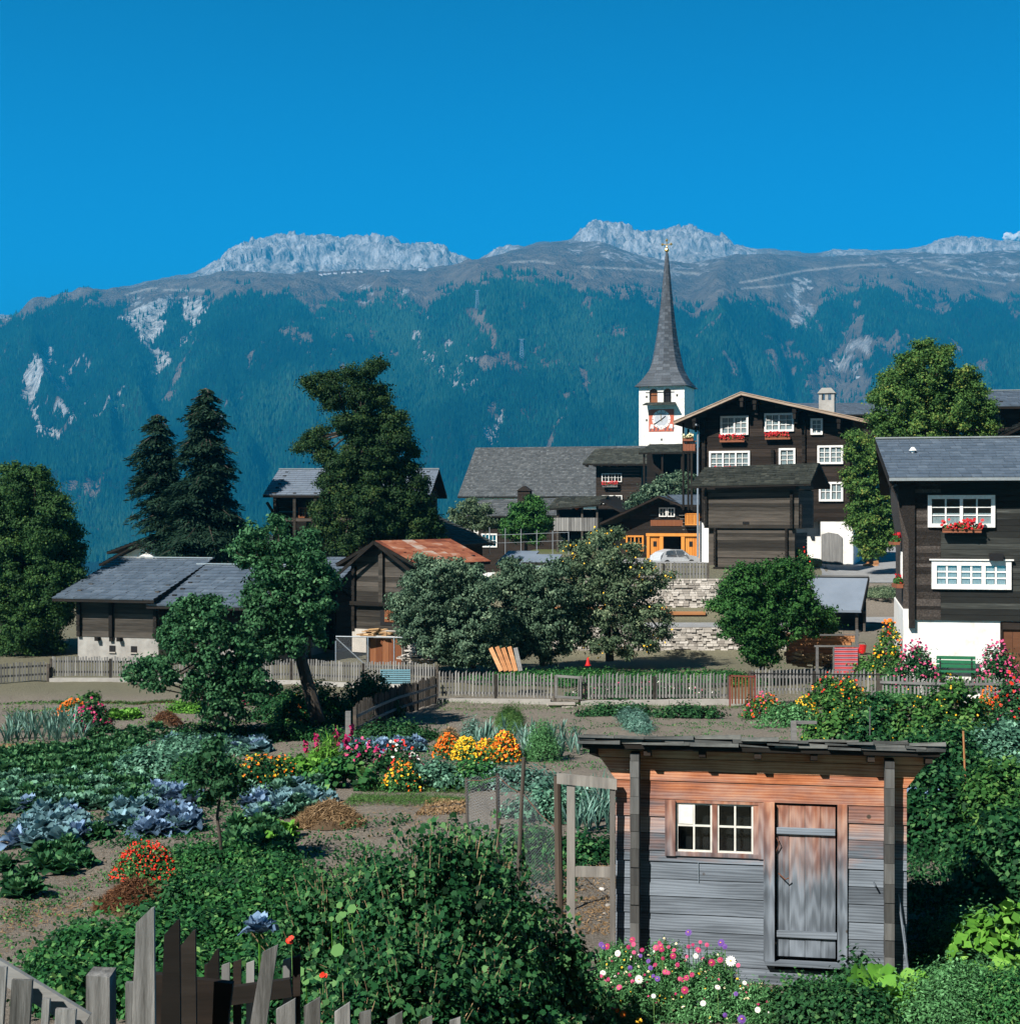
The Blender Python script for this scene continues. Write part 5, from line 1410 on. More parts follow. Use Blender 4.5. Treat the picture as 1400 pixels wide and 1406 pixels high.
# small cloud at the right edge
V, t, k = blob_leaves(3, 10, (1, 1, 1), 1, 1)
cl_ = MB(5)
import mathutils
bmc = None
def cloud():
    import bmesh
    bm = bmesh.new(); r = random.Random(4)
    for i in range(34):
        u = r.random(); c = Vector(((u - .35) * 620, r.uniform(-60, 60), r.uniform(-35, 30) + 60 * (1 - abs(u - .45) * 1.6)))
        m = Matrix.Translation(c) @ Matrix.Scale(r.uniform(38, 75), 4)
        bmesh.ops.create_icosphere(bm, subdivisions=3, radius=1, matrix=m)
    from mathutils import noise as mn
    for v in bm.verts: v.co += v.co.normalized() * 0 + Vector((mn.noise(v.co / 30), mn.noise(v.co / 30 + Vector((9, 0, 0))), mn.noise(v.co / 30 + Vector((0, 9, 0))))) * 26
    me = bpy.data.meshes.new('cloud'); bm.to_mesh(me); bm.free()
    for p in me.polygons: p.use_smooth = True
    o = link_mesh('cloud', me, flat('cloud_white', (.85, .87, .9), 1, 0, 0)); o.location = P(1402, 331, 13000); o.scale = (.6, .6, .6)
    tag(o, 'small white cloud just behind the ridge at the right', 'cloud', kind='stuff')
cloud()
# ------------------------------------------------------------------ the garden shed in front
def shed_wood(name, axis, orange=True, seed=0):
    m, nt, bs = new_mat(name)
    k = {'x': (.14, 1, .8), 'z': (3.2, 1, .06)}[axis]
    n = noise(nt, 4.2, 3.5, .5, k); n2 = noise(nt, 1.7, 5, .6, (1, 1, 1.2)); n3 = noise(nt, 3.5, 4, .65, {'x': (.35, 1, 2.0), 'z': (2.6, 1, .22)}[axis])
    a = nt.nodes.new('ShaderNodeAttribute'); a.attribute_name = 'tint'
    shiftn(nt, n, a); shiftn(nt, n3, a)
    tc = nt.nodes.new('ShaderNodeTexCoord'); mp = nt.nodes.new('ShaderNodeMapping'); mp.inputs['Scale'].default_value = {'x': (.10, 1, 1), 'z': (1, 1, .10)}[axis]
    wv = nt.nodes.new('ShaderNodeTexWave'); wv.wave_type = 'RINGS'; wv.inputs['Scale'].default_value = 9; wv.inputs['Distortion'].default_value = 7; wv.inputs['Detail'].default_value = 3; wv.inputs['Detail Scale'].default_value = 1.3
    nt.links.new(tc.outputs['Object'], mp.inputs[0]); nt.links.new(mp.outputs[0], wv.inputs[0])
    f = mathn(nt, 'MULTIPLY', n.outputs[0], .62); f = mathn(nt, 'ADD', f, mathn(nt, 'MULTIPLY', wv.outputs[0], .14)); f = mathn(nt, 'ADD', f, mathn(nt, 'MULTIPLY', a.outputs['Fac'], .16))
    grey = ramp(nt, [(.20, (.035, .042, .052)), (.40, (.105, .125, .150)), (.64, (.235, .275, .325))]); nt.links.new(f, grey.inputs[0])
    org = ramp(nt, [(.28, (.11, .030, .012)), (.42, (.38, .125, .05)), (.60, (.66, .34, .19))]); nt.links.new(mathn(nt, 'ADD', mathn(nt, 'MULTIPLY', f, .6), mathn(nt, 'MULTIPLY', n2.outputs[0], .4)), org.inputs[0])
    mx = nt.nodes.new('ShaderNodeMix'); mx.data_type = 'RGBA'
    if orange:
        sp = nt.nodes.new('ShaderNodeSeparateXYZ'); nt.links.new(tc.outputs['Object'], sp.inputs[0])
        z = mathn(nt, 'ADD', sp.outputs[2], mathn(nt, 'MULTIPLY', mathn(nt, 'SUBTRACT', n3.outputs[0], .5), 1.5))
        mr = nt.nodes.new('ShaderNodeMapRange'); mr.inputs[1].default_value = orange[0]; mr.inputs[2].default_value = orange[1]; nt.links.new(z, mr.inputs[0])
        nt.links.new(mr.outputs[0], mx.inputs[0])
    else: mx.inputs[0].default_value = 0
    nt.links.new(grey.outputs[0], mx.inputs[6]); nt.links.new(org.outputs[0], mx.inputs[7])
    # knots
    vo = nt.nodes.new('ShaderNodeTexVoronoi'); vo.inputs['Scale'].default_value = 2.3; nt.links.new(tc.outputs['Object'], vo.inputs[0])
    kr = ramp(nt, [(.045, (0, 0, 0)), (.075, (1, 1, 1))]); nt.links.new(vo.outputs['Distance'], kr.inputs[0])
    m3 = nt.nodes.new('ShaderNodeMix'); m3.data_type = 'RGBA'; nt.links.new(kr.outputs[0], m3.inputs[0]); m3.inputs[6].default_value = (.06, .045, .035, 1); nt.links.new(mx.outputs[2], m3.inputs[7])
    nt.links.new(m3.outputs[2], bs.inputs['Base Color'])
    bs.inputs['Roughness'].default_value = .8; bs.inputs['Specular IOR Level'].default_value = .25
    bumpn(nt, bs, f, .06, .006)
    return m

def shed():
    d = 18.5; s = S(d); th = math.radians(-10)
    pb = P(845, 1335, d)
    root = empty('garden_shed', pb, th, 'small weathered plank garden shed with slab roof and a plank door', 'shed')
    k = s / math.cos(th) * .985
    X = lambda x: (x - 845) * k * (1 - (x - 845) / 395 * .018)
    def Z(y, x=845): return (1335 - y) * s * (1 - (x - 845) / 395 * .002) + 0
    # heights measured on the left end; the right end reads lower because it is nearer
    W_ = X(1240); dep = 2.7
    wm = shed_wood('weathered_shed_boards', 'x', (1.45, 2.5)); wv = shed_wood('weathered_upright_boards', 'z', (1.15, 2.55))
    wg = shed_wood('plain_grey_timber', 'z', None); wgx = shed_wood('plain_grey_rail_timber', 'x', None)
    win = (X(926), X(1040), Z(1166), Z(1097)); dor = (X(1062), X(1150), Z(1306), Z(1097) + .012)
    b = MB(61)
    seams = [0, .13, .33, .53, .735, .945, 1.15, 1.36, win[2], 1.70, 1.90, win[3] + .012, 2.33, 2.45, 2.60, 2.735]
    for i, (a, c) in enumerate(zip(seams, seams[1:])):
        cuts = [(0.0, W_)]
        for hx0, hx1, hz0, hz1 in (win, dor):
            if hz0 < c - .03 and hz1 > a + .03:
                nc = []
                for p, q in cuts:
                    if hx0 > p and hx0 < q: nc.append((p, hx0))
                    if hx1 > p and hx1 < q: nc.append((hx1, q))
                    if hx1 <= p or hx0 >= q: nc.append((p, q))
                cuts = nc
        fl = max(0, (a - 2.33)) * .72; j = b.r.uniform(-.006, .006); t = b.r.random()
        fl2 = max(0, (c - 2.33)) * .72
        for p, q in cuts:
            p0 = p - fl if p == 0 else p; q0 = q + fl if q == W_ else q
            p1 = p - fl2 if p == 0 else p; q1 = q + fl2 if q == W_ else q
            tt = min(1, max(0, t + b.r.uniform(-.25, .25)))
            b.hexa([(p0, j, a + .005), (q0, j - .004, a + .005), (q0, .05, a + .005), (p0, .05, a + .005), (p1, j + .01, c - .005), (q1, j + .006, c - .005), (q1, .05, c - .005), (p1, .05, c - .005)], tt)
    # side and back walls
    for i, (a, c) in enumerate(zip(seams, seams[1:])):
        for x in (X(868), X(1212)):
            ye = min(dep, (2.66 - c) / .2 if c > 2.1 else dep)
            if ye > .1: b.box(x, x + .06, .05, ye, a, c - .006)
        if a < 2.0: b.box(X(868) + .06, X(1212), dep - .06, dep, a, c - .006)
    b.build('wall', wm, root)
    q = MB(61); q.box(X(868) + .06, X(1212), .3, dep - .06, -.2, .02); q.build('floor', M['darkwood'], root)
    wdk = wood('dark_grey_log_ends', [(0, (.02, .02, .02)), (.5, (.075, .075, .072)), (1, (.20, .20, .195))], 'z', 9)
    # corner posts made of the cross wall's log ends
    for x0, x1 in ((867, 879), (1209, 1222)):
        q = MB(x0)
        z = 0
        q.box(X(x0) + .02, X(x1) - .02, -.17, 0, 0, 2.6)
        while z < 2.66:
            h = q.r.uniform(.19, .24); j = q.r.uniform(-.012, .012)
            q.box(X(x0) + q.r.uniform(-.005, .005), X(x1), -.20 + j, -.001, z, min(z + h - .004, 2.68)); z += h
        q.build('corner_post', wdk, root)
    # roof, rising to the front
    zf = 2.80; zb = 2.15; x0, x1 = -.40, W_ + .38
    q = MB(63); q.mi = 1
    q.hexa([(x0 + .03, -.28, zf - .05), (x1 - .03, -.28, zf - .05), (x1 - .03, dep + .4, zb - .05), (x0 + .03, dep + .4, zb - .05),
            (x0 + .03, -.28, zf), (x1 - .03, -.28, zf), (x1 - .03, dep + .4, zb), (x0 + .03, dep + .4, zb)])
    q.mi = 0; r = q.r
    for layer in range(3):
        for row in range(7):
            y0 = -.33 + .02 * layer + row * .5; x = x0 - r.uniform(0, .3)
            while x < x1:
                w = r.uniform(.22, .62); xa, xb = max(x, x0 - .02), min(x + w - .006, x1 + .03)
                if xb - xa > .05:
                    za = zf + .002 + layer * .038 + (0 if row == 0 else .012); t_ = r.uniform(.02, .045); jj = r.uniform(-.06, .07) if row == 0 else 0
                    sl_ = (zb - zf) / (dep + .68); tl = r.uniform(-.03, .03)
                    zz = lambda yy: za + sl_ * (yy + .28)
                    q.hexa([(xa, y0 + jj, zz(y0)), (xb, y0 + jj + r.uniform(-.02, .02), zz(y0) + tl * .3), (xb, y0 + .6, zz(y0 + .6)), (xa, y0 + .6, zz(y0 + .6)),
                            (xa, y0 + jj, zz(y0) + t_), (xb, y0 + jj + .01, zz(y0) + t_ + tl), (xb, y0 + .6, zz(y0 + .6) + t_), (xa, y0 + .6, zz(y0 + .6) + t_)])
                x += w
    q.build('roof', [surf('grey_stone_slabs', [(0, (.03, .033, .033)), (.5, (.085, .09, .088)), (1, (.19, .195, .18))], 6, 6, tint=.5, bump=.8), M['blackwood']], root)
    q = MB(64)
    for x in np.linspace(x0 + .15, x1 - .15, 7): q.hexa([(x - .04, -.25, zf - .13), (x + .04, -.25, zf - .13), (x + .04, dep + .3, zb - .13), (x - .04, dep + .3, zb - .13), (x - .04, -.25, zf - .05), (x + .04, -.25, zf - .05), (x + .04, dep + .3, zb - .05), (x - .04, dep + .3, zb - .05)])
    q.build('rafter', M['darkwood'], root)
    # base beam
    q = MB(65); q.box(.0, W_, -.03, .06, -.35, -.002); q.box(X(1040), X(1100), -.045, -.031, -.35, .06); q.build('base_beam', wgx, root)
    # window
    wx0, wx1, wz0, wz1 = win
    q = MB(66)
    q.box(X(913), X(927), -.035, .06, wz0 - .05, wz1 + .01); q.box(X(1040), X(1049), -.03, .06, wz0 - .05, wz1 + .01); q.box(X(927), X(1040), -.03, .07, wz0 - .045, wz0)
    q.box(X(927), X(1040), -.01, .07, wz1 - .02, wz1 + .01)
    fr = q.build('window', wv, root)
    mid = (X(977) + X(984)) / 2
    q = MB(67); q.box(X(977), X(984), -.0, .05, wz0, wz1); q.box(X(1033), X(1040), .0, .05, wz0, wz1 - .02); q.build('mullion', wv, fr)
    q = MB(68)
    for a, c in ((X(928), X(977)), (X(984), X(1033))):
        w = (c - a)
        for xx in (a, c - .02, a + w * .5 - .012): q.box(xx, xx + .022, .012, .04, wz0 + .0, wz1 - .02)
        for zz in (wz0, wz1 - .045, wz0 + (wz1 - wz0) * .5): q.box(a + .022, c - .022, .014, .038, zz, zz + .022)
    q.build('glazing_bar', flat('flaking_white_paint', (.72, .70, .64), .7), fr)
    q = MB(69); q.box(X(928), X(1033), .022, .025, wz0, wz1 - .02); q.build('pane', glassmat('old_window_glass', .06), fr)
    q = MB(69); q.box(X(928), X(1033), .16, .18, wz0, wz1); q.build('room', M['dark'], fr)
    q = MB(70); q.box(X(929) + .02, X(951), .008, .011, wz0 + (wz1 - wz0) * .5 + .03, wz1 - .045); q.build('paper', flat('white_paper', (.82, .80, .74), .9), fr)
    # door
    dx0, dx1, dz0, dz1 = dor
    ax0, ax1 = X(1065), X(1145)
    q = MB(71); ws = [.21, .27, .27, .25]; x = ax0
    for i, w in enumerate(ws):
        xe = x + (ax1 - ax0) * w; q.box(x, xe - .006, .03 + (i % 2) * .004, .055, dz0 + .03, dz1 - .03, (.35, .95, .45, .3)[i]); x = xe
    dr = q.build('door', wv, root)
    for zz, e in ((Z(1137), 0), (Z(1276), .02)):
        q = MB(72); q.box(ax0 - .005, ax1 - .01 + e, -.005, .03, zz, zz + .075, .8); q.build('batten', wgx, dr)
    q = MB(73); q.box(ax0, ax1, .07, .09, dz0, dz1); q.build('door_backing', M['dark'], dr)
    q = MB(73); q.box(X(1126), X(1146), .028, .0305, Z(1240), Z(1165), .2); q.build('latch_board', wg, dr) if False else None
    q = MB(74); q.tube([(ax0 + .02, -.01, Z(1190)), (ax0 + .10, -.05, Z(1197)), (ax0 + .14, -.04, Z(1195))], .008, 6); q.tube([(ax0 - .02, .0, Z(1165)), (ax0 + .03, -.02, Z(1150)), (ax0, -.02, Z(1142))], .006, 6); q.build('latch', M['rusty'], dr)
    for a, c, t in ((X(1047), X(1062), -.05), (X(1147), X(1160), -.03)):
        q = MB(int(a * 10)); q.box(a, c, t, .07, dz0 - .02, dz1 + .01); q.build('door_post', wv, root)
    q = MB(75); q.box(X(1049), X(1168), -.10, .06, dz0 - .055, dz0 - .02); q.build('door_sill', wgx, root)
    q = MB(76); q.tube([(X(1195), -.001, Z(1196)), (X(1195) + .02, -.1, Z(1200))], .012, 6); q.build('peg', wgx, root)
    q = MB(77); q.tube([(X(958), -.004, Z(1180)), (X(959), -.007, Z(1207))], .004, 5); q.build('scratch_wire', M['pole'], root)
    # pole leaning at the right corner
    q = MB(78); q.tube([(0, 0, 0), (-.13, .08, 1.15)], .014, 6); o = q.build('leaning_stick', wg); rw = Matrix.Translation(pb) @ Matrix.Rotation(th, 4, 'Z'); o.location = rw @ Vector((W_ + .04, -.12, -.05))
    tag(o, 'thin stick leaning at the right corner of the garden shed', 'stick')
shed()

# ------------------------------------------------------------------ mesh enclosure left of the shed
def netmat():
    m, nt, bs = new_mat('rusty_wire_netting')
    nt.nodes.remove(bs)
    tc = nt.nodes.new('ShaderNodeTexCoord'); outs = []
    sep = nt.nodes.new('ShaderNodeSeparateXYZ'); nt.links.new(tc.outputs['Object'], sep.inputs[0])
    hor = mathn(nt, 'ADD', sep.outputs[0], mathn(nt, 'MULTIPLY', sep.outputs[1], .8))
    for sg in (1, -1):
        x = mathn(nt, 'ADD', mathn(nt, 'MULTIPLY', hor, 22.0), mathn(nt, 'MULTIPLY', sep.outputs[2], 22.0 * sg))
        f = mathn(nt, 'FRACT', x); outs.append(mathn(nt, 'LESS_THAN', f, .085))
    a = mathn(nt, 'MAXIMUM', outs[0], outs[1])
    t = nt.nodes.new('ShaderNodeBsdfTransparent'); g = nt.nodes.new('ShaderNodeBsdfDiffuse'); g.inputs[0].default_value = (.22, .24, .26, 1)
    mx = nt.nodes.new('ShaderNodeMixShader'); nt.links.new(a, mx.inputs[0]); nt.links.new(t.outputs[0], mx.inputs[1]); nt.links.new(g.outputs[0], mx.inputs[2])
    nt.links.new(mx.outputs[0], nt.nodes['Material Output'].inputs[0])
    return m
M['net'] = netmat()
def enclosure():
    root = empty('netting_enclosure', P(766, 1250, 18.6) , 0, 'wire netting enclosure on rough posts left of the garden shed', 'enclosure')
    root.location.z = float(G(root.location.x, 18.6))
    def loc(px, py, d): return P(px, py, d) - root.location
    tops = [(640, 1068, 24.0), (683, 1062, 22.6), (719, 1040, 21.0), (765, 1066, 18.7)]
    for i, (a, b_, d) in enumerate(tops):
        q = MB(i); p = loc(a, b_, d); bt = Vector((p.x + (.02, .0, -.13, .02)[i], p.y, -.15)); w = (.05, .06, .06, .10)[i]
        q.tube([bt, (bt + p) / 2 + Vector((.01, 0, 0)), p], [w / 2 * 1.1, w / 2, w / 2 * .9], 8); q.build('post', M['bark'] if i < 3 else wood('dark_square_post', [(0, (.03, .022, .018)), (1, (.16, .12, .09))], 'z'), root)
    for i in range(3):
        a, b_ = tops[i], tops[i + 1]; p0, p1 = loc(*a), loc(*b_); p0.z = min(p0.z, 1.75); p1.z = min(p1.z, 1.75)
        q = MB(i); n = 8
        for k_ in range(n):
            for m_ in range(5):
                def pt(u, v):
                    e = p0.lerp(p1, u); return (e.x + .03 * math.sin(u * 9 + v * 5), e.y + .03 * math.cos(u * 7), .05 + (e.z - .08 + .05 * math.sin(u * 6)) * v)
                q.quad(pt(k_ / n, m_ / 5), pt((k_ + 1) / n, m_ / 5), pt((k_ + 1) / n, (m_ + 1) / 5), pt(k_ / n, (m_ + 1) / 5))
        q.build('netting', M['net'], root)
        q = MB(9); q.tube([p0 + Vector((0, 0, -.04)), (p0 + p1) / 2 + Vector((0, 0, -.08)), p1 + Vector((0, 0, -.04))], .007, 5); q.build('top_wire', M['rusty'], root)
    # wooden gate frame
    g = empty('gate_frame', P(778, 1285, 18.4), math.radians(-6), 'weathered wooden gate frame between the netting post and the shed', 'gate')
    s = S(18.4); wm_ = wood('pale_grey_gate_wood', [(0, (.05, .047, .042)), (.5, (.17, .158, .145)), (1, (.40, .37, .33))], 'z', 7)
    for x0_, x1_ in ((0, 11), (59, 66)):
        q = MB(int(x0_)); q.box(x0_ * s, x1_ * s, 0, .05, -.1, (1285 - 1075) * s); q.build('upright', wm_, g)
    q = MB(3); q.hexa([(-.12, -.02, 1.83), (.60, -.02, 1.77), (.60, .05, 1.77), (-.12, .05, 1.83), (-.12, -.02, 1.95), (.60, -.02, 1.89), (.60, .05, 1.89), (-.12, .05, 1.95)], .9); q.build('top_rail', wm_, g)
    q = MB(4); q.box(11 * s, 59 * s, .005, .045, (1285 - 1204) * s, (1285 - 1190) * s, .8); q.build('middle_rail', wm_, g)
enclosure()
# ------------------------------------------------------------------ picket fences
def fence(name, label, pts, h=.8, w=.055, gap=.115, post_every=4, base=None, rails=(.30, .62), top='flat', mat='greyboard', tilt=.0, seed=1, cat='fence', zfun=None, posth=None, lean=0, rail_front=False):
    """pts: (x, y) points on the ground"""
    r = random.Random(seed)
    p0 = Vector((pts[0][0], pts[0][1], 0)); zf = zfun or (lambda x, y: float(G(x, y)))
    root = empty(name, (p0.x, p0.y, zf(p0.x, p0.y)), 0, label, cat)
    O = root.location
    for (ax, ay), (bx, by) in zip(pts, pts[1:]):
        L_ = math.hypot(bx - ax, by - ay); nb = max(1, round(L_ / post_every)); ux, uy = (bx - ax) / L_, (by - ay) / L_
        up = lambda t, z, off=0: Vector((ax + ux * t + uy * off - O.x, ay + uy * t - ux * off - O.y, zf(ax + ux * t, ay + uy * t) - O.z + z))
        for i in range(nb + 1):
            t = L_ * i / nb
            if i == 0 and (ax, ay) != tuple(pts[0]): continue
            q = MB(i); q.bar(up(t, -.2), up(t, posth or h * .92), .09, .09); q.build('post', M['greylog'], root)
        for i in range(nb):
            t0, t1 = L_ * i / nb, L_ * (i + 1) / nb
            q = MB(seed * 31 + i)
            for rz in rails: q.bar(up(t0, rz, .05 if rail_front else -.05), up(t1, rz, .05 if rail_front else -.05), .035, .075)
            q.build('rail', M['greyrail'], root)
            q = MB(seed * 37 + i); t = t0 + .07
            while t < t1 - .04:
                hh = h * r.uniform(.94, 1.04); ln = r.uniform(-.015, .015) + lean
                ww = w * r.uniform(.85, 1.15); off = .0
                a = up(t, .04, off); b_ = up(t + ln, hh, off); U = Vector((ux, uy, 0)) * ww / 2; N = Vector((uy, -ux, 0)) * .011
                sp = 0.035 if top == 'point' else 0
                q.hexa([a - U - N, a + U - N, a + U + N, a - U + N, b_ - U - N + Vector((0, 0, -sp)), b_ + U - N + Vector((0, 0, sp * r.uniform(.2, 1))), b_ + U + N + Vector((0, 0, sp * .6)), b_ - U + N + Vector((0, 0, -sp))])
                t += gap * r.uniform(.9, 1.1)
            q.build('picket_panel', M[mat], root)
    return root
def pxd(px, d): return ((px - CX) / F * d, d)
def footing(name, label, pts, h=.16, w=.25, seed=3):
    q = MB(seed)
    O = Vector((pts[0][0], pts[0][1], float(G(*pts[0]))))
    for (ax, ay), (bx, by) in zip(pts, pts[1:]):
        n = max(1, int(math.hypot(bx - ax, by - ay) / 2.5))
        for i in range(n):
            x0, y0 = ax + (bx - ax) * i / n, ay + (by - ay) * i / n; x1, y1 = ax + (bx - ax) * (i + 1) / n - .0, ay + (by - ay) * (i + 1) / n
            zA, zB = float(G(x0, y0)), float(G(x1, y1)); hh = h * q.r.uniform(.9, 1.1)
            a = Vector((x0, y0, zA - .15 + hh / 2)) - O; b_ = Vector((x1, y1, zB - .15 + hh / 2)) - O
            q.bar(a, b_ - (b_ - a) * .004, w, hh + .3, .6)
    o = q.build(name, M['concrete']); o.location = O; tag(o, label, 'footing wall')
fd = 51.6
zc = lambda x, y: float(G(x, y)) + .16
fence('picket_fence', 'grey picket fence left of the little gate across the middle of the garden', [pxd(600, 52.3), pxd(762, fd)], zfun=zc, seed=2, post_every=2.1, top='point', h=.86, rails=(.14, .52))
fence('picket_fence', 'grey picket fence right of the little gate under the apple tree', [pxd(796, fd), pxd(1000, fd)], zfun=zc, seed=3, post_every=2.7, top='point', h=.86, rails=(.14, .52))
fence('picket_fence', 'grey picket fence behind the flower bed before the small open shed', [pxd(1030, fd), pxd(1205, 51)], zfun=lambda x, y: float(G(x, y)) + .3, seed=4, post_every=2.2, top='point', h=.9, rails=(.2, .62))
fence('picket_fence', 'grey picket fence with stout posts before the white farmhouse wall', [pxd(1208, 46.5), pxd(1470, 45)], zfun=lambda x, y: float(G(x, y)) + .75, seed=5, post_every=2.0, top='point', h=.55, rails=(.40,), mat='greyboard', rail_front=True)
fence('picket_fence', 'long grey picket fence in front of the plastered barn', [pxd(70, 58.5), pxd(400, 57.5), pxd(600, 55.8)], seed=6, zfun=lambda x, y: float(G(x, y)) + .15, post_every=2.6, h=.78, gap=.105, rails=(.2, .6))
fence('picket_fence', 'shaded picket fence under the great dark tree at the far left', [pxd(-120, 56), pxd(66, 58.3)], seed=7, post_every=2.6, h=.75, gap=.11)
fence('dark_fence', 'dark shaded picket fence running forward from the corner of the grey fence', [pxd(598, 52), pxd(545, 47), pxd(487, 41.5)], seed=8, h=.95, post_every=3, gap=.12, mat='greylog', top='point')  # tree shade put into the colour: darker timber than the other pickets
q = MB(2); q.bar((0, 0, -.2), (0, 0, .85), .14, .14, .7); o = q.build('fence_post', M['greyrail']); p_ = pxd(478, 40.6); o.location = (p_[0], p_[1], float(G(*p_))); tag(o, 'pale square post at the near end of the dark fence', 'post')
footing('fence_footing', 'pale concrete footing under the picket fence left of the gate', [pxd(597, 52.1), pxd(757, fd - .1)])
footing('fence_footing', 'pale concrete footing under the picket fence right of the gate', [pxd(797, fd - .1), pxd(1040, fd - .1)])
footing('fence_footing', 'pale concrete footing under the fence of the plastered barn', [pxd(66, 58.4), pxd(400, 57.4), pxd(600, 55.7)], h=.14)
# little gate
gt = empty('garden_gate', (*pxd(763, 51.4), float(G(*pxd(763, 51.4))) + .12), 0, 'small crooked grey gate in the middle picket fence', 'gate')
q = MB(4)
for i in range(7): q.bar((.05 + i * .115, 0, .06), (.05 + i * .115 + .01, 0, .86 - .008 * i), .02, .085, up=(0, 1, 0))
q.build('slats', M['greyboard'], gt)
for z0, z1 in ((.84, .78), (.14, .1)):
    q = MB(5); q.bar((0, -.03, z0), (.82, -.03, z1), .04, .08, .9); q.build('rail', M['greyrail'], gt)
q = MB(5); q.bar((0, -.035, .1), (0, -.035, .86), .07, .04, .8); q.bar((.82, -.035, .05), (.82, -.035, .84), .07, .04, .4); q.build('frame', M['greyrail'], gt)
q = MB(6)
for i in range(14):
    q.box(q.r.uniform(-.35, .2), q.r.uniform(.35, .75), -.9 + .5 * q.r.random(), -.3, -.35 + i * .02, -.30 + i * .02)
o = q.build('stone_step', M['rubble']); o.location = gt.location + Vector((0, -.1, .05)); tag(o, 'rough flat stone steps below the little gate', 'step')
# red railing and long pipe
rg = empty('red_railing', (*pxd(1001, 50.6), float(G(*pxd(1001, 50.6)))), 0, 'rusty red pipe railing beside the right end of the middle fence', 'railing')
q = MB(7)
for x in (.02, .85): q.bar((x, 0, 0), (x, 0, 1.05), .05, .05)
q.bar((0, 0, 1.03), (.85, 0, 1.0), .05, .05); q.build('pipe', flat('red_brown_pipe', (.20, .05, .04), .6), rg)
q = MB(7)
for i in range(7): q.box(.07 + i * .11, .12 + i * .11, -.01, .01, .1, .98)
q.build('slats', M['redwood'], rg)
q = MB(8); q.tube([(0, 0, 0), (4.4, -.3, -.01)], .022, 6); o = q.build('pipe_rail', M['dark']); o.location = P(1030, 925, 50); tag(o, 'long thin dark pipe along the flower bed fence', 'rail')
# post with rail behind the shed roof
pr = empty('bean_trellis', (*pxd(1089, 36), float(G(*pxd(1089, 36)))), 0, 'weathered post and rail just behind the shed roof', 'frame')
q = MB(8); q.bar((.03, 0, -.1), (0, 0, 1.05), .12, .1, .8); q.build('post', M['greyrail'], pr); q = MB(8); q.bar((0, 0, 1.02), (.56, .1, 1.0), .08, .07, .7); q.build('rail', M['greyrail'], pr)

# metal frame gate in front of the plank store
mg = empty('metal_frame_gate', P(461, 920, 59), 0, 'thin galvanised pipe gate frame before the plank store', 'gate')
s_ = S(59); q = MB(9)
for a, b_ in (((0, 40), (0, 0)), ((0, 46), (120, 44)), ((0, 44), (46, 2)), ((44, 45), (44, 0)), ((80, 44), (80, 0))): q.tube([(a[0] * s_, 0, a[1] * s_), (b_[0] * s_, 0, b_[1] * s_)], .025, 6)
q.build('pipe_frame', M['pole'], mg)
q = MB(9); q.quad((0, 0, 0), (1.2, 0, 0), (1.2, 0, 1.25), (0, 0, 1.25)); q.build('netting', M['net'], mg)
# slates and planks
def heap(name, label, cat, px, py, d, w, h, n, mat, size, ang=.3, seed=4):
    root = empty(name, P(px, py, d), 0, label, cat); q = MB(seed)
    for i in range(n):
        t = q.r.random(); z = (1 - abs(2 * t - 1)) * h * q.r.random(); x = t * w; l = size * q.r.uniform(.6, 1.4); a = q.r.uniform(-ang, ang)
        q.bar((x - l / 2, q.r.uniform(-.4, .4), z), (x + l / 2 * math.cos(a), q.r.uniform(-.4, .4), z + l / 2 * math.sin(a)), .22, .045)
    q.build('pieces', M[mat], root); return root
heap('slab_heap', 'heap of pale stone slabs right of the plank store', 'stone heap', 556, 905, 60, 1.7, .75, 90, 'rubble', .5)
heap('roof_slab_pile', 'loose grey slabs lying on the log pile beside the granary-like rust roofed barn', 'slab pile', 500, 872, 61, 1.0, .3, 30, 'firewood', .4)
lp = empty('leaning_planks', P(688, 921, 54), 0, 'brown planks leaning among the trunks behind the middle fence', 'planks')
for i in range(5):
    q = MB(i + 2); q.bar((i * .17, -.1, 0), (i * .17 - .38 + .05 * i, .3, .78 + .04 * (i % 2)), .15, .02, up=(0, 1, 0)); q.build('plank', M['freshwood'] if i < 4 else M['greyrail'], lp)
cs = tag(MB.build((lambda b: ([b.tube([(0, 0, i * .07), (1.0, 0, i * .07)], .035, 6) for i in range(7)], b)[1])(MB(2)), 'corrugated_sheet', flat('pale_blue_sheet', (.12, .26, .32))), 'blue corrugated sheet leaning at the dark fence corner', 'sheet')
cs.location = P(522, 938, 51)
cf = empty('traffic_cone', P(807, 914, 56), 0, 'small red cone in the yard behind the middle fence', 'cone')
q = MB(2); q.lathe([(.01, .3), (.03, .28), (.09, .03), (.12, .02), (.12, 0)], 12); q.build('cone', M['red_plastic'], cf)
# white fence at the edge of the garage yard
fence('low_fence', 'low pale picket fence on top of the upper stone wall', [pxd(850, 76.2), pxd(972, 76.2)], seed=11, zfun=lambda x, y: CZ - 3.34, h=.82, gap=.16, w=.08, post_every=2.4, rails=(.25, .6))
# wire fence near the pale blue roofs
wf = empty('wire_fence', P(672, 757, 96), math.radians(-10), 'thin pipe and wire fence in front of the gallery shed', 'fence')
s_ = S(96)
for i in range(6):
    q = MB(i); q.tube([(i * 1.0, 0, -.2), (i * 1.0, 0, 1.5 - .05 * i)], .025, 5); q.build('post', M['pole'], wf)
q = MB(6); q.tube([(0, 0, 1.0), (5, 0, 1.2)], .015, 4); q.tube([(0, 0, .5), (5, 0, .7)], .012, 4); q.build('wire', M['pole'], wf)

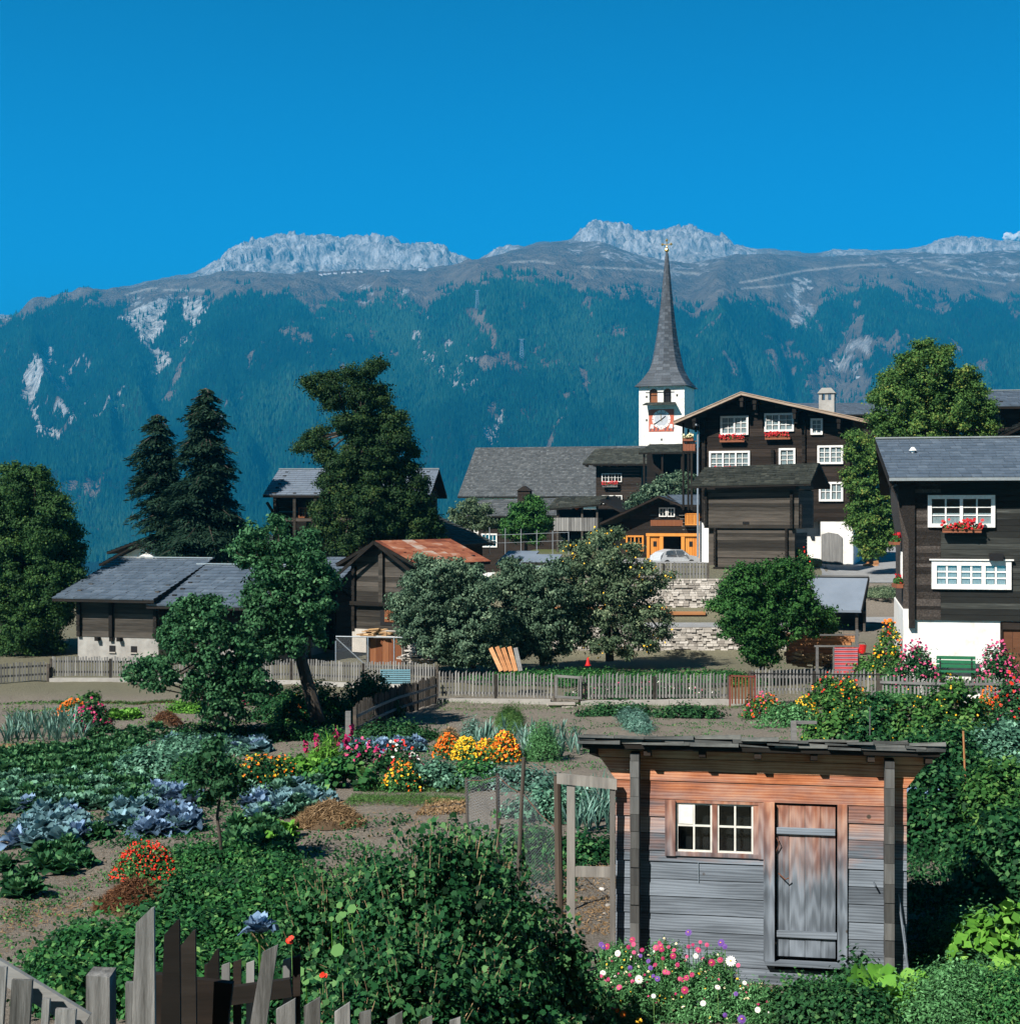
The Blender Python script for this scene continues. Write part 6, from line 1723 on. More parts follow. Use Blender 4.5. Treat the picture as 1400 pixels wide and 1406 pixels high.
# ---- near fence at the bottom edge
def near_fence():
    r = random.Random(3)
    wd = wood('near_grey_pickets', [(.1, (.02, .02, .018)), (.38, (.085, .085, .08)), (.62, (.17, .17, .165)), (.9, (.33, .325, .31))], 'z', 14, .3, 1.0, .012)
    specs = [(379, 405, 1387, 1372, 7.6), (417, 439, 1383, 1370, 7.55), (459, 480, 1391, 1377, 7.5), (493, 509, 1392, 1388, 7.5), (532, 552, 1401, 1390, 7.5), (577, 593, 1403, 1396, 7.5), (617, 632, 1403, 1398, 7.5)]
    root = empty('near_fence', P(380, 1500, 7.55), 0, 'row of slant-topped grey pickets along the bottom edge', 'fence')
    O = root.location
    for i, (a, b_, ya, yb, d) in enumerate(specs):
        q = MB(i); A, B = P(a, ya, d) - O, P(b_, yb, d) - O
        q.prism([(A.x + .01, A.z - 1.3), (B.x + .01, B.z - 1.3), (B.x, B.z), (A.x, A.z)], A.y, A.y + .022); q.build('picket', wd, root)
    q = MB(9); A, B = P(370, 1450, 7.6) - O, P(660, 1462, 7.6) - O; q.bar(A + Vector((0, .05, 0)), B + Vector((0, .05, 0)), .04, .08); q.build('rail', M['greyrail'], root)
    # tall crooked pickets
    tall = [(183, 211, 1268, 1247, 7.2, 0, 'topmost pale crooked picket of the near broken fence', wd), (222, 246, 1284, 1264, 7.7, -2, 'dark tall picket right of the pale crooked picket', M['blackwood']),
            (244, 268, 1300, 1278, 7.9, -4, 'dark narrow picket, third of the near broken fence', M['blackwood']), (281, 300, 1325, 1304, 8.2, 2, 'dark short picket beside the small dark fence', M['blackwood'])]
    root = empty('broken_fence', P(180, 1500, 7.6), 0, 'broken crooked dark pickets standing at the lower left', 'fence'); O = root.location
    for i, (a, b_, ya, yb, d, ln, lab, mt) in enumerate(tall):
        q = MB(i); A, B = P(a, ya, d) - O, P(b_, yb, d) - O; m_ = (A.x + B.x) / 2
        q.prism([(A.x + ln * .01, -.3), (B.x + ln * .01 + .01, -.3), (B.x + .005, B.z - .55), (B.x, B.z + .0), (B.x - .015, B.z - .005), (A.x + .012, A.z), (A.x - .004, A.z - .4)], A.y, A.y + .03); o = q.build('picket', mt, root)
    q = MB(8); A = P(346, 1452, 7.9) - O; B = P(372, 1298, 7.9) - O
    q.prism([(A.x - .04, A.z), (A.x + .05, A.z), (B.x + .035, B.z), (B.x - .045, B.z - .04)], B.y, B.y + .022); q.build('picket', wd, root)
    q = MB(8); A, B = P(172, 1355, 8.0) - O, P(310, 1372, 8.0) - O; q.bar(A + Vector((0, .12, -.1)), B + Vector((0, .12, -.1)), .05, .3); q.build('board', M['darkwood'], root)
    # square post
    q = MB(9); A = P(118, 1340, 7.9); w = 33 * S(7.9)
    q.hexa([(0, 0, -.9), (w, 0, -.9), (w, w, -.9), (0, w, -.9), (.0, 0, 0), (w * .98, .0, -.01), (w, w, .005), (.005, w, .01)], .6); o = q.build('square_post', wd); o.location = A; tag(o, 'thick square grey post at the lower left', 'post')
    # short plank right of it
    q = MB(9); A = P(172, 1350, 7.7); q.box(0, .055, 0, .03, -.8, 0, .7); o = q.build('short_post', wd); o.location = A; tag(o, 'short grey stake beside the tall pale crooked picket', 'post')
    # left sloping fence
    root = empty('sloping_fence', P(0, 1500, 6.6), 0, 'pale grey fence with a sloping rail at the lower left corner', 'fence'); O = root.location
    q = MB(10); A, B = P(-60, 1296, 6.7) - O, P(118, 1404, 6.7) - O; q.bar(A, B, .03, .085, .9); q.build('rail', wood('near_grey_rail', [(0, (.06, .06, .058)), (.5, (.18, .18, .175)), (1, (.33, .33, .32))], 'x', 9), root)
    for i, (a, b_, y) in enumerate(((-14, 9, 1328), (16, 44, 1346), (58, 68, 1372), (76, 104, 1386))):
        q = MB(i + 20); A, B = P(a, y, 6.55) - O, P(b_, y, 6.55) - O; q.prism([(A.x - .05, A.z - .8), (B.x - .05, A.z - .8), (B.x, B.z - .002), (A.x, A.z)], A.y, A.y + .022); q.build('picket', wd, root)
    # small dark fence behind
    root = empty('small_dark_fence', P(280, 1450, 9.6), 0, 'small dark picket fence with flat rail behind the crooked pickets', 'fence'); O = root.location
    for i, px_ in enumerate((276, 300, 316, 334, 352, 385, 398)):
        q = MB(i + 3); y = 1330 - (px_ - 300) * .08 + (i % 2) * 3; A, B = P(px_, y, 9.5) - O, P(px_ + 11, y - 4, 9.5) - O; q.prism([(A.x, -.5), (B.x, -.5), (B.x, B.z), (A.x, A.z)], 0, .02); q.build('picket', M['greyboard'] if i % 2 else M['darkwood'], root)
    q = MB(12); A, B = P(276, 1366, 9.45) - O, P(400, 1349, 9.45) - O; q.bar(A + Vector((0, 0, -.03)), B + Vector((0, 0, -.03)), .05, .11, .6); q.build('rail', M['blackwood'], root)
near_fence()
# ------------------------------------------------------------------ trees
def leaf_cloud(seed, centers, radii, ls, layers=5, cpx=9., depth=1., asp=.7, shape='quad', up=.35, hollow=.45, bias=0.):
    """centers: (x,y,z) metres, radii metres, ls: leaf length metres, cpx: clump radius metres"""
    r = np.random.default_rng(seed); Vs, Ts = [], []
    for c, R in zip(centers, radii):
        n = int(1.35 * layers * math.pi * R * R / (.5 * ls * ls)); cl = max(5, int(3.2 * (R / cpx) ** 2))
        d = r.normal(size=(cl, 3)); d /= np.linalg.norm(d, axis=1)[:, None]
        cc = d * (r.uniform(hollow, 1.02, cl)[:, None]) * np.array([R, R * depth, R]) + np.array(c)
        cs = cpx * r.uniform(.5, 1.15, cl); i = r.integers(0, cl, n)
        off = r.normal(size=(n, 3)) * (cs[i] * .52)[:, None] * np.array([1.15, 1.15, .75])
        p = cc[i] + off
        out = off / (np.linalg.norm(off, axis=1)[:, None] + 1e-6) * .75 + d[i] * .55
        nr = out + r.normal(size=(n, 3)) * .55 + np.array([0, 0, up])
        t = np.clip(.40 + bias + r.normal(0, .13, cl)[i] + r.normal(0, .15, n), 0, 1)
        Vs.append(leafpoly(r, p, nr, ls, ls * asp, shape)); Ts.append(t)
    return np.concatenate(Vs), np.concatenate(Ts)

def tree(name, label, cat, d, blobs, trunk, mat='maple', ls=4.2, layers=5, cl=10, group=None, seed=None, depth=1.0, limbs=True, fill=.7, extra=None, fruit=None, hollow=.45, asp=.7, bias=0.):
    """blobs: (px, py, r_px) discs of the crown; trunk: (px, py, r_px) from the ground up"""
    seed = seed or sum(map(ord, label)); rr = random.Random(seed); s = S(d)
    base = P(trunk[0][0], trunk[0][1], d)
    root = empty(name, base, 0, label, cat, group)
    xs = [b[0] for b in blobs]; cxm = sum(xs) / len(xs); hw = (max(b[0] + b[2] for b in blobs) - min(b[0] - b[2] for b in blobs)) / 2
    C_, R_ = [], []
    for px, py, r in blobs:
        hz = max(0, hw ** 2 - (px - cxm) ** 2) ** .5 * depth
        n = 1 if hz < r * 1.2 else 2 if hz < r * 2.2 else 3
        for k in range(n):
            off = (rr.uniform(-.3, .3) if n == 1 else (-.62 + 1.24 * k / (n - 1)) + rr.uniform(-.12, .12)) * hz
            q = P(px, py, d + off * s); k_ = 1 if k == 0 or n == 1 else rr.uniform(.75, .95)
            C_.append(tuple(q - base)); R_.append(r * s * k_ * .97)
    V, t = leaf_cloud(seed, C_, R_, ls * s, layers, cl * s, 1.0, asp, hollow=hollow, bias=bias)
    np_mesh('crown', V, 4, np.repeat(t, 4), L[mat] if isinstance(mat, str) else mat, root)
    b = MB(seed); pts = [P(px, py, d) - base for px, py, r in trunk]
    b.tube(pts, [r * s for _, _, r in trunk], 9)
    if limbs:
        for c, R in zip(C_, R_):
            if rr.random() > fill: continue
            st_ = pts[-1] if rr.random() < .6 or len(pts) < 3 else pts[-2]
            e = Vector(c); m_ = st_.lerp(e, .5) + Vector((rr.uniform(-.2, .2), rr.uniform(-.2, .2), rr.uniform(.0, .3))) * R
            r0 = trunk[-1][2] * s * .55
            b.tube([st_, m_, e, e + (e - m_) * .12], [r0, r0 * .6, r0 * .35, r0 * .1], 6)
    b.build('trunk', M['bark'], root)
    if fruit:
        r = np.random.default_rng(seed + 9); i = r.integers(0, len(C_), fruit[1]); q = r.normal(size=(fruit[1], 3)); q /= np.linalg.norm(q, axis=1)[:, None]
        q = np.array(C_)[i] + q * (np.array(R_)[i] * r.uniform(.85, 1.08, fruit[1]))[:, None]
        fr_ = np_mesh('fruit', leafpoly(r, q, np.tile([-.5, -1, .5], (fruit[1], 1)) + r.normal(size=(fruit[1], 3)) * .3, .075, .075, 'hex'), 6, np.zeros(fruit[1] * 6), fruit[0], root); fr_['kind'] = 'stuff'
    return root

def spruce(label, d, base, top, prof, seed, trunkr=5, dens=1.0):
    """prof: (py, px_left, px_right) outline of the crown"""
    s = S(d); r = np.random.default_rng(seed); O = P(base[0], base[1], d); root = empty('spruce_tree', O, 0, label, 'tree')
    b = MB(seed); tp = P(top[0], top[1], d) - O; b.tube([Vector((0, 0, 0)), tp * .5, tp], [trunkr * s, trunkr * s * .6, .03], 8)
    ys = [p[0] for p in prof]; C_, N_, A_, T_ = [], [], [], []
    y = ys[0]
    while y < ys[-1]:
        l = np.interp(y, ys, [p[1] for p in prof]); rt = np.interp(y, ys, [p[2] for p in prof]); f = (y - base[1]) / (top[1] - base[1]); ax = base[0] + (top[0] - base[0]) * f
        nb = int(r.integers(6, 10))
        for k in range(nb):
            a = r.uniform(0, 2 * math.pi); side = (rt - ax) if math.cos(a) > 0 else (ax - l); hwid = (rt - l) / 2
            ln = (abs(math.cos(a)) * side + (1 - abs(math.cos(a))) * hwid) * r.choice([.7, .9, 1.05, 1.2]) * s
            st_ = tp * f; dr = Vector((math.cos(a), math.sin(a), 0)); rise = r.uniform(.0, .25); n = max(6, int(ln / .16))
            pts = []
            for i in range(n + 1):
                u = i / n; pts.append(st_ + dr * ln * u + Vector((0, 0, ln * (rise * u - .55 * u ** 2.0 + .28 * max(0, u - .7)))))
            if k % 2 == 0: b.tube([pts[0], pts[n // 2], pts[-1]], [.06, .035, .01], 4, cap=False)
            for i in range(1, n + 1):
                u = i / n; wdt = (.30 + .85 * math.sin(min(1, u * 1.05) * math.pi) * .75) * min(1.9, ln * .55)
                m_ = int(max(5, 17 * dens * wdt / .5))
                sd = r.normal(0, .5, m_) * wdt; pr = Vector((-dr.y, dr.x, 0))
                for q in sd:
                    drop = abs(q) * .35 + r.uniform(0, .22)
                    C_.append(pts[i] + pr * q + Vector((r.normal() * .07, r.normal() * .07, -drop))); N_.append((dr.x * .4 + r.normal() * .35, dr.y * .4 + r.normal() * .35, .9))
                    A_.append((dr.x * .7 + pr.x * np.sign(q) * .7, dr.y * .7 + pr.y * np.sign(q) * .7, -.5 + r.normal() * .3)); T_.append(np.clip(.42 + r.normal() * .2 - .15 * (drop > .25), 0, 1))
        y += r.uniform(6, 10)
    C_, N_, A_ = np.array(C_), np.array(N_), np.array(A_)
    V = leafpoly(r, C_, N_, .34, .11, 'quad', axis=A_); np_mesh('crown', V, 4, np.repeat(np.array(T_), 4), L['spruce'], root)
    b.build('trunk', M['bark'], root)
    return root

spruce('taller right spruce with ragged drooping boughs behind the barns', 85, (282, 775), (283, 533),
       [(534, 270, 298), (552, 262, 312), (560, 252, 318), (580, 260, 312), (600, 246, 326), (640, 238, 318), (670, 232, 322), (700, 225, 330), (730, 214, 344), (750, 222, 344), (762, 245, 325)], 11)
spruce('shorter left spruce of the pair behind the barns', 87, (248, 775), (216, 570),
       [(570, 205, 228), (580, 188, 238), (600, 184, 240), (640, 176, 246), (670, 180, 250), (700, 184, 262), (730, 190, 272), (750, 205, 270)], 12)

tree('maple_tree', 'great dark broadleaf tree at the left edge shading the barn', 'tree', 70,
     [(15, 680, 38), (48, 672, 34), (75, 700, 30), (20, 725, 42), (60, 735, 38), (92, 735, 22), (95, 765, 24), (30, 775, 45), (75, 780, 34), (-30, 700, 50), (-20, 770, 55), (10, 820, 42), (60, 825, 34), (98, 815, 16), (30, 862, 32), (-40, 840, 50), (70, 862, 24), (5, 885, 24), (45, 885, 20), (85, 840, 20), (100, 790, 18), (78, 890, 10), (15, 650, 16)],
     [(35, 905, 9), (36, 850, 7), (34, 790, 5)], 'maple', 3.4, 6, 10, bias=-.04)
tree('maple_tree', 'tall irregular maple with two side lobes in front of the balcony chalet', 'tree', 78,
     [(505, 508, 16), (485, 515, 14), (520, 500, 10), (440, 528, 16), (424, 526, 10), (460, 522, 14), (455, 550, 18), (490, 545, 24), (520, 545, 20), (505, 580, 28), (475, 580, 20), (540, 575, 20), (550, 600, 18), (530, 610, 28), (495, 615, 30),
      (425, 605, 14), (440, 598, 15), (412, 615, 8), (445, 625, 15), (465, 640, 22), (500, 650, 32), (540, 650, 26), (470, 680, 30), (510, 690, 34), (550, 690, 30), (575, 685, 18), (590, 705, 14), (440, 700, 18), (445, 725, 24), (480, 730, 26), (520, 728, 28), (560, 720, 28), (595, 722, 14), (425, 740, 12), (575, 660, 14), (595, 730, 16), (600, 745, 12), (430, 755, 14), (470, 755, 18), (520, 755, 18), (570, 745, 18), (560, 640, 16), (450, 660, 14), (565, 620, 12)],
     [(505, 790, 9), (502, 720, 7), (500, 650, 6), (490, 590, 4)], 'darkmaple', 3.3, 6.5, 9, fill=.6)
tree('maple_tree', 'big round maple with yellowing top behind the dark farmhouse', 'tree', 76,
     [(1268, 484, 22), (1298, 482, 12), (1290, 500, 20), (1245, 500, 18), (1225, 520, 22), (1260, 520, 28), (1295, 525, 26), (1325, 520, 22), (1340, 540, 20), (1210, 545, 20), (1235, 550, 28), (1270, 560, 32), (1310, 555, 30), (1350, 560, 20), (1205, 575, 18), (1225, 590, 26), (1262, 595, 30), (1300, 592, 30), (1340, 590, 26), (1360, 580, 12), (1210, 610, 20), (1350, 610, 20), (1290, 620, 26)],
     [(1275, 740, 9), (1272, 660, 8), (1270, 600, 6)], 'maple_autumn', 3.4, 5, 8)
tree('birch_bush', 'tall narrow yellowing bush between the log house and the dark farmhouse', 'bush', 88,
     [(1172, 600, 12), (1205, 630, 14), (1210, 655, 16), (1215, 680, 14), (1180, 605, 14), (1195, 615, 12), (1172, 625, 14), (1190, 640, 16), (1165, 650, 13), (1185, 670, 18), (1200, 690, 16), (1178, 695, 16), (1205, 715, 16), (1188, 720, 18), (1210, 735, 12), (1196, 742, 14), (1165, 668, 10), (1215, 745, 12), (1182, 740, 12), (1172, 715, 12), (1218, 700, 14), (1220, 722, 12), (1205, 755, 12), (1190, 758, 10)],
     [(1196, 775, 3), (1192, 720, 3), (1186, 660, 2)], 'maple_autumn', 3.4, 5, 7)
tree('pear_tree', 'leaning fruit tree with thick dark trunk left of the dark fence', 'tree', 43,
     [(350, 735, 18), (380, 722, 16), (335, 750, 14), (355, 765, 20), (395, 755, 24), (430, 765, 18), (425, 740, 14), (370, 790, 26), (410, 790, 26), (440, 800, 16), (350, 815, 20), (385, 825, 28), (425, 830, 20), (355, 850, 22), (395, 860, 26), (430, 860, 14), (370, 885, 22), (340, 830, 12), (405, 888, 14), (345, 880, 16), (450, 785, 12), (445, 830, 14), (335, 770, 12), (320, 755, 8), (440, 880, 10), (460, 800, 8)],
     [(437, 992, 10), (425, 950, 9), (413, 905, 8), (398, 860, 6), (390, 810, 4)], 'pear', 5.6, 5, 9)
tree('pear_tree', 'low spreading fruit tree left of the leaning one', 'tree', 41,
     [(265, 835, 20), (245, 840, 16), (290, 835, 22), (235, 862, 18), (265, 868, 24), (300, 868, 26), (330, 880, 22), (350, 905, 20), (320, 910, 22), (285, 905, 22), (250, 895, 20), (220, 912, 16), (200, 915, 16), (182, 925, 14), (205, 935, 12), (235, 930, 14), (270, 935, 20), (305, 940, 22), (335, 940, 20), (290, 965, 16), (318, 968, 16), (215, 945, 6), (355, 930, 14), (230, 880, 14), (285, 980, 12), (330, 980, 12), (350, 955, 12), (262, 955, 10), (375, 945, 10), (310, 990, 8)],
     [(303, 998, 5), (302, 965, 4), (296, 900, 4)], 'pear', 5.6, 5, 9)
tree('willow_bush', 'dense grey-green tree left of the leaning planks', 'tree', 60,
     [(600, 790, 28), (570, 800, 20), (625, 785, 20), (650, 790, 18), (665, 810, 22), (635, 820, 30), (595, 825, 30), (562, 830, 22), (548, 848, 14), (585, 858, 26), (625, 858, 32), (665, 850, 26), (645, 885, 26), (610, 885, 20), (680, 880, 16), (690, 850, 16), (665, 900, 16), (640, 905, 16), (560, 870, 18), (590, 888, 18), (690, 895, 16), (545, 825, 14), (700, 870, 14), (615, 905, 14), (578, 770, 12)],
     [(650, 918, 4), (645, 880, 4), (630, 830, 3)], 'willow', 4.0, 5.5, 8, fill=.4)
tree('willow_bush', 'dense grey-green tree between the planks and the apple tree', 'tree', 62,
     [(720, 795, 24), (750, 790, 18), (705, 815, 22), (735, 820, 28), (765, 815, 22), (715, 845, 26), (750, 850, 28), (705, 870, 18), (740, 878, 24), (775, 870, 16), (775, 845, 18), (750, 898, 14), (690, 800, 18), (715, 890, 16), (775, 890, 12), (700, 775, 12), (770, 780, 14), (785, 820, 14)],
     [(745, 915, 4), (742, 880, 4), (735, 830, 3)], 'willow', 4.0, 5.5, 8, fill=.4)
tree('apple_tree', 'large apple tree dotted with yellow fruit before the stone walls', 'tree', 63,
     [(820, 738, 16), (845, 735, 14), (800, 755, 16), (835, 760, 22), (868, 755, 14), (790, 780, 22), (825, 785, 26), (860, 785, 22), (890, 780, 14), (780, 808, 20), (812, 815, 28), (850, 815, 26), (885, 808, 20), (908, 800, 12), (792, 840, 24), (830, 848, 26), (868, 845, 26), (900, 838, 18), (915, 850, 10), (800, 868, 22), (840, 875, 24), (880, 872, 22), (910, 870, 14), (860, 895, 12), (815, 890, 14), (775, 750, 8), (920, 790, 6), (895, 888, 10)],
     [(837, 908, 6), (836, 880, 5), (832, 830, 4), (838, 790, 3)], 'apple', 3.8, 3.4, 8, fruit=(M['petal_yellow'], 260), hollow=.3)
tree('elder_bush', 'bushy green tree before the granary and the board stack', 'tree', 58,
     [(1045, 785, 20), (1020, 790, 18), (1075, 785, 22), (1098, 790, 18), (1000, 808, 18), (1030, 812, 26), (1065, 812, 26), (1100, 815, 22), (988, 830, 16), (1015, 838, 26), (1050, 842, 28), (1085, 840, 26), (1115, 838, 18), (1135, 845, 14), (1000, 862, 16), (1030, 868, 24), (1060, 872, 24), (1040, 895, 20), (1058, 900, 14), (1095, 862, 14), (1120, 862, 14), (1140, 862, 10), (1025, 895, 10)],
     [(1046, 920, 4), (1046, 885, 4), (1050, 830, 3)], 'bushgreen', 3.9, 5.5, 8, fill=.4, bias=-.08)
tree('garden_tree', 'fresh green round tree below the grey gallery railing', 'tree', 103,
     [(730, 692, 14), (712, 702, 14), (740, 705, 16), (722, 718, 18), (700, 720, 12), (745, 722, 14), (715, 732, 14), (735, 735, 14), (698, 732, 9)],
     [(722, 765, 2.5), (722, 725, 2)], 'bushgreen', 3.6, 6, 7)
tree('garden_tree', 'pale loose tree before the white end of the long low house', 'tree', 108,
     [(640, 696, 12), (625, 708, 12), (652, 705, 14), (668, 700, 10), (635, 720, 14), (660, 722, 14), (622, 728, 8), (675, 718, 10), (648, 690, 8)],
     [(650, 765, 2.5), (648, 720, 2)], 'apple', 3.4, 3.2, 6)
tree('garden_tree', 'green bush on the slope right of the small log house', 'bush', 113,
     [(935, 655, 11), (920, 660, 11), (905, 666, 11), (890, 675, 12), (875, 685, 10), (948, 660, 10), (925, 670, 12), (905, 678, 10), (945, 668, 8), (865, 692, 7), (890, 688, 8)],
     [(905, 705, 2), (905, 680, 2)], 'willow', 3.4, 6, 6)
tree('garden_tree', 'small bush with a yellowish tinge beside the leaning fruit tree trunk on the fence corner', 'bush', 66,
     [(420, 860, 14), (440, 850, 10)], [(425, 905, 2), (425, 870, 1.5)], 'pear', 4.5, 4, 7)
# sapling in the front garden
tree('sapling', 'slim fruit sapling standing in the cabbage bed', 'sapling', 24.3,
     [(290, 1030, 16), (275, 1050, 16), (305, 1048, 18), (270, 1072, 14), (300, 1075, 18), (325, 1065, 12), (315, 1090, 12), (285, 1095, 12), (262, 1085, 8), (335, 1080, 8), (300, 1018, 8)],
     [(305, 1184, 2.6), (302, 1150, 2.2), (298, 1120, 2.2), (303, 1090, 1.8), (298, 1045, 1.2)], 'pear', 8.5, 4.5, 9, depth=.9, fill=1, bias=-.1)
# ------------------------------------------------------------------ garden plants
_dd = np.linspace(9.6, 51.8, 900); _py = CY - F * (G((200 - CX) / F * _dd, _dd) - CZ) / _dd
_pm = np.minimum.accumulate(_py)
def gd(py):
    return np.interp(-np.asarray(py, float), -_pm, _dd)
def gpt(px, py):
    d = float(gd(py)); x = (px - CX) / F * d
    return Vector((x, d, float(G(x, d))))
nid = [0]
def mound(name, label, cat, px, py, w, h, mat, leaf=.09, n=None, dp=None, group=None, shape='quad', flower=None, asp=.75, clump=.12, up=.5, seed=None, loc=None, layers=3.2, bias=0., stems=True):
    """a leafy plant w wide and h high whose foot is seen at (px,py); flower = (material, count, size)"""
    nid[0] += 1; seed = seed or nid[0] * 17
    loc = loc if loc is not None else gpt(px, py); r = np.random.default_rng(seed); dp = dp or w * .8
    root = empty(name, loc, 0, label, cat, group)
    n = n or int(layers * (w * h + w * dp * .6) / (leaf * leaf * asp * .5))
    cl = max(6, int(n / (45 if shape == 'lobe' else 28))); u = r.uniform(0, 2 * math.pi, cl); v = r.uniform(0, 1, cl) ** .6; el = np.sqrt(r.random(cl))
    cc = np.stack([np.cos(u) * v * w / 2, np.sin(u) * v * dp / 2, (1 - v ** 2.2) * h * r.uniform(.35, .98, cl) + .04], 1)
    i = r.integers(0, cl, n); off = r.normal(size=(n, 3)) * clump * r.uniform(.5, 1, cl)[i][:, None]
    c = cc[i] + off; c[:, 2] = np.maximum(c[:, 2], .01 + r.random(n) * .05)
    out = c * np.array([2 / w, 2 / dp, .6 / h]) + off / clump * .4
    nr = out * .7 + r.normal(size=(n, 3)) * .5 + [0, 0, up]
    t = np.clip(.42 + bias + r.normal(0, .15, cl)[i] + r.normal(0, .2, n), 0, 1)
    k = {'quad': 4, 'five': 5, 'lobe': 7, 'hex': 6}[shape]
    np_mesh('foliage', leafpoly(r, c, nr, leaf, leaf * asp, shape), k, np.repeat(t, k), L[mat], root)
    if stems:
        q = MB(seed)
        for j in range(min(14, cl)): q.tube([(cc[j][0] * .3, cc[j][1] * .3, -.03), tuple(cc[j] * .75), tuple(cc[j])], [.008, .006, .003], 4, cap=False)
        q.build('stems', M['bark'], root)
    if flower:
        m, cnt, sz = flower[:3]; cnt = int(cnt * 1.7); sz *= .68; ms = m if isinstance(m, (list, tuple)) else [m]
        for mi, mm in enumerate(ms):
            cn = max(1, cnt // len(ms)); u = r.uniform(0, 2 * math.pi, cn); v = np.sqrt(r.uniform(0, 1, cn))
            zt = (1 - v ** 2.2) * h * r.uniform(.75, 1.08, cn) + .06
            c = np.stack([np.cos(u) * v * w / 2 * 1.05, np.sin(u) * v * dp / 2 * 1.05, zt], 1)
            nr = np.tile([-.25, -.9, .8], (cn, 1)) + r.normal(size=(cn, 3)) * .35
            V = np.concatenate([leafpoly(r, c + r.normal(size=(cn, 3)) * sz * .12, nr + r.normal(size=(cn, 3)) * .5, sz, sz, 'hex') for _ in range(2)])
            np_mesh('blossom', V, 6, np.repeat(r.random(cn * 2), 6), M[mm], root)
    return root

def rosette(name, label, cat, mat, nl=14, R=.32, H=.22, cup=.5, wid=.55, seed=1, group=None, heart=None):
    """a cabbage-like rosette of big curved leaves"""
    r = random.Random(seed); V, Fc, T = [], [], []
    for i in range(nl):
        a = i * 2.4 + r.uniform(-.2, .2); q = i / nl; ln = R * (1 - .45 * q) * r.uniform(.85, 1.15); w = ln * wid * r.uniform(.85, 1.2)
        rise = (.15 + .85 * q) * cup + r.uniform(-.1, .15); tt = min(1, max(0, .15 + .45 * q + r.uniform(-.3, .45))); tw = r.uniform(-.5, .5); ph = r.uniform(0, 6)
        b = len(V); nu, nv = 4, 4
        for u in range(nu + 1):
            uu = u / nu; wd = w * math.sin(min(1, .12 + uu * .95) * math.pi) ** .6 if uu < 1 else w * .25
            for v in range(nv + 1):
                vv = v / nv * 2 - 1
                rad = ln * (uu * math.cos(rise)); zz = ln * uu * math.sin(rise) + abs(vv) ** 1.5 * wd * .35 - uu ** 3 * ln * .25 * (1 - q) + r.uniform(-.02, .02) * (abs(vv) > .4 or u == nu) + math.sin(ph + uu * 7) * abs(vv) * .025 + vv * tw * wd
                x = rad; y = vv * wd
                V.append((x * math.cos(a) - y * math.sin(a), x * math.sin(a) + y * math.cos(a), zz + .03 + H * .25 * q)); T.append(min(1, tt + (.12 if abs(vv) < .1 else 0)))
        for u in range(nu):
            for v in range(nv):
                p = b + u * (nv + 1) + v; Fc.append((p, p + 1, p + nv + 2, p + nv + 1))
    root = empty(name, (0, 0, 0), 0, label, cat, group)
    np_mesh('leaves', (np.array(V), np.array(Fc)), 4, np.array(T), L[mat], root, smooth=True)
    if heart:
        q = MB(2); q.lathe([(.01, 0), (R * .28, .02), (R * .34, H * .35), (R * .25, H * .6), (.02, H * .7)], 12); q.build('head', L[heart], root)
    return root

def straps(name, label, cat, mat, nl=9, H=.5, w=.035, spread=.35, seed=1, group=None, droop=.3):
    r = random.Random(seed); V, Fc, T = [], [], []
    for i in range(nl):
        a = (i % 2) * math.pi + r.uniform(-.5, .5) if nl < 14 else r.uniform(0, 6.28); ln = H * r.uniform(.7, 1.15); t = r.random(); b = len(V); n = 5; sp = spread * r.uniform(.4, 1.3); ww = w * r.uniform(.7, 1.2)
        for u in range(n + 1):
            uu = u / n; x = sp * ln * uu ** 1.3; z = ln * (uu - droop * uu ** 3 * sp * 1.6); wd = ww * (1 - uu ** 2) + .002
            for vv in (-1, 0, 1):
                y = vv * wd / 2; V.append((x * math.cos(a) - y * math.sin(a), x * math.sin(a) + y * math.cos(a), z + abs(vv) * wd * .25)); T.append(t)
        for u in range(n):
            for v in (0, 1): p = b + u * 3 + v; Fc.append((p, p + 1, p + 4, p + 3))
    root = empty(name, (0, 0, 0), 0, label, cat, group)
    np_mesh('leaves', (np.array(V), np.array(Fc)), 4, np.array(T), L[mat], root)
    return root

def bed(protos, spots, label=None, group=None, smin=.8, smax=1.2, seed=1, first=[None]):
    r = random.Random(seed)
    for px, py in spots:
        p = r.choice(protos); o = clone(p, loc=gpt(px, py), rz=r.uniform(0, 6.28), sc_=r.uniform(smin, smax))
        if label: o['label'] = label
        if group: o['group'] = group
def drop(protos):
    for p in protos:
        for c in list(p.children): bpy.data.objects.remove(c)
        bpy.data.objects.remove(p)
def quadspots(c, nx, ny, seed=1, j=.5):
    """c: four corners (px,py) near-left, near-right, far-right, far-left"""
    r = random.Random(seed); out = []
    for a in range(nx):
        for b in range(ny):
            u = (a + .5 + r.uniform(-j, j) * .7) / nx; v = (b + .5 + r.uniform(-j, j) * .6) / ny
            x = (c[0][0] * (1 - u) + c[1][0] * u) * (1 - v) + (c[3][0] * (1 - u) + c[2][0] * u) * v
            y = (c[0][1] * (1 - u) + c[1][1] * u) * (1 - v) + (c[3][1] * (1 - u) + c[2][1] * u) * v
            out.append((x, y))
    return out

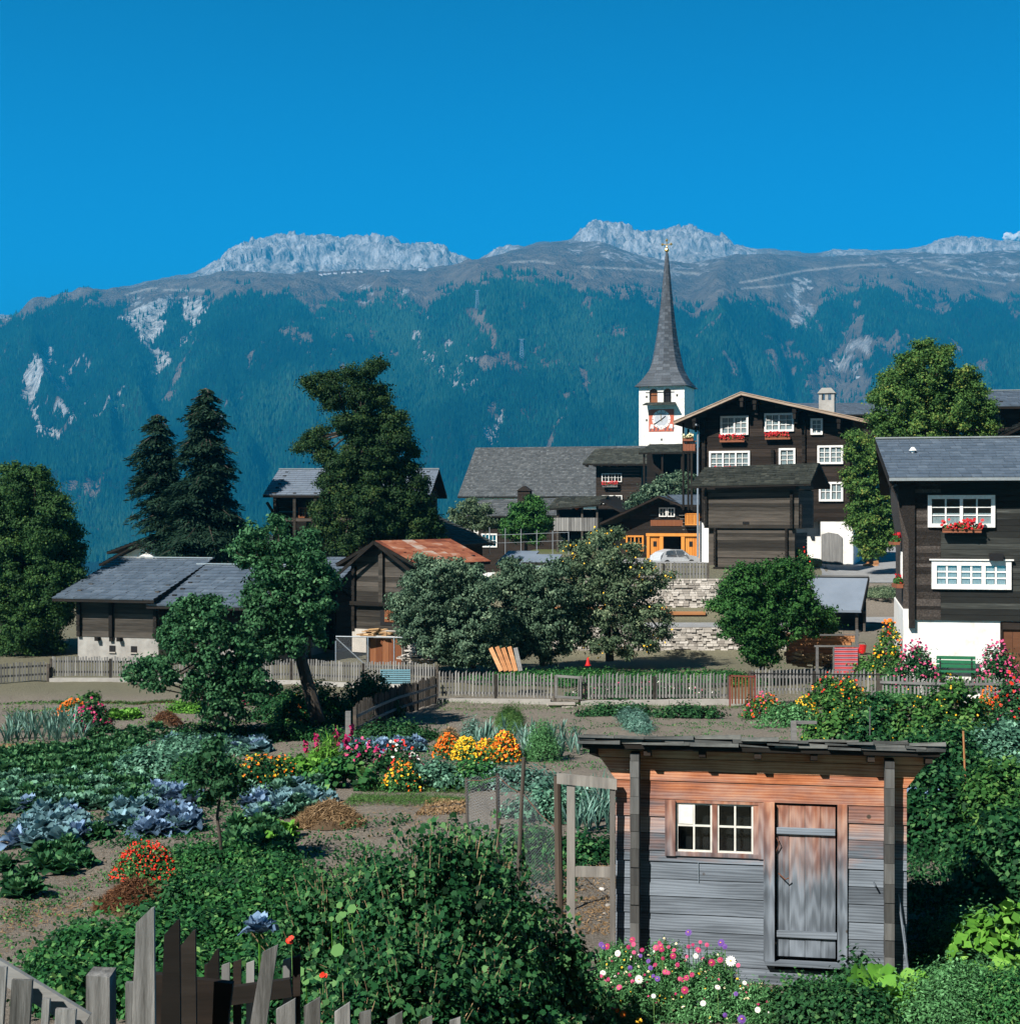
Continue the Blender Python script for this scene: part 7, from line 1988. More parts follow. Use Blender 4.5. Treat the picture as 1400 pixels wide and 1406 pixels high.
rc = [rosette('red_cabbage', 'blue-violet red cabbage', 'cabbage', 'redcabbage', 19, .33, .34, 1.15, .40, s) for s in (1, 2, 3)]
gc = [rosette('cabbage', 'blue-green cabbage', 'cabbage', 'cabbage', 19, .34, .3, 1.0, .42, s) for s in (4, 5, 6)]
kl = [rosette('kale_plant', 'grey-green kale', 'kale', 'kale', 26, .31, .38, 1.1, .36, s) for s in (7, 8, 9)]
bt = [rosette('beet_plant', 'dark green beet', 'beet', 'beet', 26, .31, .34, 1.15, .30, s) for s in (10, 11, 12)]
lt = [rosette('lettuce', 'bright green lettuce', 'lettuce', 'lettuce', 16, .26, .2, .8, .5, s) for s in (13, 14)]
lk = [straps('leek', 'blue-green leek', 'leek', 'leek', 10, .62, .05, .5, s) for s in (15, 16, 17)]

bed(rc + rc[:1] + gc[:1], quadspots([(165, 1150), (262, 1152), (268, 1090), (215, 1085)], 6, 5, 2), 'blue-violet cabbage in the main bed left of the sapling', 'blue cabbages in the main bed', .8, 1.25, 3)
bed(rc[:2] + gc, quadspots([(12, 1168), (118, 1160), (110, 1118), (40, 1110)], 5, 4, 3), 'blue-green cabbage in the bed at the left edge of the garden', 'cabbages at the left edge', .8, 1.2, 4)
bed(gc + kl, quadspots([(180, 1150), (110, 1160), (190, 1090), (240, 1085)], 3, 3, 31), 'grey-green cabbage between the two blue beds', 'cabbages between the blue beds', .8, 1.2, 5)
bed(rc + gc, quadspots([(225, 1040), (370, 1034), (365, 1018), (230, 1018)], 12, 3, 5), 'small blue cabbage in the far row behind the potatoes', 'far row of blue cabbages', .7, 1.05, 6)
bed(gc + kl, quadspots([(345, 1130), (455, 1112), (450, 1085), (335, 1085)], 7, 4, 7), 'blue-green cabbage in the bed right of the sapling', 'cabbages right of the sapling', .8, 1.15, 8)
bed(rc, quadspots([(335, 1118), (372, 1116), (370, 1085), (335, 1085)], 3, 2, 71), 'violet-blue cabbage just right of the sapling', 'violet cabbages right of the sapling', .8, 1.1, 8)
bed(rc + gc, quadspots([(470, 1042), (590, 1034), (570, 1018), (480, 1018)], 9, 3, 8), 'pale blue cabbage in the row behind the pink dahlias', 'blue cabbages behind the dahlias', .7, 1.0, 9)
bed(kl + bt, quadspots([(0, 1118), (215, 1112), (200, 1068), (0, 1075)], 18, 6, 9), 'grey-green kale in the dark double row at the left', 'kale plants in the dark double row', .85, 1.25, 10)
bed(bt, quadspots([(0, 1068), (180, 1058), (200, 1020), (0, 1040)], 17, 6, 11), 'dark green beet in the leafy row at the left', 'beets in the leafy row', .8, 1.2, 11)
bed(bt, quadspots([(90, 1030), (210, 1020), (225, 1000), (130, 1005)], 9, 3, 12), 'small dark green beet at the far end of the leafy row', 'small beets at the far end', .6, .9, 12)
bed(lt, quadspots([(150, 990), (188, 988), (188, 980), (155, 980)], 7, 2, 13), 'bright green lettuce on the bare soil behind the leek bed', 'lettuces on the bare soil', .8, 1.2, 13)
bed(lt, quadspots([(375, 1085), (455, 1082), (450, 1050), (385, 1050)], 8, 4, 14), 'yellow-green lettuce beside the orange marigolds', 'lettuces beside the marigolds', .8, 1.2, 14)
bed(lk, quadspots([(0, 1022), (120, 1018), (125, 990), (10, 990)], 14, 5, 15), 'blue-green leek in the bed at the left edge', 'leeks in the left bed', .8, 1.1, 15)
bed(lk, quadspots([(640, 1046), (800, 1046), (800, 1010), (655, 1005)], 14, 4, 16), 'blue-green leek in the bed beside the orange marigold row', 'leeks beside the marigold row', .8, 1.15, 16)
bed(lk, quadspots([(775, 1150), (840, 1150), (840, 1090), (775, 1095)], 6, 5, 17), 'blue-green leek seen through the gate frame', 'leeks behind the gate frame', .8, 1.1, 17)
bed(rc, quadspots([(1243, 1104), (1290, 1104), (1285, 1080), (1245, 1078)], 4, 3, 18), 'blue cabbage right of the shed roof', 'blue cabbages right of the shed', .7, 1.0, 18)
bed(bt + lt[:1], quadspots([(315, 1180), (400, 1185), (405, 1140), (320, 1140)], 6, 5, 19), 'broad green leafy plant below the sapling', 'leafy plants below the sapling', .9, 1.3, 19)
bed(bt, [(62, 1195), (85, 1200), (100, 1180), (72, 1175), (115, 1190), (95, 1165), (55, 1180)], 'dark green mangold on the bare soil at the left', 'mangolds on the bare soil', .9, 1.2, 20)
bed(bt, [(12, 1225), (35, 1215), (8, 1200), (25, 1235), (45, 1230)], 'dark mangold at the left edge of the bare soil', 'mangolds at the left edge', .8, 1.1, 21)
o = clone(bt[0], loc=gpt(135, 1150), sc_=1.1, label='single spreading beet with a pale root beside the left cabbage bed')
bed(lt, [(1205, 1372), (1225, 1380), (1245, 1372), (1262, 1385), (1215, 1392), (1240, 1395)], 'large pale green lettuce at the right foot of the shed', 'lettuces at the foot of the shed', 1.4, 1.9, 22)
drop(rc[:0])
# one tall blue cabbage leaf head behind the slanting picket
o = clone(rc[0], loc=P(356, 1283, 9.4), rz=1.0, sc_=.42, label='tall blue cabbage head rising behind the slanting picket')
q = MB(3); q.tube([(0, 0, .06), (.02, 0, -.9)], .02, 6); q.build('stalk', L['lettuce'], o)
drop(rc + gc + kl + bt + lt + lk)

# ---- low potato and bean foliage
mound('potato_bed', 'wide low bed of grey-green potato plants in the middle left', 'potatoes', 215, 1062, 2.4, .42, 'kale', .11, dp=3.0, layers=3)
mound('potato_bed', 'narrower potato bed reaching towards the sapling', 'potatoes', 275, 1068, 1.9, .4, 'ivy', .10, dp=3.2, layers=3)
mound('potato_bed', 'far potato bed before the blue cabbage row', 'potatoes', 262, 1036, 2.9, .35, 'kale', .10, dp=3.0, layers=3)
mound('bean_row', 'dark green bean row at the foot of the dark fence', 'bean row', 540, 1016, 2.6, .42, 'ivy', .09, dp=1.2, layers=4)
mound('bean_row', 'low green bean row behind the blue cabbages', 'bean row', 400, 1012, 3.2, .32, 'weed', .09, dp=1.4, layers=3.5, bias=-.1)
mound('bean_row', 'low green bean row left of the leaning tree shade', 'bean row', 300, 1010, 3.4, .3, 'currant', .09, dp=1.4, layers=3.5)
mound('ivy_row', 'low dark strawberry row under the middle fence', 'strawberry row', 850, 982, 2.6, .30, 'ivy', .09, dp=.6, layers=5)
mound('ivy_row', 'low dark strawberry row right of the leek strip', 'strawberry row', 945, 984, 2.4, .28, 'ivy', .09, dp=.6, layers=5)
mound('leek_strip', 'narrow slanting blue-green strip across the bare beds', 'plant strip', 872, 996, .8, .3, 'leek', .14, dp=5, asp=.2, layers=4)
mound('grass_strip', 'dark grassy strip dividing the bare beds', 'grass strip', 700, 994, .7, .10, 'grass', .10, dp=6, asp=.2, layers=5)
mound('dill_plant', 'feathery green dill beside the marigold row', 'dill', 745, 1046, .8, .95, 'asparagus', .10, dp=.6, asp=.18, layers=5)
mound('dill_plant', 'grey-blue feathery dill behind the marigolds', 'dill', 648, 1016, .6, .6, 'leek', .10, dp=.5, asp=.2, layers=4)
mound('squash_plant', 'broad-leaved green plant between lettuces and dahlias', 'squash', 470, 1084, 1.6, .6, 'weed', .17, dp=1.5, layers=3.5)
mound('squash_plant', 'pale spreading squash before the dahlias', 'squash', 425, 1072, 1.2, .45, 'lettuce', .16, dp=1, layers=3)
mound('pepper_plant', 'low grey-green plants left of the netting', 'plant', 600, 1082, 1.6, .5, 'kale', .10, dp=1.8)
mound('pepper_plant', 'low green plants between the small orange flowers and the netting', 'plant', 650, 1078, 1.4, .4, 'weed', .09, dp=1.8)
for i, (px, py, w, h, m, lab) in enumerate(((760, 1120, 2.0, .5, 'kale', 'green bed seen through the netting, nearer half'), (715, 1170, 1.5, .45, 'weed', 'green growth inside the netting by the tall post'), (800, 1180, 1.2, .4, 'currant', 'dark low growth behind the gate frame'), (700, 1080, 2.5, .35, 'leek', 'bluish bed behind the netting top'))):
    mound('vegetable_bed', lab, 'vegetable bed', px, py, w, h, m, .09, dp=1.5)
mound('leafy_mass', 'grey-green leafy clump before the fence of the plastered barn', 'plant', 122, 945, 1.0, .35, 'bushgreen', .12)
mound('leafy_mass', 'pale green weeds near the small fruit tree', 'plant', 262, 978, 1.6, .3, 'lettuce', .1)

# ---- flowers
mound('marigold_bush', 'orange marigolds at the end of the left leek bed', 'marigolds', 100, 988, 1.1, .5, 'weed', .08, flower=('petal_orange', 160, .09))
mound('zinnia_bush', 'pink zinnia bush beside the left leek bed', 'zinnias', 126, 1004, 1.2, .85, 'ivy', .08, flower=(('petal_pink', 'petal_magenta'), 60, .10))
mound('salvia_bed', 'scarlet salvia clump beside the heap of withered stems', 'salvias', 200, 1210, 1.1, .55, 'weed', .05, dp=.6, flower=('petal_red', 420, .045))
mound('phlox_bush', 'dark red flowers under the small fruit tree', 'flowers', 345, 962, 2.0, .75, 'ivy', .09, flower=('petal_magenta', 200, .09))
mound('rose_bush', 'tangled green bush with small yellow flowers before the dark fence, left part', 'bush', 430, 992, 2.6, 1.25, 'weed', .09, flower=(('petal_yellow', 'petal_orange'), 40, .08), layers=4, bias=-.15)
mound('rose_bush', 'tangled dark green bush at the dark fence corner', 'bush', 505, 985, 2.2, 1.45, 'ivy', .09, layers=4)
mound('rose_bush', 'green bush in the shade under the leaning trunk', 'bush', 385, 990, 2.0, .9, 'currant', .09, layers=4)
mound('gladiolus_clump', 'gladiolus clump with tall magenta spikes', 'gladioli', 448, 1052, .8, .5, 'lettuce', .4, dp=.5, asp=.09, up=-.4, layers=5)
for k, (px, y0, y1) in enumerate(((434, 1018, 1008), (461, 1035, 1005), (463, 1022, 996), (435, 1032, 1024), (482, 1012, 996), (475, 1022, 1010), (420, 1028, 1018))):
    d_ = float(gd(1052)) + .1 * k; o = empty('gladiolus_spike', P(px, 1046, d_), 0, 'magenta gladiolus flower spike above the sword leaves', 'gladiolus', 'gladiolus spikes')
    q = MB(k); q.tube([(0, 0, 0), (0, 0, (1046 - y1) * S(d_))], .008, 5); q.build('stem', L['lettuce'], o)
    r = np.random.default_rng(k); n_ = 22; z_ = r.uniform((1046 - y0 - 6) * S(d_), (1046 - y1) * S(d_), n_); c = np.stack([r.normal(0, .03, n_), r.normal(0, .03, n_), z_], 1)
    np_mesh('blossom', leafpoly(r, c, r.normal(size=(n_, 3)) + [0, -1, .3], .10, .08, 'hex'), 6, np.zeros(n_ * 6), M['petal_magenta'], o)
mound('dahlia_row', 'pink and white dahlias, left half of the row', 'dahlias', 500, 1062, 1.3, .7, 'currant', .1, dp=.7, flower=(('petal_pink', 'petal_magenta'), 34, .11))
mound('dahlia_row', 'pink and white dahlias, right half of the row', 'dahlias', 548, 1060, 1.1, .65, 'ivy', .1, dp=.7, flower=(('petal_pink', 'petal_white', 'petal_red'), 30, .10))
mound('marigold_bush', 'orange marigold mound at the left end of the bright row', 'marigolds', 614, 1042, .75, .55, 'weed', .07, flower=('petal_orange', 230, .08), layers=2.5)
mound('marigold_bush', 'yellow marigold mound, second from the left of the bright row', 'marigolds', 640, 1046, .75, .5, 'weed', .07, flower=('petal_yellow', 210, .08), layers=2.5)
mound('marigold_bush', 'deep orange marigold mound in the middle of the bright row', 'marigolds', 668, 1048, .8, .5, 'weed', .07, flower=(('petal_orange', 'petal_yellow'), 230, .08), layers=2.5)
mound('marigold_bush', 'largest orange marigold mound at the right end of the bright row', 'marigolds', 692, 1049, .85, .65, 'weed', .07, flower=(('petal_orange', 'petal_yellow', 'petal_orange'), 300, .08), layers=2.5)
mound('marigold_bush', 'small mixed orange and yellow flowers on the grass strip', 'marigolds', 552, 1088, .9, .55, 'weed', .07, flower=(('petal_orange', 'petal_yellow'), 70, .08))
mound('marigold_bush', 'sparse orange flowers right of the sapling crown', 'marigolds', 355, 1080, 1.4, .6, 'currant', .08, flower=(('petal_orange', 'petal_yellow'), 60, .08))
mound('marigold_bush', 'orange flowers among yellow-green leaves left of the gladioli', 'marigolds', 385, 1075, .9, .5, 'weed', .08, flower=('petal_orange', 30, .08))
mound('flower_border', 'mixed red and pink border at the right end of the middle fence', 'flowers', 1050, 985, 1.4, .7, 'bushgreen', .09, flower=(('petal_red', 'petal_pink', 'petal_orange'), 60, .09))
mound('flower_border', 'yellow chrysanthemums before the bean hedge', 'flowers', 1105, 985, .9, .65, 'bushgreen', .08, flower=('petal_yellow', 80, .09))
mound('flower_border', 'leafy green plants right of the bare beds', 'plants', 1080, 998, 1.9, .6, 'asparagus', .08, dp=1.2)
mound('flower_border', 'green mixed flowers behind the bean hedge', 'flowers', 1150, 972, 2.4, 1.1, 'bushgreen', .10, flower=(('petal_orange', 'petal_yellow', 'petal_red'), 60, .10))
mound('asparagus_bed', 'soft feathery asparagus behind the bean hedge', 'asparagus', 1228, 968, 1.8, 1.05, 'asparagus', .14, asp=.15, layers=6)
mound('rose_bush', 'rose bush with cream blooms in front of the farmhouse', 'rose', 1232, 968, 1.2, 1.3, 'ivy', .09, flower=(('petal_cream', 'petal_white'), 16, .16))
mound('rose_bush', 'rose bush with pale yellow blooms before the green bench', 'rose', 1292, 966, 1.4, 1.35, 'currant', .09, flower=(('petal_cream', 'petal_yellow'), 26, .13))
mound('zinnia_bush', 'bright orange flower mass at the right edge', 'flowers', 1362, 985, 1.2, .9, 'weed', .08, flower=('petal_orange', 240, .08))
mound('aster_bush', 'red and magenta dahlias at the right edge', 'dahlias', 1388, 1000, 1.3, 1.5, 'ivy', .09, flower=(('petal_magenta', 'petal_pink', 'petal_red'), 50, .12))
mound('aster_bush', 'small purple asters behind the orange flower mass', 'asters', 1392, 978, 1.2, 1.1, 'ivy', .09, flower=('petal_purple', 90, .06))
for i, (px, w) in enumerate(((1257, 1.0), (1370, 1.0))):
    mound('phlox_bush', ('pink phlox clump left of the green bench', 'pink phlox clump before the brown farmhouse door')[i], 'phlox', 0, 0, 1.5, 1.45, 'currant', .09, flower=('petal_pink', 90, .12), loc=Vector((*pxd(px, 47.8), CZ - 5.55)))
mound('dahlia_bush', 'tall bush with yellow and red flowers at the lane corner of the farmhouse', 'flower bush', 0, 0, 1.4, 1.75, 'bushgreen', .10, flower=(('petal_yellow', 'petal_yellow', 'petal_red'), 80, .10), loc=Vector((*pxd(1221, 53), CZ - 5.75)), layers=3.5)
mound('shrub', 'low shrub behind the fence right of the bucket', 'shrub', 0, 0, 1.2, .8, 'bushgreen', .10, loc=Vector((*pxd(1190, 56), CZ - 6.1)))
mound('grass_tuft', 'rough grass under the apple tree', 'grass', 0, 0, 9.0, .35, 'weed', .12, dp=3.0, loc=Vector((*pxd(790, 58), CZ - 6.45)), asp=.4, layers=3)
mound('grass_tuft', 'rough grass behind the fence left of the board stack', 'grass', 0, 0, 7.0, .3, 'weed', .12, dp=3.0, loc=Vector((*pxd(960, 58), CZ - 6.45)), asp=.4, layers=3)
mound('flower_patch', 'small pink flowers behind the middle fence', 'flowers', 0, 0, 5.5, .5, 'currant', .10, dp=1.2, flower=(('petal_pink', 'petal_white'), 60, .09), loc=Vector((*pxd(880, 53.5), CZ - 6.5)))
mound('shrub', 'small grassy bank with weeds beside the lane', 'shrub', 0, 0, 3.0, .4, 'apple', .12, dp=3.5, loc=Vector((*pxd(1215, 78), CZ - 4.3)), asp=.3)
mound('rose_bush', 'climbing red rose at the granary corner', 'rose', 0, 0, 1.6, 1.3, 'bushgreen', .12, flower=('petal_red', 14, .12), loc=Vector((*pxd(1100, 88.5), CZ - 3.45)))

# ---- climbing bean hedge and the big right-hand mass
for i, (px, py, w, h, m) in enumerate(((1150, 1022, 1.9, 1.25, 'bushgreen'), (1205, 1024, 2.0, 1.35, 'currant'), (1255, 1026, 2.0, 1.45, 'bushgreen'), (1310, 1030, 2.1, 1.9, 'bushgreen'))):
    mound('bean_hedge', ('first', 'second', 'third', 'fourth and tallest')[i] + ' clump of the yellow-flecked bean hedge counted from the left', 'bean hedge', px, py, w, h, m, .13, dp=1.2, flower=('petal_yellow', 24, .06), layers=5, bias=.02)
mound('cabbage_clump', 'pale grey-green big leaves below the orange flower mass', 'plant', 1375, 1030, 1.5, .8, 'kale', .22, layers=3.5)
RM = (('raspberry thicket just right of the shed roof edge', 1290, 1085, 3.0, 1.35, 'currant'), ('raspberry thicket at the right edge behind the shed', 1375, 1080, 3.0, 1.3, 'kale'), ('leafy thicket above the dark hollow right of the shed', 1285, 1160, 2.4, 1.35, 'currant'),
      ('tall leafy thicket at the right edge beside the hollow', 1375, 1165, 2.2, 1.5, 'bushgreen'), ('leafy currant at the right edge of the hollow', 1385, 1235, 1.5, 1.35, 'currant'))
for lab, px, py, w, h, m in RM: mound('raspberry_thicket', lab, 'thicket', px, py, w, h, m, .105, dp=2.6, layers=5, bias=-.02)
q = MB(3); q.tube([(0, 0, 0), (-.05, 0, 1.3)], .018, 6); o = q.build('garden_stake', M['freshwood']); o.location = P(1326, 1105, 27); tag(o, 'thin light wooden stake standing in the raspberry thicket', 'stake')
q = MB(3); q.tube([(0, 0, 0), (.0, 0, .55)], .01, 6); o = q.build('garden_stake', M['greyrail']); o.location = P(1194, 1010, 30); tag(o, 'thin pale stake in the bean hedge above the shed roof', 'stake')
for px, py, w, h, m, lf, lab in ((1370, 1335, 1.3, .75, 'lettuce', .16, 'broad-leaved squash clump at the right edge'), (1330, 1385, 1.1, .45, 'asparagus', .05, 'feathery carrot bed right of the big lettuces'), (1390, 1400, 1.2, .4, 'weed', .06, 'low feathery herbs in the lower right corner'),
                             (1275, 1404, .8, .28, 'asparagus', .05, 'fine green carrot tops at the bottom right'), (1340, 1320, 1.2, .55, 'asparagus', .06, 'pale herb bush between the hollow and the squash')):
    mound('herb_bed' if lf < .1 else 'squash_plant', lab, 'herbs' if lf < .1 else 'squash', px, min(py, 1400), w, h, m, lf, dp=1.2, layers=4, asp=.45 if lf < .1 else .85, loc=None if py < 1395 else gpt(px, 1400))

# ---- asters before the shed
def aster_bed():
    r = np.random.default_rng(31)
    for i, (px, py, w) in enumerate(((850, 1372, .75), (915, 1376, .75), (980, 1384, .7), (1040, 1396, .5), (870, 1400, .8), (960, 1400, .8), (1030, 1400, .6))):
        mound('aster_bush', ('%s aster bush of the bed before the shed' % ('leftmost back', 'second back', 'third back', 'rightmost back', 'left front', 'middle front', 'right front')[i]), 'asters', px, py, w, (.58, .62, .55, .28, .5, .45, .3)[i], 'asparagus', .045, dp=.55, asp=.35, layers=7, flower=(('petal_cream', 'petal_cream', 'petal_white', 'petal_yellow', 'petal_pink', 'petal_magenta'), 48, .036), clump=.06)
    cols = ['petal_magenta', 'petal_pink', 'petal_white', 'petal_purple', 'petal_magenta', 'petal_pink', 'petal_orange', 'petal_yellow']
    fl = [(825, 1297, 3, 9), (868, 1291, 0, 11), (908, 1304, 0, 10), (925, 1305, 1, 8), (945, 1281, 3, 12), (990, 1295, 3, 13), (1003, 1320, 2, 17), (977, 1322, 4, 12), (877, 1345, 2, 14), (850, 1356, 1, 10), (940, 1360, 0, 13), (965, 1378, 2, 10), (913, 1335, 5, 10), (930, 1325, 4, 8),
          (955, 1313, 2, 9), (995, 1300, 3, 9), (1018, 1400, 3, 15), (855, 1393, 6, 11), (847, 1388, 6, 8), (877, 1402, 7, 11), (842, 1383, 5, 9), (1040, 1387, 2, 10), (897, 1368, 2, 8), (985, 1356, 2, 10), (905, 1295, 4, 7), (1022, 1350, 2, 8), (870, 1308, 5, 7), (890, 1320, 3, 8), (1010, 1365, 3, 8), (995, 1394, 3, 8), (835, 1345, 4, 7), (945, 1300, 4, 7)]
    names = ['magenta', 'pink', 'white', 'violet', 'crimson', 'rose', 'orange', 'yellow']
    word = ['topmost', 'upper', 'middle', 'lower']
    rf = random.Random(8); fl += [(rf.uniform(825, 1015), rf.uniform(1292, 1350), rf.choice((0, 1, 2, 3, 4, 5, 0)), rf.uniform(6, 11)) for _ in range(34)]
    for k, (px, py, c, sz) in enumerate(fl):
        d = float(np.interp(py, [1280, 1400], [16.9, 15.6])); s = S(d); o = empty('aster', P(px, py, d), 0, None, 'flower', 'large asters before the shed')
        o['label'] = names[c] + ' aster bloom on a thin stem before the shed wall'
        q = MB(k); q.tube([(0, 0, 0), (.01, .02, -.28)], .004, 5); q.build('stem', L['weed'], o)
        R = sz * s / 2 * .9; V = []; nr = np.array([[-.25, -.85, .55]]) + r.normal(size=(1, 3)) * .2; nr /= np.linalg.norm(nr); a = np.cross(nr[0], [0, 0, 1]); a /= np.linalg.norm(a); b_ = np.cross(nr[0], a)
        for ring, (rr_, lift) in enumerate(((R, 0), (R * .8, .15 * R), (R * .5, .3 * R))):
            for j in range(14):
                t = 2 * math.pi * (j + .5 * ring) / 14; dr = a * math.cos(t) + b_ * math.sin(t); pr = -a * math.sin(t) + b_ * math.cos(t)
                V += [dr * rr_ * .15 + nr[0] * lift, dr * rr_ * .7 + pr * rr_ * .16 + nr[0] * (lift + .1 * R), dr * rr_ + nr[0] * lift * .6, dr * rr_ * .7 - pr * rr_ * .16 + nr[0] * (lift + .1 * R)]
        np_mesh('petals', np.array(V), 4, np.zeros(len(V)), M[cols[c]], o)
        if sz > 9 or c in (2, 6):
            q = MB(2); q.v = []; cc = nr[0] * R * .4; q.lathe([(.001, -.1 * R), (R * .22, 0), (R * .15, .12 * R), (.001, .16 * R)], 8, tuple(cc)); q.build('centre', M['petal_yellow'], o)
aster_bed()
mound('parsley_clump', 'dark glossy parsley bed at the foot of the door sill', 'parsley', 1110, 1398, 1.2, .26, 'ivy', .055, dp=.8, layers=6, shape='five')
mound('parsley_clump', 'dark green celery clump beside the big lettuces', 'celery', 1175, 1362, .45, .34, 'ivy', .075, dp=.4, layers=5, shape='five')
mound('parsley_clump', 'dark parsley in the front between asters and lettuces', 'parsley', 1180, 1404, .8, .26, 'currant', .055, dp=.6, layers=6, shape='five')

# ---- nettle-like and potato plants of the lower left, plant by plant
pp = [mound('potato_plant', 'bushy green potato plant', 'potato plant', 300, 1300, .62, .45, m_, .085, dp=.6, layers=3.6, shape='five', seed=900 + i_, group='x') for i_, m_ in enumerate(('weed', 'currant', 'weed'))]
bed(pp, quadspots([(60, 1395), (420, 1395), (410, 1275), (175, 1285)], 11, 4, 41, .6), 'bushy green potato plant behind the crooked near pickets', 'potato plants behind the near pickets', .7, 1.2, 42)
bed(pp, quadspots([(240, 1262), (420, 1262), (410, 1195), (260, 1195)], 6, 3, 43, .7), 'leafy green plant between the salvias and the currant bushes', 'leafy plants beside the currant bushes', .6, 1.0, 44)
drop(pp)

# ---- the big currant bushes in the foreground
CB = (('tall wide currant bush in the centre foreground', 590, 14.2, 2.7, 2.1), ('currant bush left of the centre one', 455, 14.6, 2.1, 1.6), ('currant bush behind the centre one near the netting', 650, 16.8, 2.2, 1.85), ('currant bush behind, towards the dry heap', 500, 18.4, 2.3, 1.25),
      ('dense currant bush at the bottom centre', 560, 12.2, 2.3, 1.45), ('currant bush at the bottom right of the centre', 690, 12.8, 1.4, 1.15), ('dark low currant bush left of the asters', 765, 15.2, 1.1, 1.0), ('currant bush at the bottom just behind the near pickets', 460, 11.6, 1.6, 1.0))
for i, (lab, px, d, w, h) in enumerate(CB):
    loc = Vector(((px - CX) / F * d, d, float(G((px - CX) / F * d, d))))
    o = mound('currant_bush', lab, 'bush', 0, 0, w, h, 'currant', .064, dp=w * .75, layers=4.4, shape='lobe', asp=.85, clump=.10, up=.25, loc=loc)
    r = np.random.default_rng(300 + i); q = MB(i); C_, N_ = [], []
    for k_ in range(int(26 * w)):      # arching shoots that break the outline
        a_ = r.uniform(0, 6.28); v_ = r.uniform(.1, .95); b0 = Vector((math.cos(a_) * v_ * w / 2 * .5, math.sin(a_) * v_ * w * .37 * .5, h * .3)); b2 = Vector((math.cos(a_) * v_ * w / 2 * 1.05, math.sin(a_) * v_ * w * .4, (1 - v_ ** 2.2) * h * 1.0 + .1)) + Vector(r.normal(0, .07, 3)) + Vector((0, 0, r.uniform(0, .22)))
        b1 = (b0 + b2) / 2 + Vector((0, 0, .1)); q.tube([b0, b1, b2], [.007, .005, .002], 4, .9, cap=False)
        for u_ in np.linspace(.35, 1, 9):
            p_ = b0.lerp(b1, min(1, u_ * 2)) if u_ < .5 else b1.lerp(b2, u_ * 2 - 1)
            for _ in range(3): C_.append(p_ + Vector(r.normal(0, .035, 3))); N_.append(r.normal(0, .6, 3) + [0, -.3, .5])
    q.build('shoots', M['straw'], o); C_ = np.array(C_); np_mesh('shoot_leaves', leafpoly(r, C_, np.array(N_), .062, .055, 'lobe'), 7, np.repeat(np.clip(r.normal(.55, .22, len(C_)), 0, 1), 7), L['currant'], o)
r = np.random.default_rng(5)
nast = [(483, 1248, .07), (466, 1243, .06), (488, 1330, .075), (463, 1305, .07), (420, 1348, .06), (436, 1345, .08), (410, 1335, .06), (455, 1262, .05), (470, 1256, .06)]
for k, (px, py, sz) in enumerate(nast):
    d = 12.6; o = empty('nasturtium_leaf', P(px, py, d), 0, 'round bright green nasturtium leaf on the currant bush', 'leaf', 'round nasturtium leaves')
    V = leafpoly(r, np.zeros((1, 3)), np.array([[-.3, -1, .8]]), sz * 1.5, sz * 1.5, 'hex'); np_mesh('blade', V, 6, np.full(6, .75), L['weed'], o)
    q = MB(k); q.tube([(0, 0.01, 0), (0, .08, -.3)], .005, 4); q.build('stalk', L['lettuce'], o)
for px, py, lab in ((400, 1290, 'orange-red nasturtium flower above the short pickets'), (443, 1338, 'small red nasturtium flower below the round leaves')):
    o = empty('nasturtium_flower', P(px, py, 11.6), 0, lab, 'flower'); V = leafpoly(r, r.normal(size=(6, 3)) * .012, np.tile([-.3, -1, .6], (6, 1)) + r.normal(size=(6, 3)) * .5, .04, .035, 'hex'); np_mesh('petals', V, 6, np.zeros(36), M['petal_red'], o)
    q = MB(2); q.tube([(0, 0.01, 0), (0, .06, -.3)], .004, 4); q.build('stem', L['weed'], o)

# ---- weeds, the lower left greens
def scatter(name, label, poly, n, mat, leaf, hmax, seed, asp=.6, shape='quad', up=.6, clump=None, bias=0.):
    r = np.random.default_rng(seed); P_ = np.array(poly, float); lo, hi = P_.min(0), P_.max(0)
    pts = np.zeros((0, 2))
    m = clump[0] if clump else n
    while len(pts) < m:
        q = r.uniform(lo, hi, (m * 2, 2)); pts = np.concatenate([pts, q[inpoly(q[:, 0], q[:, 1], poly)]])
    pts = pts[:m]
    d = gd(pts[:, 1]); x = (pts[:, 0] - CX) / F * d
    h = hmax * (.3 + .7 * fbm(x * 1.3, d * 1.3, 2, seed))
    if clump:
        i = r.integers(0, m, n); cr = clump[1]; x = x[i] + r.normal(0, cr, n); d = d[i] + r.normal(0, cr, n); zz = np.abs(r.normal(0, .5, n)) * h[i] + .01; tb = r.normal(0, .13, m)[i]
    else: zz = r.random(n) * h; tb = 0
    z = G(x, d) + zz
    c = np.stack([x, d, z], 1); nr = r.normal(size=(n, 3)) * .7 + [-.1, -.25, up]
    t = np.clip(.45 + bias + tb + r.normal(0, .17, n), 0, 1); k = {'quad': 4, 'five': 5, 'lobe': 7, 'hex': 6}[shape]
    o = np_mesh(name, leafpoly(r, c, nr, leaf, leaf * asp, shape), k, np.repeat(t, k), L[mat] if mat in L else M[mat])
    tag(o, label, 'ground cover', kind='stuff'); return o
scatter('weeds', 'low green weeds between the salvias and the near fence', [(150, 1280), (230, 1240), (240, 1170), (330, 1180), (420, 1200), (440, 1400), (60, 1400), (40, 1330)], 15000, 'weed', .075, .42, 41, clump=(330, .13), shape='five')
scatter('strawberry_leaves', 'strawberry plants at the lower left behind the fence', [(45, 1320), (110, 1280), (150, 1290), (180, 1400), (60, 1400)], 5000, 'currant', .08, .28, 42, clump=(160, .09), shape='five', asp=.8)
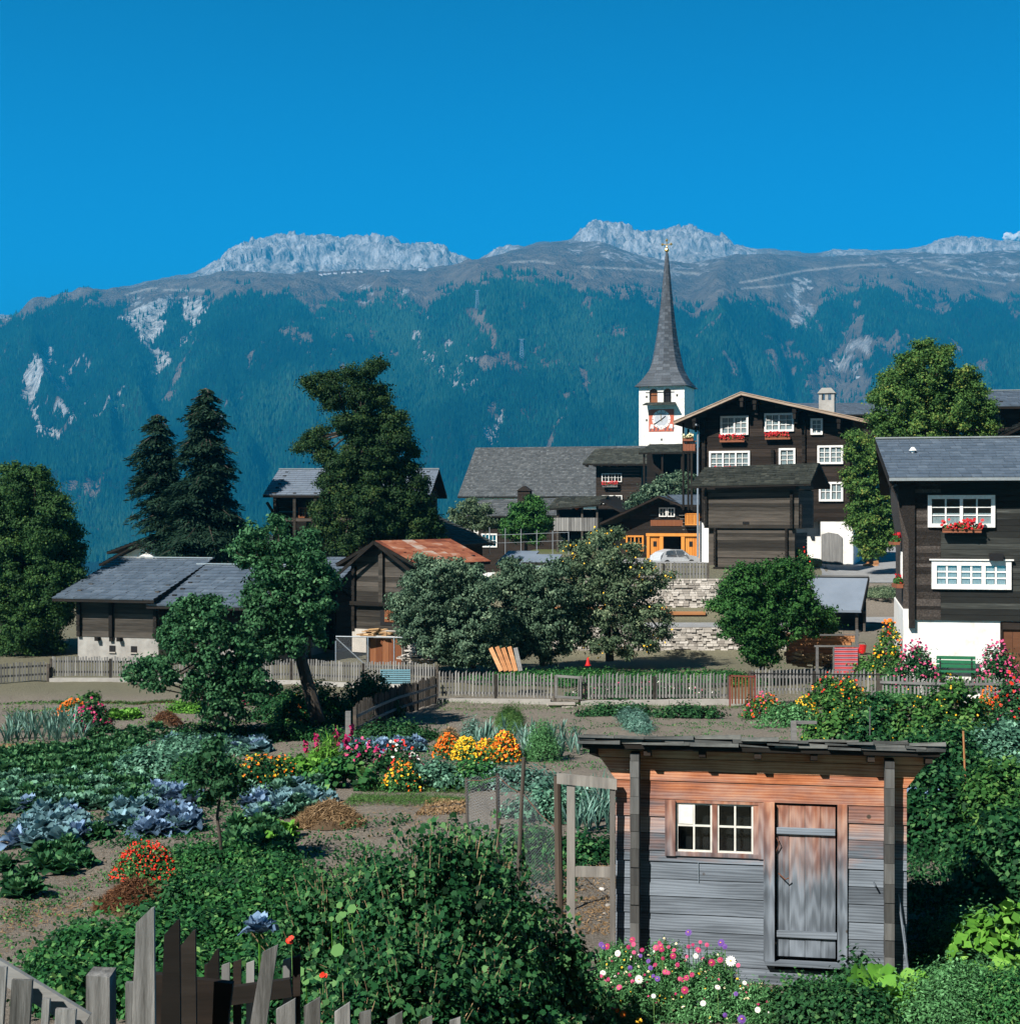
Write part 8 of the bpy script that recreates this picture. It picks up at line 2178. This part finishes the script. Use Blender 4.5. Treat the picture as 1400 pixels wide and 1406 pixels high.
scatter('weeds', 'weeds and bindweed around the hay heap', [(240, 1170), (400, 1160), (420, 1200), (400, 1240), (250, 1240)], 6000, 'currant', .07, .35, 43, clump=(130, .12), shape='five')
scatter('grass', 'short grass strip between the flowers and the dry heap', [(470, 1110), (640, 1106), (650, 1075), (500, 1072)], 12000, 'grass', .07, .10, 44, asp=.15, up=.1)
scatter('grass', 'thin grass and weeds in the beds', [(0, 1040), (1240, 1070), (1240, 985), (600, 1000), (0, 1010)], 9000, 'weed', .06, .08, 45, clump=(900, .12))
scatter('weeds', 'scattered weeds on the far bare soil', [(0, 1010), (520, 1000), (520, 955), (0, 955)], 5000, 'grass', .08, .08, 46, clump=(260, .2))
scatter('weeds', 'weeds between the cabbage beds', [(0, 1180), (300, 1150), (460, 1110), (420, 1050), (0, 1060)], 9000, 'currant', .07, .16, 47, clump=(600, .10))
scatter('weeds', 'small weeds on the bare soil before the salvias', [(0, 1330), (120, 1300), (230, 1170), (100, 1200), (0, 1230)], 1400, 'weed', .05, .08, 48, clump=(90, .08))
scatter('weeds', 'green growth around the netting and the currant bushes', [(420, 1250), (780, 1260), (780, 1180), (640, 1130), (520, 1130), (420, 1160)], 4500, 'currant', .07, .25, 49, clump=(130, .12), shape='five')
scatter('weeds', 'dark growth in the hollow right of the shed', [(1245, 1300), (1400, 1300), (1400, 1180), (1245, 1130)], 9000, 'currant', .07, .3, 50, clump=(260, .12), shape='five')
scatter('weeds', 'green ground cover at the lower right', [(1040, 1400), (1400, 1400), (1400, 1290), (1250, 1310), (1240, 1345), (1100, 1350)], 12000, 'weed', .05, .25, 51, clump=(420, .08), shape='five')
scatter('straw_litter', 'straw and leaf litter under the gate frame', [(765, 1290), (845, 1290), (845, 1190), (700, 1180), (700, 1220)], 2600, 'straw', .06, .03, 52, asp=.35, up=1.5) 
scatter('straw_litter', 'dry straw bits along the bare soil at the lower left', [(0, 1290), (110, 1260), (220, 1250), (240, 1210), (90, 1235), (0, 1250)], 900, 'straw', .10, .03, 53, asp=.12, up=1.5)
scatter('straw_litter', 'fallen dry leaves on the soil near the leek beds', [(0, 1032), (60, 1030), (70, 1022), (0, 1022)], 700, 'straw', .08, .05, 54, asp=.5, up=1)
scatter('straw_litter', 'dry leaves on the soil before the barn fence', [(130, 958), (270, 955), (270, 948), (130, 948)], 800, 'straw', .10, .04, 55, asp=.5, up=1)
scatter('straw_litter', 'red and yellow plant waste left of the netting', [(570, 1120), (640, 1118), (640, 1100), (590, 1098)], 1200, 'straw', .08, .08, 56, asp=.4, up=1)

scatter('grass', 'grass tufts along the footing of the middle fence', [(600, 974), (1040, 974), (1040, 967), (600, 965)], 2500, 'grass', .12, .12, 57, asp=.14, up=.1)
scatter('grass', 'grass tufts along the footing of the barn fence', [(70, 952), (420, 956), (420, 948), (70, 943)], 2200, 'grass', .14, .12, 58, asp=.14, up=.1)
scatter('straw_litter', 'straw and crumbs over the dark soil between salvias and cabbages', [(0, 1320), (130, 1290), (230, 1200), (290, 1165), (150, 1165), (0, 1200)], 1500, 'straw', .06, .02, 59, asp=.16, up=1.5)
scatter('straw_litter', 'dry stalks on the soil round the dry heap', [(380, 1150), (560, 1150), (620, 1110), (520, 1100), (400, 1125)], 1300, 'straw', .08, .03, 60, asp=.14, up=1.5)
scatter('weeds', 'seedlings on the bare beds behind the shed roof', [(560, 995), (1000, 1000), (990, 975), (620, 975)], 700, 'weed', .06, .05, 61, clump=(120, .08))

def hay(label, px, py, w, h, n, seed, mat='straw', dp=None):
    loc = gpt(px, py); r = np.random.default_rng(seed); root = empty('hay_heap', loc, 0, label, 'hay heap')
    u = r.uniform(0, 2 * math.pi, n); v = r.random(n) ** .55; c = np.stack([np.cos(u) * v * w / 2, np.sin(u) * v * (dp or w * .6) / 2, (1 - v ** 1.7) * h * r.uniform(.7, 1.05, n) + .01], 1)
    ax = r.normal(size=(n, 3)) * [1, .7, .35] + np.stack([np.cos(u) * .6, np.sin(u) * .4, -v], 1)
    V = leafpoly(r, c, r.normal(size=(n, 3)) + [0, -.3, .8], .24, .017, 'quad', axis=ax); np_mesh('stalks', V, 4, np.repeat(np.clip(r.normal(.5, .25, n), 0, 1), 4), L.get(mat, M['straw']), root)
    q = MB(2); q.lathe([(w * .36, 0), (w * .27, h * .3), (w * .14, h * .5), (.02, h * .58)], 14); q.build('core', surf('brown_compost', [(0, (.02, .013, .008)), (1, (.10, .065, .035))], 8), root)
L['witherbrown'] = leafmat('withered_brown_stems', (.05, .022, .012), (.14, .065, .035), (.27, .14, .07), .1, .8, .1)
hay('brown heap of withered stems below the scarlet salvias', 185, 1248, 1.15, .42, 4200, 61, 'witherbrown')
hay('pale yellow dry heap right of the cabbages', 452, 1134, 1.35, .42, 3600, 62)
hay('small brown dry heap on the bare soil near the small fruit tree', 228, 996, 1.0, .4, 900, 63, 'witherbrown')
hay('pale withered clump behind the marigold row', 617, 1020, .7, .45, 600, 64)
# stones by the gate frame
for k, (px, py, sz) in enumerate(((826, 1222, .05), (835, 1245, .05), (812, 1206, .04), (830, 1262, .035))):
    q = MB(k); n = 7; q.lathe([(.01, -.5 * sz), (sz * .9, -.3 * sz), (sz, .1 * sz), (sz * .6, .5 * sz), (.01, .6 * sz)], 7); o = q.build('stone', M['rubble']); o.location = gpt(px, py) + Vector((0, 0, sz * .3)); tag(o, 'small pale stone on the soil under the gate frame', 'stone', 'small stones under the gate frame')
